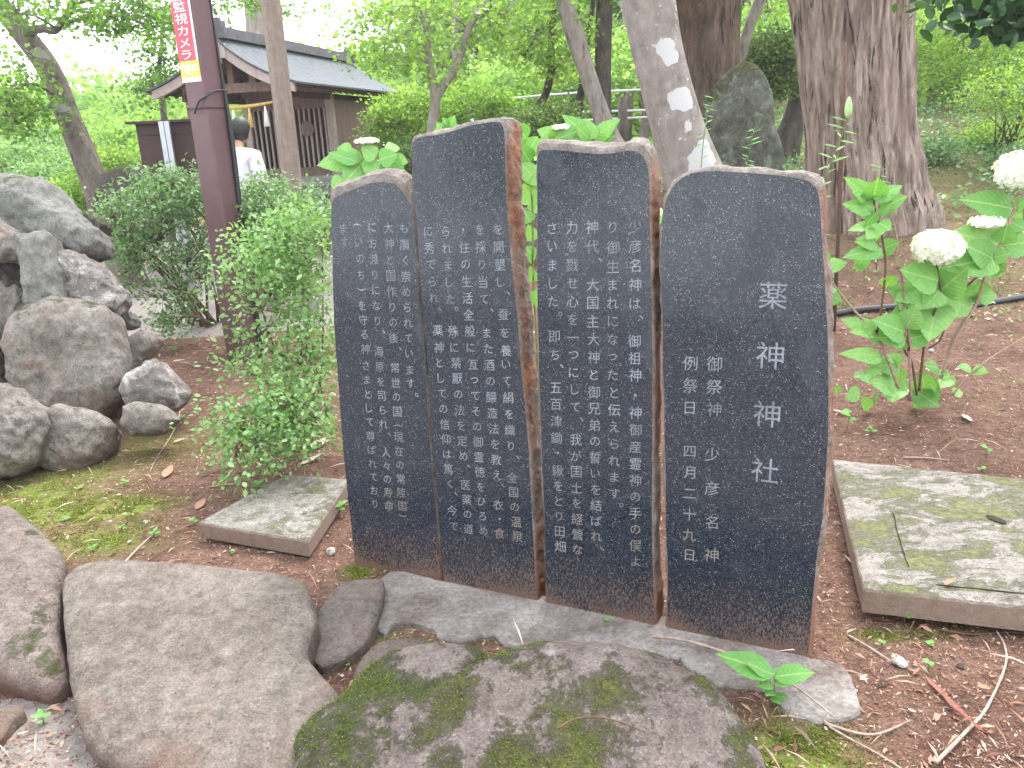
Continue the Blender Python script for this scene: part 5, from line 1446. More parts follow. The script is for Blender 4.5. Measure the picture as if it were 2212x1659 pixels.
def wood(name, label, spans, n, leaf, m, seed):
    g_ = np.random.default_rng(seed)
    P, T = [], []
    for (px0, px1, Yd, ylow, ytop, w) in spans:
        k = int(n * w); per = 26; m_ = max(1, k // per)
        for _ in range(m_):
            px = g_.uniform(px0, px1); t_ = g_.uniform(0, 1)
            # lumpy upper outline
            yt = ytop + 26 * math.sin(px * .031 + Yd) + 16 * math.sin(px * .083)
            py = ylow + (yt - ylow) * t_
            yd = Yd * g_.uniform(.9, 1.18)
            c = AT(px, py, yd)
            P.append(np.array(c) + g_.normal(size=(per, 3)) * np.array([.8, .8, .35])); T.append(np.clip(g_.uniform(0, .6) + g_.uniform(-.1, .5, per), 0, 1))
    P = np.vstack(P); T = np.concatenate(T)
    V, F, tn = leaf_cloud(P, leaf, .9, 'RH', T, seed=seed)
    o = obj(name, V, F, m, smooth=False, attrs={'tone': tn}, origin=(float(P[:, 0].mean()), float(P[:, 1].mean()), 0))
    tag(o, label, 'wood', kind='stuff')
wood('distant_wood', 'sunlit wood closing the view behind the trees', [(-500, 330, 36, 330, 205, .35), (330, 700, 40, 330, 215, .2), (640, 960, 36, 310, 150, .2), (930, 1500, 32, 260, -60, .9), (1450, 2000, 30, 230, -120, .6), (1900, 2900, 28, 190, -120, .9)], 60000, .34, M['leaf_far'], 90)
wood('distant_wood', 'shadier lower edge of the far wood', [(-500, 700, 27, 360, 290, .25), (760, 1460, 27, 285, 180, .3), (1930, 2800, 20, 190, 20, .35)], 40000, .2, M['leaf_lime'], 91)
# many thin trunks inside the wood, each a tree
tl_ = [(985, 26), (1045, 28), (1088, 24), (1165, 30), (1350, 23), (1376, 29), (1430, 26), (1628, 25), (2010, 22), (2070, 25), (2150, 21)]
words = ['left of the forked stems', 'between the forked stems', 'right of the forked stems', 'behind the bending trunk', 'close right of the dark trunk', 'a little right of the dark trunk', 'touching the lichen trunk', 'above the clipped shrub', 'right of the huge trunk', 'behind the upper right canopy', 'near the right edge']
for i, (px, Yd) in enumerate(tl_):
    a, b = AT(px, 290, Yd), AT(px + random.uniform(-25, 25), -40, Yd)
    a.z = gh(a.x, a.y) - .1
    V, F = bark_tube([a, a.lerp(b, .5) + Vector((random.uniform(-.2, .2), 0, 0)), b], [.15, .12, .09], 8, .05)
    tag(obj('tree', V, F, M['bark_dark' if i % 2 else 'bark_grey'], origin=a), 'thin distant trunk ' + words[i], 'tree', 'thin trunks inside the far wood')

# ------------------------------------------------------------------ SHRUBS AND HEDGES
b1 = G(440, 700)
shrub('open small leaved shrub left of the maroon pole, pavement showing through', b1, [blob(325, 445, 6.5, 95, 55, .35, .8), blob(410, 415, 6.5, 70, 50, .3, .6), blob(262, 520, 6.4, 50, 60, .25, .4), blob(350, 388, 6.6, 60, 25, .25, .2), blob(450, 470, 6.6, 50, 60, .25, .3), blob(265, 630, 6.3, 45, 35, .2, .10), blob(430, 560, 6.5, 50, 50, .25, .22), blob(345, 540, 6.4, 90, 40, .3, .42), blob(395, 630, 6.4, 65, 40, .25, .22), blob(370, 690, 6.3, 50, 28, .2, .25)],
      M['leaf_bush'], .036, 175, .062, 11, M['twig'], 18, seed=51, shape='EL', rad=.015, tw_per=.6)
b1b = G(600, 640)
shrub('shrub between the maroon pole and the wooden post', b1b, [blob(560, 430, 6.2, 70, 50, .35, 1.0), blob(610, 470, 6.0, 75, 55, .35, .9), blob(530, 500, 6.2, 50, 60, .3, .6), blob(660, 440, 5.9, 40, 40, .25, .3), blob(590, 560, 6.0, 60, 50, .3, .4)],
      M['leaf_bush'], .030, 170, .060, 11, M['twig'], 12, seed=52, shape='EL', rad=.012, tw_per=.5)
b2 = G(650, 920)
fb = shrub('fresh green small leaved shrub against the leftmost slab', b2, [blob(600, 540, 3.9, 95, 60, .25, .85), blob(660, 490, 3.9, 70, 50, .22, .6), blob(575, 610, 3.85, 75, 50, .22, .45), blob(650, 620, 3.9, 80, 60, .25, .7), blob(620, 720, 3.8, 80, 50, .25, .4), blob(500, 590, 3.8, 40, 40, .12, .10), blob(520, 680, 3.8, 35, 30, .12, .06),
      blob(690, 760, 3.9, 50, 60, .2, .35), blob(600, 790, 3.75, 100, 50, .2, .4), blob(640, 850, 3.6, 90, 50, .2, .6), blob(570, 900, 3.5, 95, 40, .16, .6), blob(470, 900, 3.55, 40, 45, .1, .12), blob(505, 770, 3.7, 50, 35, .15, .10), blob(490, 960, 3.4, 40, 30, .1, .10), blob(650, 940, 3.45, 70, 50, .16, .55), blob(545, 960, 3.4, 50, 40, .12, .25), blob(530, 1010, 3.3, 30, 30, .06, .10)],
      M['leaf_bush2'], .0285, 128, .056, 9, M['twig'], 18, seed=53, shape='EL', rad=.008, tw_per=.6)
# leaves of its near sprays, one by one
def leaf_mesh(m, wid=0.36, serr=0.03, fold=.10, bend=-.10, rows=9, round_=0.6):
    V, F = [], []
    for i in range(rows + 1):
        t_ = i / rows
        w = wid * (math.sin(math.pi * t_ ** round_) ** 0.85) if 0 < t_ < 1 else 0.004
        w *= 1 + (serr / wid * (1 if i % 2 else -1) if 0 < i < rows else 0)
        y = t_; z = bend * t_ * t_
        for k, f_ in ((-2, 1.0), (-1, .5), (0, 0), (1, .5), (2, 1.0)):
            x = w * f_ * (1 if k > 0 else -1)
            V.append((x, y - .02 * abs(f_), z + fold * abs(x) * 1.2 - .25 * x * x + 0.012 * math.sin(i * 2.2 + k)))
    for i in range(rows):
        for k in range(4): F.append((i * 5 + k, i * 5 + k + 1, (i + 1) * 5 + k + 1, (i + 1) * 5 + k))
    me = bpy.data.meshes.new('mesh'); me.from_pydata(V, [], F); me.materials.append(m)
    me.polygons.foreach_set('use_smooth', [True] * len(F))
    return me
LM_hyd = [leaf_mesh(M['leaf_hyd'], .36, .009, .10, -.12, 14), leaf_mesh(M['leaf_hyd'], .38, .010, .04, -.2, 14), leaf_mesh(M['leaf_hyd'], .34, .009, .14, .02, 14)]
LM_weed = [leaf_mesh(M['leaf_weed'], .30, 0, .12, -.15, 6, .8), leaf_mesh(M['leaf_weed'], .27, 0, .1, -.05, 6, .7)]
LM_round = [leaf_mesh(M['leaf_weed'], .46, 0, .06, -.08, 6, .62)]
LM_small = leaf_mesh(M['leaf_weed'], .27, 0, .1, -.1, 4, .8)
def put_leaf(root, base, tip, wfac, me, nrm=None, roll=0.0, name='leaf'):
    base, tip = Vector(base), Vector(tip)
    d = tip - base; L = d.length; d = d.normalized()
    n = Vector(nrm) if nrm is not None else ((C0 - base).normalized() * .6 + Vector((0, 0, .8)))
    s = d.cross(n).normalized(); n = s.cross(d).normalized()
    if roll:
        q = Matrix.Rotation(roll, 3, d); s = q @ s; n = q @ n
    o = link(name, me, None, root)
    m = Matrix((s * L * wfac, d * L, n * L)).transposed().to_4x4()
    m.translation = base - wloc(root)
    o.matrix_local = m
    return o
rs = random.Random(12)
for k in range(110):
    # young leaves on the sprays reaching over the pole
    px, py = rs.choice([(rs.gauss(500, 30), rs.gauss(590, 45)), (rs.gauss(560, 50), rs.gauss(520, 30)), (rs.gauss(520, 40), rs.gauss(690, 30)), (rs.gauss(540, 40), rs.gauss(930, 50)), (rs.gauss(640, 60), rs.gauss(900, 60))])
    yd = 3.7 - (0.35 if py > 800 else 0)
    a = AT(px, py, yd); d = Vector((rs.uniform(-1, 1), rs.uniform(-.6, .3), rs.uniform(-.4, .8))).normalized() * rs.uniform(.018, .030)
    put_leaf(fb, a, a + d, 1.15, LM_small)

def hedge(label, base_px, blobs, m, leaf, sub, seed, nst=12, rad=.014, sp=.09, per=16):
    p = GP(*base_px)
    return shrub(label, p, blobs, m, leaf, sub, sp, per, M['bark_grey'], nst, seed=seed, rad=rad, tw_per=.35)
hedge('low clipped dark green shrub behind the gap of the middle slabs', (1180, 330), [blob(1150, 270, 9.5, 60, 35, .5, .8), blob(1205, 255, 9.5, 40, 28, .4, .6), blob(1130, 310, 9.4, 45, 30, .4, .4)], M['leaf_hedge'], .035, 260, 71, sp=.07, nst=6)
hedge('yellow green shrub right of the shrine', (850, 360), [blob(850, 240, 12, 45, 28, .5, .7), blob(900, 225, 12.5, 45, 30, .5, .6), blob(820, 290, 12, 30, 40, .4, .3)], M['leaf_lime'], .05, 190, 72, nst=10)
hedge('small dark shrub at the right foot of the shrine', (880, 370), [blob(880, 345, 10.5, 32, 28, .3, .8)], M['leaf_hedge'], .035, 200, 73, sp=.07, nst=4)
hedge('bushy shrub left of the bending reddish trunk', (1050, 300), [blob(1030, 215, 13, 70, 30, .6, .7), blob(1085, 235, 13, 45, 25, .5, .4), blob(985, 245, 12.5, 40, 30, .4, .4)], M['leaf_lime'], .055, 190, 74, nst=12)
hedge('rounded clipped shrub on bare stems between standing stone and huge trunk', (1680, 300), [blob(1670, 110, 13, 62, 38, .7, 1.0), blob(1640, 150, 13, 40, 35, .5, .5), blob(1700, 165, 13, 35, 35, .5, .4), blob(1665, 185, 13, 50, 25, .5, .3)], M['leaf_hedge'], .055, 260, 75, nst=14, rad=.018)
hedge('large open thicket of thin stems right of the huge trunk', (2080, 290), [blob(2020, 60, 11.5, 70, 45, .8, .9), blob(2110, 70, 11.5, 90, 45, .9, 1.0), blob(2020, 140, 11.5, 60, 40, .7, .55), blob(2120, 150, 11.3, 90, 40, .8, .6), blob(2200, 110, 11, 70, 60, .8, .7)], M['leaf_lime'], .045, 130, 76, nst=40, rad=.016)
hedge('thin stemmed shrub at the right edge, nearer than the thicket', (2170, 330), [blob(2190, 190, 9.5, 60, 45, .6, .7), blob(2110, 215, 10, 50, 35, .5, .35), blob(2240, 250, 9.3, 50, 50, .6, .6)], M['leaf_lime'], .038, 100, 77, nst=18, rad=.014)
hedge('bright shrub on the left edge above the rock heap', (60, 470), [blob(40, 350, 12, 90, 35, .7, 1.0), blob(120, 380, 11.5, 70, 32, .6, .8), blob(60, 300, 13, 80, 25, .6, .5)], M['leaf_bush2'], .05, 240, 78, nst=8)
hedge('spreading light green shrub at the foot of the leaning tree', (150, 480), [blob(140, 430, 10.5, 55, 30, .5, .8), blob(185, 400, 10.8, 45, 25, .5, .5), blob(260, 345, 11, 50, 22, .5, .5)], M['leaf_lime'], .045, 220, 79, nst=8)
hedge('light green shrub seen between notice box and shrine posts', (500, 430), [blob(520, 330, 13.5, 80, 50, .6, 1.0), blob(540, 270, 13.8, 70, 40, .5, .6)], M['leaf_lime'], .055, 240, 80, nst=8)
hedge('low undergrowth behind the maroon pole on the left', (330, 430), [blob(255, 395, 14, 70, 25, .6, .5), blob(360, 300, 15, 50, 40, .6, .6)], M['leaf_lime'], .06, 200, 81, nst=6)

for i_, (px, py, yd, rx, ry, w_, lab) in enumerate([(2010, 330, 12, 40, 22, .5, 'knee high green shrub on the slope, nearest the huge trunk'), (2130, 300, 13, 60, 25, .7, 'wide low shrub halfway up the right slope'), (2195, 350, 10, 40, 25, .5, 'small leafy shrub at the right edge of the slope'), (2060, 235, 17, 60, 28, .7, 'pale low shrub high on the right slope'), (2170, 210, 18, 70, 30, .8, 'pale bushy shrub under the upper right canopy')]):
    p_ = GP(px, py + ry)
    hedge(lab, (px, py + ry), [blob(px, py, p_.y, rx, ry, .5, w_), blob(px + rx * .5, py - ry * .4, p_.y, rx * .6, ry * .8, .4, w_ * .5)], M['leaf_lime' if i_ % 2 else 'leaf_bush'], .05, 130, 300 + i_, nst=8, sp=.11)

# ------------------------------------------------------------------ HYDRANGEAS
def Zc(pts): return zoom(2000, 380, 3.95, pts)
def Zd(pts): return zoom(1900, 500, 3.318, pts)
hb = GP(1965, 905)
hy = empty('hydrangea', hb); tag(hy, 'hydrangea with white flower heads right of the slabs, leaves pitted with holes', 'hydrangea')
HYD = 3.95
def hleaf(root, bx, by, tx, ty, w, yd=HYD, dy=None):
    a = AT(bx, by, yd + rs.uniform(-.04, .04)); b_ = AT(tx, ty, yd + (rs.uniform(-.10, .04) if dy is None else dy))
    L = (b_ - a).length
    b_ = a + (b_ - a) * (1.08 if yd > 3.7 else .92)
    wm = w * (1.38 if yd > 3.7 else 1.0) * PXM(yd)
    me = rs.choice(LM_hyd)
    put_leaf(root, a, b_, max(.5, min(1.5, wm / (L * .66))), me, nrm=((C0 - a).normalized() * 1.0 + Vector((rs.uniform(-.25, .25), 0, .45))))
def pxw(s, w): return w / s / 1.1573
for (bx, by, tx, ty, w) in [(725, 480, 440, 262, 130), (725, 475, 765, 262, 165), (735, 470, 1010, 315, 105), (690, 565, 428, 520, 110), (735, 560, 560, 480, 120), (730, 560, 610, 640, 110), (800, 560, 1050, 440, 120), (755, 600, 640, 720, 80), (780, 610, 880, 540, 60),
                            (770, 720, 680, 835, 110), (780, 700, 890, 760, 120), (740, 715, 480, 780, 50), (740, 880, 560, 840, 70), (740, 880, 700, 760, 100), (800, 960, 475, 1002, 110), (790, 960, 690, 1040, 70), (820, 960, 960, 890, 110), (760, 930, 590, 870, 70), (810, 990, 740, 1040, 60),
                            (250, 1130, 208, 960, 105), (255, 1130, 468, 1075, 95), (240, 1150, 150, 1190, 70), (290, 1420, 420, 1460, 100), (300, 1400, 290, 1310, 90), (850, 1330, 920, 1230, 110),
                            (1990, 925, 1600, 780, 250), (2090, 560, 1650, 450, 190), (2120, 560, 2212, 480, 120), (2000, 900, 2040, 740, 190), (2010, 925, 2320, 870, 220), (1905, 1050, 1640, 930, 190), (1905, 1050, 1400, 1150, 230), (1920, 1040, 2085, 1000, 120), (1915, 1060, 1880, 1260, 210), (1910, 1060, 2010, 1230, 120), (1900, 1060, 1720, 1200, 150),
                            (1360, 1270, 1000, 1170, 230), (1355, 1270, 1015, 1430, 240), (1375, 1375, 1240, 1520, 200), (1390, 1370, 1600, 1170, 250), (1400, 1385, 1760, 1560, 230), (1355, 1480, 1330, 1760, 250), (1360, 1380, 1500, 1180, 190), (1340, 1460, 960, 1440, 120), (1100, 1430, 960, 1450, 110), (1760, 1430, 1940, 1400, 120), (1720, 1380, 1600, 1340, 110),
                            (2100, 700, 2230, 760, 150), (2140, 880, 2260, 1000, 170)]:
    p = Zc([(bx, by), (tx, ty)]); hleaf(hy, *p[0], *p[1], pxw(3.95, w))
for (bx, by, tx, ty, w) in [(1195, 1060, 1150, 870, 170), (1215, 1060, 1290, 900, 140), (1195, 1100, 980, 990, 150), (950, 1080, 690, 985, 90), (960, 1095, 780, 1080, 80), (1200, 1150, 990, 1130, 110), (1190, 1160, 1130, 1240, 110), (1250, 1150, 1430, 1100, 130), (1260, 1200, 1330, 1220, 70), (1010, 1300, 730, 1250, 85), (1040, 1300, 1130, 1330, 60),
                            (1470, 840, 1400, 1160, 200), (1130, 1560, 940, 1500, 130), (1130, 1560, 1100, 1640, 120), (1140, 1560, 1240, 1510, 90), (880, 1450, 780, 1470, 70), (880, 1440, 1000, 1410, 60), (870, 1450, 900, 1520, 60), (830, 1600, 700, 1630, 90), (1480, 1400, 1400, 1360, 80), (1490, 1410, 1540, 1440, 80), (1560, 1480, 1620, 1540, 90), (1560, 1480, 1500, 1560, 80),
                            (1470, 1600, 1420, 1560, 70), (1600, 1600, 1690, 1590, 60), (1580, 1470, 1500, 1460, 70), (640, 1600, 610, 1540, 70), (1260, 1640, 1330, 1600, 60), (980, 1630, 920, 1650, 70), (1070, 1640, 1130, 1630, 60), (1750, 1400, 1670, 1370, 50), (1770, 1400, 1870, 1420, 60)]:
    p = Zd([(bx, by), (tx, ty)]); hleaf(hy, *p[0], *p[1], pxw(3.318, w))
for k in range(34):
    bx, by = rs.choice([(2140, 560), (2120, 640), (2180, 480), (1960, 640), (1930, 800), (1890, 720), (1860, 560), (1985, 850), (1870, 880), (2060, 600)])
    a_ = rs.uniform(0, 6.28); L_ = rs.uniform(30, 62)
    hleaf(hy, bx + rs.uniform(-16, 16), by + rs.uniform(-16, 16), bx + math.cos(a_) * L_, by + math.sin(a_) * L_ * .7, L_ * .55, HYD + .08)
def hstem(root, pts, r0, r1, m, yd0, yd1):
    q = [AT(x, y, yd0 + (yd1 - yd0) * k / (len(pts) - 1)) for k, (x, y) in enumerate(pts)]
    if q[0].z > .02 and q[0].z > gh(q[0].x, q[0].y) and root is not hy: q.insert(0, Vector((q[0].x, q[0].y, gh(q[0].x, q[0].y) - .03)))
    q = catmull(q, 4); V, F = tube(q, [r0 + (r1 - r0) * k / (len(q) - 1) for k in range(len(q))], 7)
    obj('stem', V, F, m, root)
yb_ = hb.y
for pts, r0, r1, mk in [([(1250, 1660), (1240, 1300), (1210, 1050), (1200, 900), (1170, 640), (1120, 480), (1140, 370), (1110, 200)], .006, .0045, 'stem_tan'), ([(1150, 1560), (1050, 1300), (980, 1130), (960, 1080), (870, 1010), (700, 820), (540, 600), (520, 530)], .0065, .004, 'stem_tan'),
                        ([(970, 1100), (1000, 950), (1030, 700), (1040, 500), (1000, 240), (960, 100), (940, -30)], .0045, .003, 'stem_brown'), ([(1320, 1580), (1350, 1300), (1380, 1120), (1480, 830), (1490, 700), (1460, 520)], .0055, .0035, 'stem_brown'), ([(1235, 1250), (1220, 1000), (1290, 915), (1430, 875)], .005, .003, 'stem_brown'),
                        ([(1500, 1480), (1620, 1150), (1800, 850), (1860, 650), (2000, 350), (2150, 0), (2190, -60)], .007, .004, 'stem_tan'), ([(1400, 1230), (1500, 1150), (1560, 950)], .004, .003, 'stem_brown'), ([(1600, 1620), (1700, 1490), (1900, 1320), (2190, 1140), (2400, 1000)], .004, .003, 'stem_tan'), ([(1540, 1400), (1600, 1150), (1700, 980)], .007, .006, 'stem_tan'),
                        ([(1300, 1620), (1260, 1350), (1200, 1250), (1190, 1100)], .005, .004, 'stem_brown'), ([(1340, 1600), (1310, 1450), (1350, 1380), (1400, 1340)], .004, .003, 'stem_tan'), ([(1660, 760), (1740, 690), (1830, 610)], .005, .004, 'stem_brown')]:
    hstem(hy, Zd(pts), r0 * 1.25, r1 * 1.25, M[mk], yb_, HYD)
# flower heads
def floret_mesh():
    V, F = [], []
    for q in range(4):
        a = q * math.pi / 2 + .1
        c_, s_ = math.cos(a), math.sin(a)
        loc = [(0.02, 0, 0), (.45, -.42, .10), (.85, -.40, .14), (1.0, 0, .06), (.85, .40, .14), (.45, .42, .10), (.5, 0, .0)]
        b0 = len(V)
        for (x, y, z) in loc: V.append((x * c_ - y * s_, x * s_ + y * c_, z))
        F += [(b0, b0 + 1, b0 + 6), (b0 + 1, b0 + 2, b0 + 6), (b0 + 2, b0 + 3, b0 + 6), (b0 + 3, b0 + 4, b0 + 6), (b0 + 4, b0 + 5, b0 + 6), (b0 + 5, b0, b0 + 6)]
    me = mesh_np(V, [list(f) for f in F], M['petal'], False, {'tone': [rs.random() for _ in V]})
    return me
FM = floret_mesh()
def mophead(root, c, r, flat, n, fr, full=True):
    h = empty('flower_head', c - wloc(root)); h.parent = root
    V_, F_2 = ellip(Vector(c), r * .72, r * .72, r * .72 * flat, Matrix.Identity(3), 12, 8); obj('head_core', V_, F_2, M['petal_core'], h)
    ga = math.pi * (3 - math.sqrt(5))
    for k in range(n):
        z = 1 - (k + .5) / n * (1.75 if full else 1.0); rr_ = math.sqrt(max(0, 1 - z * z)); th = ga * k
        d = Vector((math.cos(th) * rr_, math.sin(th) * rr_, z))
        p = Vector((d.x * r, d.y * r, d.z * r * flat)) * rs.uniform(.82, 1.0)
        nn = (d + Vector((rs.uniform(-.3, .3),) * 3)).normalized(); s = nn.cross(Vector((rs.uniform(-1, 1), rs.uniform(-1, 1), .3))).normalized(); u = nn.cross(s)
        o = link('floret', FM, None, h); f_ = fr * rs.uniform(.8, 1.15)
        m = Matrix((s * f_, u * f_, nn * f_)).transposed().to_4x4(); m.translation = p; o.matrix_local = m
M['petal_core'] = m_plain('flower_core', (0.78, 0.80, 0.74), 0.9, 0.1)
c_ = Zc([(1362, 942)])[0]; mophead(hy, AT(*c_, HYD - .05), 52 * PXM(HYD), .70, 100, .026)
c_ = Zc([(2165, 190)])[0]; mophead(hy, AT(*c_, HYD), 48 * PXM(HYD), .85, 90, .026)
c_ = Zc([(1850, 705)])[0]; mophead(hy, AT(*c_, HYD), 38 * PXM(HYD), .42, 70, .014, False)

def hplant(label, base, leaves, stems, yd, flower=None, extra=None):
    r_ = empty('hydrangea', base); tag(r_, label, 'hydrangea', 'hydrangeas growing behind the slabs')
    for (bx, by, tx, ty, w) in leaves: hleaf(r_, bx, by, tx, ty, w, yd)
    for pts in stems: hstem(r_, pts, .005, .004, M['stem_green'], base.y, yd)
    if flower:
        for (fx, fy, rp_, flat, n, fr) in flower: mophead(r_, AT(fx, fy, yd), rp_ * PXM(yd), flat, n, fr, False)
    return r_
ya = 3.5
hplant('hydrangea with a flat white flower head above the leftmost slab', Vector((AT(780, 400, ya).x, ya, 0)),
       [(760, 345, 678, 352, 44), (772, 350, 700, 322, 30), (775, 352, 733, 308, 36), (790, 345, 738, 395, 60), (800, 345, 770, 400, 62), (812, 340, 778, 312, 40), (815, 345, 800, 392, 56), (820, 345, 862, 330, 45), (825, 350, 885, 392, 52), (818, 355, 840, 400, 48), (740, 385, 712, 415, 34), (760, 325, 725, 318, 30), (850, 330, 838, 304, 34), (850, 345, 884, 350, 40), (855, 395, 888, 420, 34), (800, 370, 845, 362, 34)],
       [[(790, 560), (792, 430), (800, 350), (790, 312)], [(800, 560), (815, 420), (830, 345), (838, 330)]], ya, [(792, 306, 26, .28, 55, .008)])
hplant('hydrangea shoots just above the saddle of the tallest slab', Vector((AT(970, 330, 3.6).x, 3.6, 0)),
       [(966, 290, 985, 244, 38), (962, 290, 940, 262, 30), (966, 285, 938, 280, 26), (970, 290, 1000, 268, 30), (972, 282, 958, 252, 24), (965, 300, 925, 296, 26)], [[(960, 480), (965, 380), (966, 288)]], 3.6)
hplant('hydrangea leaves filling the gap between second and third slab', Vector((AT(1150, 480, 3.4).x, 3.4, 0)),
       [(1138, 300, 1108, 262, 44), (1140, 330, 1165, 290, 50), (1145, 350, 1120, 310, 40), (1150, 380, 1125, 350, 44), (1150, 400, 1160, 350, 48), (1148, 440, 1128, 390, 44), (1155, 460, 1170, 420, 44), (1146, 480, 1130, 450, 34), (1150, 520, 1140, 480, 36), (1155, 560, 1138, 530, 36), (1150, 610, 1145, 570, 30), (1150, 660, 1160, 620, 30)],
       [[(1160, 760), (1152, 600), (1150, 450), (1142, 320)]], 3.4)
hplant('hydrangea with a pale flat flower head above the third slab', Vector((AT(1270, 400, 3.5).x, 3.5, 0)),
       [(1278, 302, 1216, 240, 42), (1280, 300, 1262, 250, 36), (1284, 300, 1334, 252, 36), (1286, 304, 1326, 288, 34), (1275, 304, 1222, 294, 36), (1272, 300, 1240, 268, 30), (1200, 296, 1158, 276, 34), (1202, 300, 1190, 268, 28), (1205, 300, 1248, 280, 30), (1190, 320, 1148, 310, 42), (1185, 325, 1150, 350, 46), (1360, 310, 1384, 296, 20)],
       [[(1270, 480), (1275, 380), (1280, 300)], [(1215, 480), (1205, 350), (1212, 285)]], 3.5, [(1213, 276, 22, .28, 45, .008)])
hplant('single leafy shoot squeezed between third and rightmost slab', Vector((AT(1420, 480, 3.4).x, 3.4, 0)), [(1425, 465, 1420, 440, 26), (1420, 480, 1440, 455, 26)], [[(1424, 600), (1422, 470)]], 3.4)
mh = hplant('white flower head peeping over the top corner of the rightmost slab', Vector((AT(1762, 440, 3.1).x, 3.1, 0)), [(1755, 440, 1740, 415, 30), (1765, 430, 1772, 460, 30)], [[(1765, 640), (1760, 480), (1762, 400)]], 3.1, [(1763, 394, 16, .8, 34, .010)])

# ------------------------------------------------------------------ LILY STEMS
def lily(label, pts, yd, bud=None, leafn=34, ll=.05, tip=None):
    q = catmull([AT(x, y, yd) for x, y in pts], 8)
    base = q[0].copy(); base.z = gh(base.x, base.y)
    r_ = empty('lily_plant', base); tag(r_, label, 'lily')
    V, F = tube([base] + q, [.0045] + [.004 - .0025 * k / len(q) for k in range(len(q))], 6); obj('stem', V, F, M['stem_green'], r_)
    for k in range(leafn):
        p = q[2 + int((len(q) - 4) * k / leafn)]
        a = k * 2.4
        d = Vector((math.cos(a), math.sin(a) * .6, .35 - .5 * (k % 3 == 0))) * ll * rs.uniform(.7, 1.2)
        put_leaf(r_, p, p + d, .32, LM_small)
    if bud:
        b_ = AT(*bud, yd)
        V, F = ellip(b_, .022, .022, .062, Matrix.Identity(3), 12, 10, lambda v: Vector((v.x * (1 - v.z * 4), v.y * (1 - v.z * 4), v.z)) if True else v); obj('bud', V, F, M['bud'], r_)
    return r_
M['bud'] = m_plain('pale_green_bud', (0.36, 0.50, 0.24), 0.5, 0.3, 0.15, 40)
lily('tall lily stem with one pale bud in front of the huge trunk', [(1755, 520), (1770, 420), (1795, 350), (1820, 290), (1832, 250)], 5.2, (1833, 232), 26, .10)
lily('lily stem standing before the mossy standing stone', [(1600, 470), (1608, 400), (1618, 330), (1632, 268)], 6.0, None, 34, .075)
lily('short lily stem at the left edge of the standing stone', [(1512, 400), (1518, 320), (1528, 250), (1545, 205)], 6.3, None, 26, .07)
lily('faint leafy stem against the lower right of the huge trunk', [(1900, 500), (1898, 420), (1905, 350)], 7.0, None, 26, .10)
g = Geo(); _s0 = AT(1812, 560, 5.6); _s0.z = gh(_s0.x, _s0.y) - .05; g.tube([_s0, AT(1815, 420, 5.6), AT(1822, 250, 5.6), AT(1826, 90, 5.6)], [.014, .013, .012, .010], 8)
p_ = AT(1812, 560, 5.6); o = g.make('garden_stake', M['rust'] if 'rust' in M else M['stem_brown'], origin=(p_.x, p_.y, gh(p_.x, p_.y)), smooth=True); tag(o, 'thin rusty stake upright before the huge trunk', 'stake')

# ------------------------------------------------------------------ HOSE, RAILS, FENCE POST, FAR HOUSES, small marker stones
hs = [(1560, 705), (1700, 696), (1800, 684), (1850, 676), (1950, 668), (2050, 664), (2090, 668), (2140, 660), (2212, 648), (2330, 636)]
pts = catmull([GP(*p) + Vector((0, 0, .022)) for p in hs], 5)
V, F = tube(pts, .024, 10); o = obj('garden_hose', V, F, M['rubber'], origin=GP(2000, 670)); tag(o, 'thick black hose lying across the soil behind the hydrangea', 'hose')
for i, (y0, y1, lab) in enumerate([(205, 190, 'upper'), (243, 236, 'middle'), (265, 250, 'lower')]):
    g = Geo(); yd = 17 + i * .2
    g.tube([AT(1040, y0 + 12, yd), AT(1250, (y0 + y1) / 2 + 3, yd), AT(1470, y1, yd)], .022, 8)
    a = AT(1040, y0 + 12, yd)
    tag(g.make('metal_rail', M['rail'], origin=a, smooth=True), lab + ' grey metal rail across the bright clearing behind the trunks', 'rail', 'rails behind the trunks')
for (px, yt, yb2, lab) in ((1345, 210, 268, 'short dark wooden fence post right of the dark trunk'), (1012, 215, 275, 'short grey fence post left of the reddish trunk')):
    a, b = AT(px, yb2, 15.5), AT(px, yt, 15.5); a.z = min(a.z, gh(a.x, a.y))
    V, F = tube([a, b], .085, 10); tag(obj('fence_post', V, F, M['bark_dark'] if px > 1200 else M['rail'], origin=a), lab, 'fence post')
g = Geo(); a = AT(1095, 245, 17)
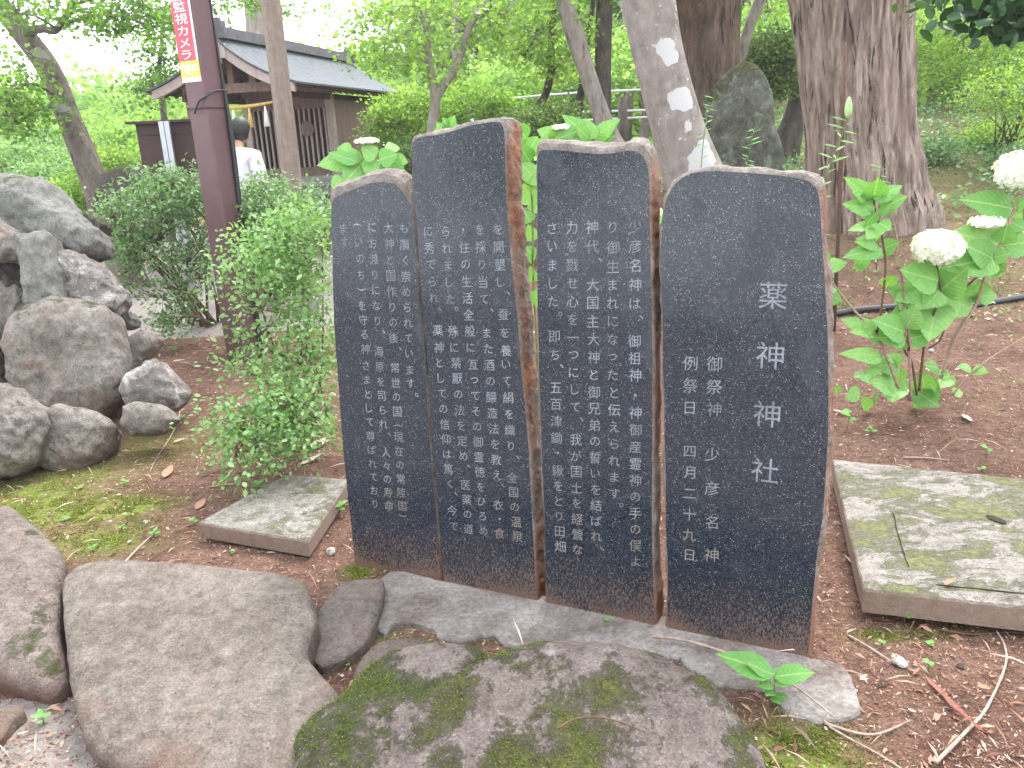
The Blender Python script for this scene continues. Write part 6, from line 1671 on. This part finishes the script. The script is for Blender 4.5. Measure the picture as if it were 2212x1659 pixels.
for (px, py, yd, w, h, lab) in ((50, 306, 45, 60, 14, 'pale far building with a light roof at the left edge'), (165, 303, 45, 80, 14, 'pale far building behind the leaning tree'), (262, 300, 45, 50, 12, 'pale far building left of the notice box')):
    a = AT(px - w / 2, py + h / 2, yd); s_ = PXM(yd)
    r_ = empty('house', Vector((a.x, a.y, 0))); tag(r_, lab, 'house', 'far pale buildings on the left')
    g = Geo(); g.box(Vector((a.x, a.y, -.1)), Vector((w * s_, 0, 0)), Vector((0, 5, 0)), Vector((0, 0, a.z + .2))); g.make('wall', M['far_wall'], r_)
    g = Geo(); V_ = [Vector((a.x - .4, a.y - .5, a.z)), Vector((a.x + w * s_ + .4, a.y - .5, a.z)), Vector((a.x + w * s_ + .4, a.y + 2.5, a.z + .6)), Vector((a.x - .4, a.y + 2.5, a.z + .6)), Vector((a.x - .4, a.y + 5.5, a.z)), Vector((a.x + w * s_ + .4, a.y + 5.5, a.z))]
    g.add(V_, [[0, 1, 2, 3], [3, 2, 5, 4], [0, 3, 4], [1, 5, 2], [0, 4, 5, 1]]); g.make('roof', M['far_roof'], r_)
    for k in range(4):
        g = Geo(); g.box(Vector((a.x + w * s_ * (.1 + .22 * k), a.y - .02, .5)), Vector((w * s_ * .13, 0, 0)), Vector((0, .02, 0)), Vector((0, 0, .6))); g.make('window', M['box_brown'], r_)
# low stone block showing in the gap between the slabs
b_ = AT(1150, 480, 9.4); g = Geo(); g.box(Vector((b_.x - .9, b_.y, 0)), Vector((1.9, .25, 0)), Vector((-.03, .35, 0)), Vector((0, 0, AT(1150, 455, 9.4).z)))
tag(g.make('stone_kerb', M['rock_grey'], origin=(b_.x, b_.y, 0)), 'long brown stone block behind the slabs, seen through their gaps', 'stone block')

# ------------------------------------------------------------------ SEEDLINGS
def seedling(label, px, py, leaves, h=.05, z=0.0, mesh=None, w=1.0, name='seedling', base_off=(0, 0), group='seedlings on the soil'):
    p = G(px, py, z)
    if z == 0.0: p.z = surf(p.x, p.y)
    r_ = empty(name, p); tag(r_, label, 'seedling', group)
    tops = []
    sc = p.y
    V, F = tube([p, p + Vector((rs.uniform(-.004, .004), 0, h * .6)), p + Vector((0, 0, h))], [.0016, .0014, .001], 5); obj('stem', V, F, M['stem_green'], r_)
    for (dx, dy, L, hh) in leaves:
        a = p + Vector((0, 0, h * hh))
        v = Vector((dx, dy, .25)).normalized() * L
        put_leaf(r_, a, a + v, w, (mesh or LM_weed)[rs.randrange(len(mesh or LM_weed))], nrm=Vector((0, -.35, 1)))
    return r_
def rnd_leaves(n, L, tiers=2):
    a0 = rs.uniform(0, 6)
    return [(math.cos(a0 + k * 2 * math.pi / n * 1.0), math.sin(a0 + k * 2 * math.pi / n), L * rs.uniform(.75, 1.15), 1.0 - .35 * (k % tiers)) for k in range(n)]
fs = seedling('pointed leaf seedling growing at the right foot of the rightmost slab', 1668, 1530, [(-.9, .35, .155, 1.0), (-.45, .1, .085, .95), (.75, -.15, .105, .92), (.55, -.35, .075, .8), (-.7, -.3, .055, .7), (-.5, -.6, .05, .5), (.5, -.5, .05, .35), (.1, -.8, .05, .3), (.6, .2, .06, .9)], .10, group=None)
sd = [((560, 1060), 5, .035, .03, 'below the fresh green shrub'), ((375, 765), 3, .045, .06, 'with heart shaped leaves near the maroon pole'), ((252, 905), 6, .055, .09, 'with lance leaves at the front of the rock heap'), ((600, 850), 7, .05, .08, 'tall and bright at the foot of the fresh shrub'), ((735, 1115), 5, .045, .05, 'touching the left edge of the leftmost slab'),
      ((1315, 1350), 2, .024, .02, 'with two round leaves on the footing edge'), ((752, 1440), 2, .014, .01, 'tiny, in the crack by the wedge stone'), ((95, 1565), 5, .03, .03, 'in the bottom left corner among dry leaves'), ((265, 1145), 4, .022, .02, 'on the bright moss'), ((335, 1160), 4, .03, .025, 'right of the bright moss patch'), ((140, 1125), 3, .02, .015, 'at the upper edge of the bright moss'),
      ((200, 1190), 4, .022, .02, 'between moss and largest boulder'), ((270, 1050), 4, .028, .03, 'on bare soil above the moss'), ((420, 1135), 3, .022, .03, 'beside the square lid corner'), ((505, 1200), 3, .014, .015, 'under the front edge of the square lid'), ((1955, 1345), 3, .034, .05, 'under the edge of the mossy cover slab, larger'), ((1990, 1330), 2, .045, .06, 'under the edge of the mossy cover slab, right one'),
      ((1905, 1395), 2, .014, .02, 'small, lone, below the cover slab'), ((2005, 1450), 3, .02, .03, 'on open soil at the lower right'), ((1830, 930), 3, .05, .09, 'beside the rightmost slab at mid height'), ((1818, 1065), 3, .05, .05, 'by the left corner of the mossy cover slab'), ((1880, 940), 4, .03, .04, 'in front of the hydrangea stems'), ((2130, 985), 2, .035, .05, 'at the back edge of the mossy cover slab'),
      ((450, 1010), 3, .02, .02, 'on soil left of the fresh shrub'), ((395, 905), 3, .02, .02, 'in the middle of the bare soil'), ((2120, 1020), 3, .02, .02, 'on the rim of the mossy cover'), ((2010, 1395), 3, .016, .01, 'faint, among chips at the right')]
for (pp_, n_, L_, h_, lab) in sd:
    rl_ = rnd_leaves(n_, L_)
    seedling('small green seedling ' + lab, pp_[0], pp_[1], rl_, h_, mesh=LM_round if n_ <= 3 else LM_weed)
g = Geo()
p_ = GP(1690, 1600)
gt = empty('grass_tuft', p_); tag(gt, 'small tuft of curved yellow green grass blades by the mossy rock', 'grass')
for k, (dx, dz, L_) in enumerate([(-.05, .10, 1), (.03, .09, 1), (.10, .05, 1.1), (-.03, -.0, 1.1), (.07, .02, .8)]):
    q = catmull([p_, p_ + Vector((dx * .4, -.01, dz * .9 + .02)), p_ + Vector((dx, -.03, dz * .7))], 5)
    V, F = tube(q, [.0022 * (1 - .8 * j / (len(q) - 1)) for j in range(len(q))], 4); obj('blade', V, F, M['stem_lime'] if 'stem_lime' in M else M['stem_green'], gt)

# ------------------------------------------------------------------ TWIGS, FALLEN LEAVES, PEBBLES
def twig(label, pts, r0, m, lift=.006, zz_=None, kink=.004):
    q = []
    for (x, y) in pts:
        p = GP(x, y) if zz_ is None else G(x, y, zz_)
        if zz_ is None: p.z = surf(p.x, p.y)
        p.z += lift + abs(rs.gauss(0, kink)); q.append(p)
    c = q[len(q) // 2]
    q = catmull(q, 4); V, F = tube(q, [r0 * (1 - .55 * k / (len(q) - 1)) * rs.uniform(.85, 1.15) for k in range(len(q))], 6)
    tag(obj('fallen_twig', V, F, m, origin=c), label, 'twig')
twig('long crooked pale twig at the lower right corner', [(2020, 1660), (2090, 1590), (2130, 1540), (2170, 1450), (2168, 1400), (2150, 1370)], .005, M['twig_pale'], .012)
twig('long thin twig from the grass tuft to the bottom edge', [(1850, 1500), (1775, 1562), (1900, 1640), (1960, 1680)], .004, M['twig_pale'])
twig('pale straight twig lying right of the mossy rock', [(1780, 1575), (1850, 1592), (1900, 1592), (1965, 1572)], .0045, M['twig_pale'])
twig('long twig leaning over the footing in front of the rightmost slab', [(1410, 1400), (1480, 1408), (1560, 1432), (1640, 1462), (1720, 1510), (1800, 1580)], .005, M['twig_pale'], .03)
twig('thin brown twig across the soil above the square lid', [(435, 1035), (520, 1005), (585, 975), (640, 950)], .004, M['twig'])
twig('short pale stick behind the square lid', [(455, 1055), (490, 1052), (520, 1050)], .004, M['twig_pale'])
twig('curved twig hanging down the soil right of the heap', [(392, 870), (385, 910), (365, 950), (340, 985), (325, 1020)], .004, M['twig_pale'])
twig('brown stick on the moss above the largest boulder', [(255, 1235), (300, 1190), (335, 1155)], .005, M['twig_pale'])
twig('reddish stick lying right behind the largest boulder', [(245, 1232), (300, 1225), (350, 1200), (368, 1185)], .005, M['stem_brown'])
twig('dry twig under the mossy cover slab', [(1830, 1375), (1870, 1400), (1930, 1440), (1950, 1450)], .0035, M['twig_pale'])
twig('thin pale stick behind the mossy cover slab', [(1950, 990), (2000, 990), (2050, 995)], .005, M['twig_pale'])
twig('forked pale twig near the black cable end', [(430, 800), (400, 795), (375, 792)], .004, M['twig_pale'])
twig('curved reddish twig resting on the mossy rock', [(1205, 1575), (1240, 1558), (1290, 1550), (1340, 1560), (1390, 1580)], .003, M['stem_brown'], .0, zz_=.235)
twig('fine twig in the hollow of the footing', [(960, 1395), (1010, 1388), (1050, 1402)], .0025, M['stem_brown'])
twig('dark straight stick on the soil at the lower right', [(2030, 1365), (2100, 1372), (2170, 1368), (2212, 1375)], .004, M['stem_brown'])
twig('grey twig along the left side of the mossy cover slab', [(1855, 1400), (1850, 1330), (1845, 1290)], .002, M['stem_brown'])
# long red dead leaf
def dead(label, a, b, w, m, lift=.01, name='fallen_leaf', wf=1.0, zz_=None):
    A = G(*a, zz_) if zz_ is not None else GP(*a); B_ = G(*b, zz_) if zz_ is not None else GP(*b)
    if zz_ is None: A.z = surf(A.x, A.y); B_.z = surf(B_.x, B_.y)
    A.z += lift; B_.z += lift * 1.4
    me = leaf_mesh(m, w * .6, 0, .25, .10, 8, .75); B_ = A + (B_ - A) * (.75 if w > .15 else 1.0)
    d = B_ - A; L = d.length; d = d.normalized(); n = Vector((rs.uniform(-.2, .2), -.2, 1)); s = d.cross(n).normalized(); n = s.cross(d)
    o = link(name, me); o.matrix_world = Matrix.Translation(A) @ Matrix((s * L, d * L, n * L)).transposed().to_4x4()
    tag(o, label, 'fallen leaf')
dead('long curved red brown dead leaf at the lower right', (1998, 1470), (2130, 1625), .05, M['deadleaf_red'])
dead('orange dead leaf beside the crooked twig', (2110, 1490), (2150, 1510), .35, M['deadleaf'])
dead('pale dead leaf beside the left foot of the leftmost slab', (675, 975), (715, 950), .35, M['deadleaf_pale'])
dead('broad brown dead leaf behind the square lid', (650, 1008), (712, 985), .22, M['deadleaf_pale'])
dead('small orange leaf at the left edge on the moss', (5, 1090), (28, 1086), .4, M['deadleaf'])
dead('pale green dead leaf on the soil above the moss', (168, 1060), (190, 1048), .45, M['stem_green'])
dead('brown curled leaf above the moss patch', (355, 1035), (380, 1005), .28, M['deadleaf'])
dead('small brown leaf on soil left of the lid', (425, 1105), (450, 1080), .35, M['deadleaf'])
dead('slim pale leaf on the soil under the heap', (325, 895), (360, 890), .22, M['deadleaf_pale'])
dead('tan leaf in the middle of the bare soil', (375, 955), (412, 948), .28, M['deadleaf_pale'])
dead('long pale curled leaf near the pole foot', (375, 790), (412, 790), .16, M['deadleaf_pale'], .015)
dead('long red leaf lying on the footing edge', (1195, 1398), (1235, 1395), .18, M['deadleaf_red'])
dead('brown leaf in the bottom left corner', (100, 1600), (130, 1590), .35, M['deadleaf'])
dead('pale strip of bark in the bottom left corner', (40, 1592), (75, 1588), .16, M['deadleaf_pale'])
dead('tan leaf under the hydrangea', (1800, 890), (1838, 905), .22, M['deadleaf_pale'])
dead('narrow pale chip behind the mossy cover slab', (2080, 900), (2105, 925), .25, M['deadleaf_pale'])
dead('brown leaf on the mossy cover slab', (2040, 1265), (2075, 1250), .2, M['deadleaf'], .004, zz_=.12)
dead('red leaf on the soil right of the rightmost slab', (1810, 1445), (1840, 1460), .2, M['deadleaf_red'])
dead('pale chip of bark near the lower right corner', (1960, 1545), (1985, 1560), .3, M['deadleaf_pale'])
dead('reddish bark strip across the foot stones of the heap', (215, 870), (290, 885), .07, M['deadleaf_red'], .25)
for i, (px, py, r_, lab) in enumerate([(1945, 1440, .022, 'pale rough pebble below the mossy cover slab'), (2075, 1440, .013, 'small blue grey pebble at the lower right'), (315, 1130, .011, 'small white pebble on the moss'), (660, 1105, .010, 'white pebble lying on the square lid'), (2010, 770, .022, 'pale stone behind the hydrangea stems'), (715, 1195, .022, 'grey pebble between lid and leftmost slab'), (238, 1128, .010, 'white chip left of the two leaf seedling'), (1385, 1430, .008, 'tiny dark pebble on the footing')]):
    p = G(px, py, .085 if 'lid' in lab and 'on the' in lab else 0.0)
    if p.z == 0: p.z = surf(p.x, p.y)
    V, F = ellip(p + Vector((0, 0, r_ * .4)), r_, r_ * .8, r_ * .6, Matrix.Rotation(i, 3, 'Z'), 14, 10, lambda v: v * (1 + .5 * noise.noise(v * 60 + Vector((i, 0, 0)))))
    tag(obj('pebble', V, F, M['quartz'] if 'blue' not in lab and 'dark' not in lab else M['rock_dark'], origin=p), lab, 'pebble')

# ------------------------------------------------------------------ LITTER, SOIL CRUMBS, MOSS, GRASS
def surf_v(x, y):
    i = np.clip(np.searchsorted(gy, y) - 1, 0, NY - 2); j = np.clip(np.searchsorted(gx, x) - 1, 0, NX - 2)
    fx = (x - gx[j]) / (gx[j + 1] - gx[j]); fy = (y - gy[i]) / (gy[i + 1] - gy[i])
    return Z_[i, j] * (1 - fx) * (1 - fy) + Z_[i, j + 1] * fx * (1 - fy) + Z_[i + 1, j] * (1 - fx) * fy + Z_[i + 1, j + 1] * fx * fy
def near_pts(n, y0, y1, x0=-2.6, x1=4.6, p=1.3, seed=1):
    g_ = np.random.default_rng(seed)
    y = y0 + (y1 - y0) * g_.uniform(0, 1, n) ** p
    x = g_.uniform(-1, 1, n) * (y * .70 + .25) + .05
    return x, y, g_
def slivers(name, label, n, y0, y1, L0, L1, w, m, seed, clump=None, keep=None, tone=(0, 1), p=1.3):
    x, y, g_ = near_pts(n, y0, y1, seed=seed, p=p)
    # gather in drifts
    q = np.array([noise.noise(Vector((a * 2.2, b * 2.2, seed))) + .5 * noise.noise(Vector((a * 7, b * 7, seed))) for a, b in zip(x, y)])
    k = q > g_.uniform(-.9, .35, n)
    pm_ = (x < -0.9 - 0.15 * (y - 5.2)) & (y > 6.7 + 0.10 * (x + 2.2))
    k &= ~pm_
    x, y = x[k], y[k]; n = len(x)
    z = surf_v(x, y) + g_.uniform(.001, .006, n)
    th = g_.uniform(0, 2 * np.pi, n); L = g_.uniform(L0, L1, n); el = g_.normal(0, .18, n)
    d = np.stack([np.cos(th) * np.cos(el), np.sin(th) * np.cos(el), np.abs(np.sin(el))], 1) * L[:, None]
    s = np.stack([-np.sin(th), np.cos(th), g_.normal(0, .5, n)], 1) * (w * g_.uniform(.5, 1.4, n))[:, None]
    c = np.stack([x, y, z], 1)
    bow = np.stack([np.zeros(n), np.zeros(n), L * .06], 1)
    V = np.stack([c, c + d * .5 + s + bow, c + d, c + d * .5 - s + bow * 1.6], 1).reshape(-1, 3)
    F = np.arange(4 * n).reshape(-1, 4)
    t_ = np.clip(tone[0] + (tone[1] - tone[0]) * g_.beta(1.6, 1.9, n), 0, 1)
    o = obj(name, V, F, m, smooth=False, attrs={'tone': np.repeat(t_, 4)}, origin=(0, 3, 0)); tag(o, label, 'litter', kind='stuff')
slivers('leaf_litter', 'needles, chips and scraps of bark strewn over the red brown soil', 52000, 1.35, 6.5, .006, .030, .0014, M['litter'], 5, p=1.2)
slivers('leaf_litter', 'larger dry scraps scattered over the forest floor', 6500, 1.4, 10, .012, .05, .004, M['litter'], 6, tone=(.1, 1))
slivers('leaf_litter', 'faded litter on the rising ground under the old trees', 12000, 5.5, 16, .03, .09, .008, M['litter'], 8, tone=(.15, .95), p=1.0)
slivers('leaf_litter', 'thin broken sticks and bark strips lying on the soil', 1500, 1.4, 8, .04, .13, .0022, M['litter'], 15, tone=(.35, 1))
def crumbs(n, seed):
    x, y, g_ = near_pts(n, 1.35, 5.5, seed=seed)
    pm_ = (x < -9)
    x, y = x[~pm_], y[~pm_]; n = len(x)
    z = surf_v(x, y)
    r_ = .0012 + .0045 * g_.uniform(0, 1, n) ** 3
    O = np.array([[1, 0, 0], [0, 1, 0], [-1, 0, 0], [0, -1, 0], [0, 0, 1]], float)
    V = np.stack([x, y, z + r_ * .3], 1)[:, None, :] + (O[None] + g_.normal(0, .25, (n, 5, 3))) * r_[:, None, None]
    F = (np.array([[0, 1, 4], [1, 2, 4], [2, 3, 4], [3, 0, 4]])[None] + (np.arange(n) * 5)[:, None, None]).reshape(-1, 3)
    t_ = np.clip(g_.beta(1.3, 2.6, n), 0, 1)
    tag(obj('soil_crumbs', V.reshape(-1, 3), F, M['litter'], smooth=False, attrs={'tone': np.repeat(t_, 5)}, origin=(0, 3, 0)), 'crumbs of red brown soil and grit', 'soil crumbs', kind='stuff')
crumbs(40000, 9)
def tufts(name, label, cat, pts, h, m, seed, w=.25, lean=.6, tone=None):
    g_ = np.random.default_rng(seed); n = len(pts); P_ = np.asarray(pts)
    hh = h * g_.uniform(.5, 1.3, n)
    th = g_.uniform(0, 2 * np.pi, n)
    s = np.stack([np.cos(th), np.sin(th), np.zeros(n)], 1) * (hh * w)[:, None]
    ln = np.stack([g_.normal(0, lean, n), g_.normal(0, lean, n), np.ones(n)], 1); ln /= np.linalg.norm(ln, axis=1)[:, None]
    mid = P_ + ln * (hh * .6)[:, None]; tip = P_ + (ln + np.stack([g_.normal(0, lean * .5, n), g_.normal(0, lean * .5, n), -np.full(n, .15)], 1)) * hh[:, None]
    V = np.stack([P_ - s * .5, P_ + s * .5, mid + s * .45, tip, mid - s * .45], 1).reshape(-1, 3)
    F = []
    base = np.arange(n) * 5
    Fq = np.stack([base, base + 1, base + 2, base + 4], 1); Ft = np.stack([base + 4, base + 2, base + 3, base + 3], 1)
    F = [list(f) for f in Fq] + [list(f[:3]) for f in Ft] if n < 30000 else None
    if F is None: F = np.vstack([Fq]);
    t_ = g_.uniform(0, 1, n) if tone is None else tone
    tag(obj(name, V, F, m, smooth=False, attrs={'tone': np.repeat(t_, 5)}, origin=(float(P_[:, 0].mean()), float(P_[:, 1].mean()), 0)), label, cat, kind='stuff')
# moss cushions on the soil
def moss_pts(n, seed, spots):
    g_ = np.random.default_rng(seed); out = []
    for (px, py, sx_, sy_, w) in spots:
        p = GP(px, py); k = int(n * w)
        x = g_.normal(p.x, sx_, k); y = g_.normal(p.y, sy_, k)
        q = np.array([noise.noise(Vector((a * 9, b * 9, 2))) + .6 * noise.noise(Vector((a * 28, b * 28, 2))) for a, b in zip(x, y)])
        kk = q > -.02
        out.append(np.stack([x[kk], y[kk], surf_v(x[kk], y[kk]) + .001], 1))
    return np.vstack(out)
tufts('moss_cushions', 'bright moss cushions left of the square lid', 'moss', moss_pts(9000, 21, [(140, 1105, .22, .12, 1.0), (270, 1100, .14, .08, .9), (210, 1160, .15, .09, .5), (50, 1075, .2, .12, .6), (300, 1010, .25, .15, .4)]), .006, M['moss_tuft'], 22, .5, .5)
tufts('moss_cushions', 'low green moss right of the mossy rock', 'moss', moss_pts(5000, 23, [(1700, 1640, .10, .07, 1.0), (1750, 1600, .06, .03, .3), (1960, 1368, .09, .02, .5), (780, 1235, .035, .03, .5), (1000, 1372, .07, .03, .5), (850, 1385, .06, .03, .4)]), .006, M['moss_tuft'], 24, .5, .5)
# grass and undergrowth on the slope at the right and far
g_ = np.random.default_rng(31)
def slope_pts(n, x0, x1, y0, y1, thr, seed):
    g_ = np.random.default_rng(seed)
    x = g_.uniform(x0, x1, n); y = g_.uniform(y0, y1, n)
    q = np.array([noise.noise(Vector((a * .9, b * .9, seed))) + .5 * noise.noise(Vector((a * 3.5, b * 3.5, seed))) for a, b in zip(x, y)])
    k = q > thr
    x, y = x[k], y[k]
    return np.stack([x, y, surf_v(x, y)], 1)
tufts('grass', 'thin grass on the rising ground right of the huge trunk', 'grass', slope_pts(34000, 2.2, 14, 6.2, 18, .12, 32), .06, M['grass'], 33, .10, .45)
tufts('grass', 'sparse grass among the litter behind the hydrangea', 'grass', slope_pts(4500, 2.0, 5.5, 3.6, 7.5, .22, 34), .05, M['grass'], 35, .07, .5)
tufts('grass', 'bright grass of the clearing behind the trunks', 'grass', slope_pts(22000, -3, 5, 14, 24, -.3, 36), .10, M['leaf_far'], 37, .25, .5)
tufts('grass', 'long blades at the foot of the lichen spotted trunk', 'grass', slope_pts(2600, 1.2, 2.6, 6.0, 8.0, .0, 38), .14, M['grass'], 39, .05, .5)
# small leafy ground cover at the right
x = np.random.default_rng(41).uniform(1.8, 12, 26000); y = np.random.default_rng(42).uniform(4.2, 17, 26000)
q = np.array([noise.noise(Vector((a * 1.6, b * 1.6, 5))) + .5 * noise.noise(Vector((a * 6, b * 6, 5))) for a, b in zip(x, y)])
x, y = x[q > .18], y[q > .18]
V, F, tn = leaf_cloud(np.stack([x, y, surf_v(x, y) + .03], 1), .035, 1.5, 'EL', seed=44)
x2 = np.random.default_rng(51).uniform(3.0, 15, 30000); y2 = np.random.default_rng(52).uniform(8.5, 20, 30000)
q2 = np.array([noise.noise(Vector((a * 1.1, b * 1.1, 9))) + .5 * noise.noise(Vector((a * 4, b * 4, 9))) for a, b in zip(x2, y2)])
x2, y2 = x2[q2 > .05], y2[q2 > .05]
V2, F2, tn2 = leaf_cloud(np.stack([x2, y2, surf_v(x2, y2) + np.random.default_rng(53).uniform(.02, .22, len(x2))], 1), .07, .8, 'EL', seed=54)
tag(obj('undergrowth', V2, F2, M['leaf_bush'], smooth=False, attrs={'tone': tn2}, origin=(8, 13, 0)), 'leafy undergrowth on the slope right of the huge trunk', 'undergrowth', kind='stuff')
tag(obj('ground_cover', V, F, M['leaf_bush2'], smooth=False, attrs={'tone': tn}, origin=(4, 7, 0)), 'small leafy weeds spread over the soil at the right', 'weeds', kind='stuff')

# ------------------------------------------------------------------ UNSEEN TREES ADDED BEHIND THE VIEWER (to darken what the polished faces mirror)
for i, (x, y, h, lab) in enumerate([(-3.4, -6.5, 7.5, 'added unseen leafy tree behind the viewer on the left'), (0.6, -8.5, 8.5, 'added unseen leafy tree straight behind the viewer'), (4.2, -7.0, 7.5, 'added unseen leafy tree behind the viewer on the right'), (-7.5, -4.0, 8.0, 'added unseen leafy tree far to the left behind the viewer')]):
    bb = Vector((x, y, 0)); t_ = empty('tree', bb); tag(t_, lab, 'tree', 'unseen trees added to darken the reflections')
    V, F = bark_tube(catmull([bb - Vector((0, 0, .1)), bb + Vector((.1, 0, h * .5)), bb + Vector((0, .1, h * .9))], 4), [.2 - .015 * k for k in range(9)], 10, .05)
    obj('trunk', V, F, M['bark_dark'], t_)
    bl = [(tuple(bb + Vector((random.uniform(-1.6, 1.6), random.uniform(-1, 1), h * random.uniform(.3, .95)))), (1.5, 1.3, 1.0), 1) for _ in range(8)]
    Pc, T, K = cluster_points(bl, 22, .35, 16, .5, 160 + i)
    V, F, tn = leaf_cloud(Pc, .22, .7, 'RH', T, seed=160 + i)
    obj('crown', V, F, M['leaf_maple'], t_, smooth=False, attrs={'tone': tn})

# ------------------------------------------------------------------ ADDED HAZE (thin volume put in to pale the far view)
g = Geo(); g.box((-110, -25, -1.2), (230, 0, 0), (0, 140, 0), (0, 0, 26))
hz = g.make('added_haze', None)
hm = bpy.data.materials.new('added_haze_air'); hm.use_nodes = True; hm.node_tree.nodes.clear()
ho = hm.node_tree.nodes.new('ShaderNodeOutputMaterial'); hv = hm.node_tree.nodes.new('ShaderNodeVolumePrincipled')
hv.inputs['Color'].default_value = (0.95, 0.97, 1.0, 1); hv.inputs['Density'].default_value = 0.0016; hv.inputs['Anisotropy'].default_value = 0.2
hm.node_tree.links.new(hv.outputs[0], ho.inputs['Volume'])
hz.data.materials.clear(); hz.data.materials.append(hm)
tag(hz, 'thin pale volume added to lighten the distance', 'added_haze', kind='stuff')
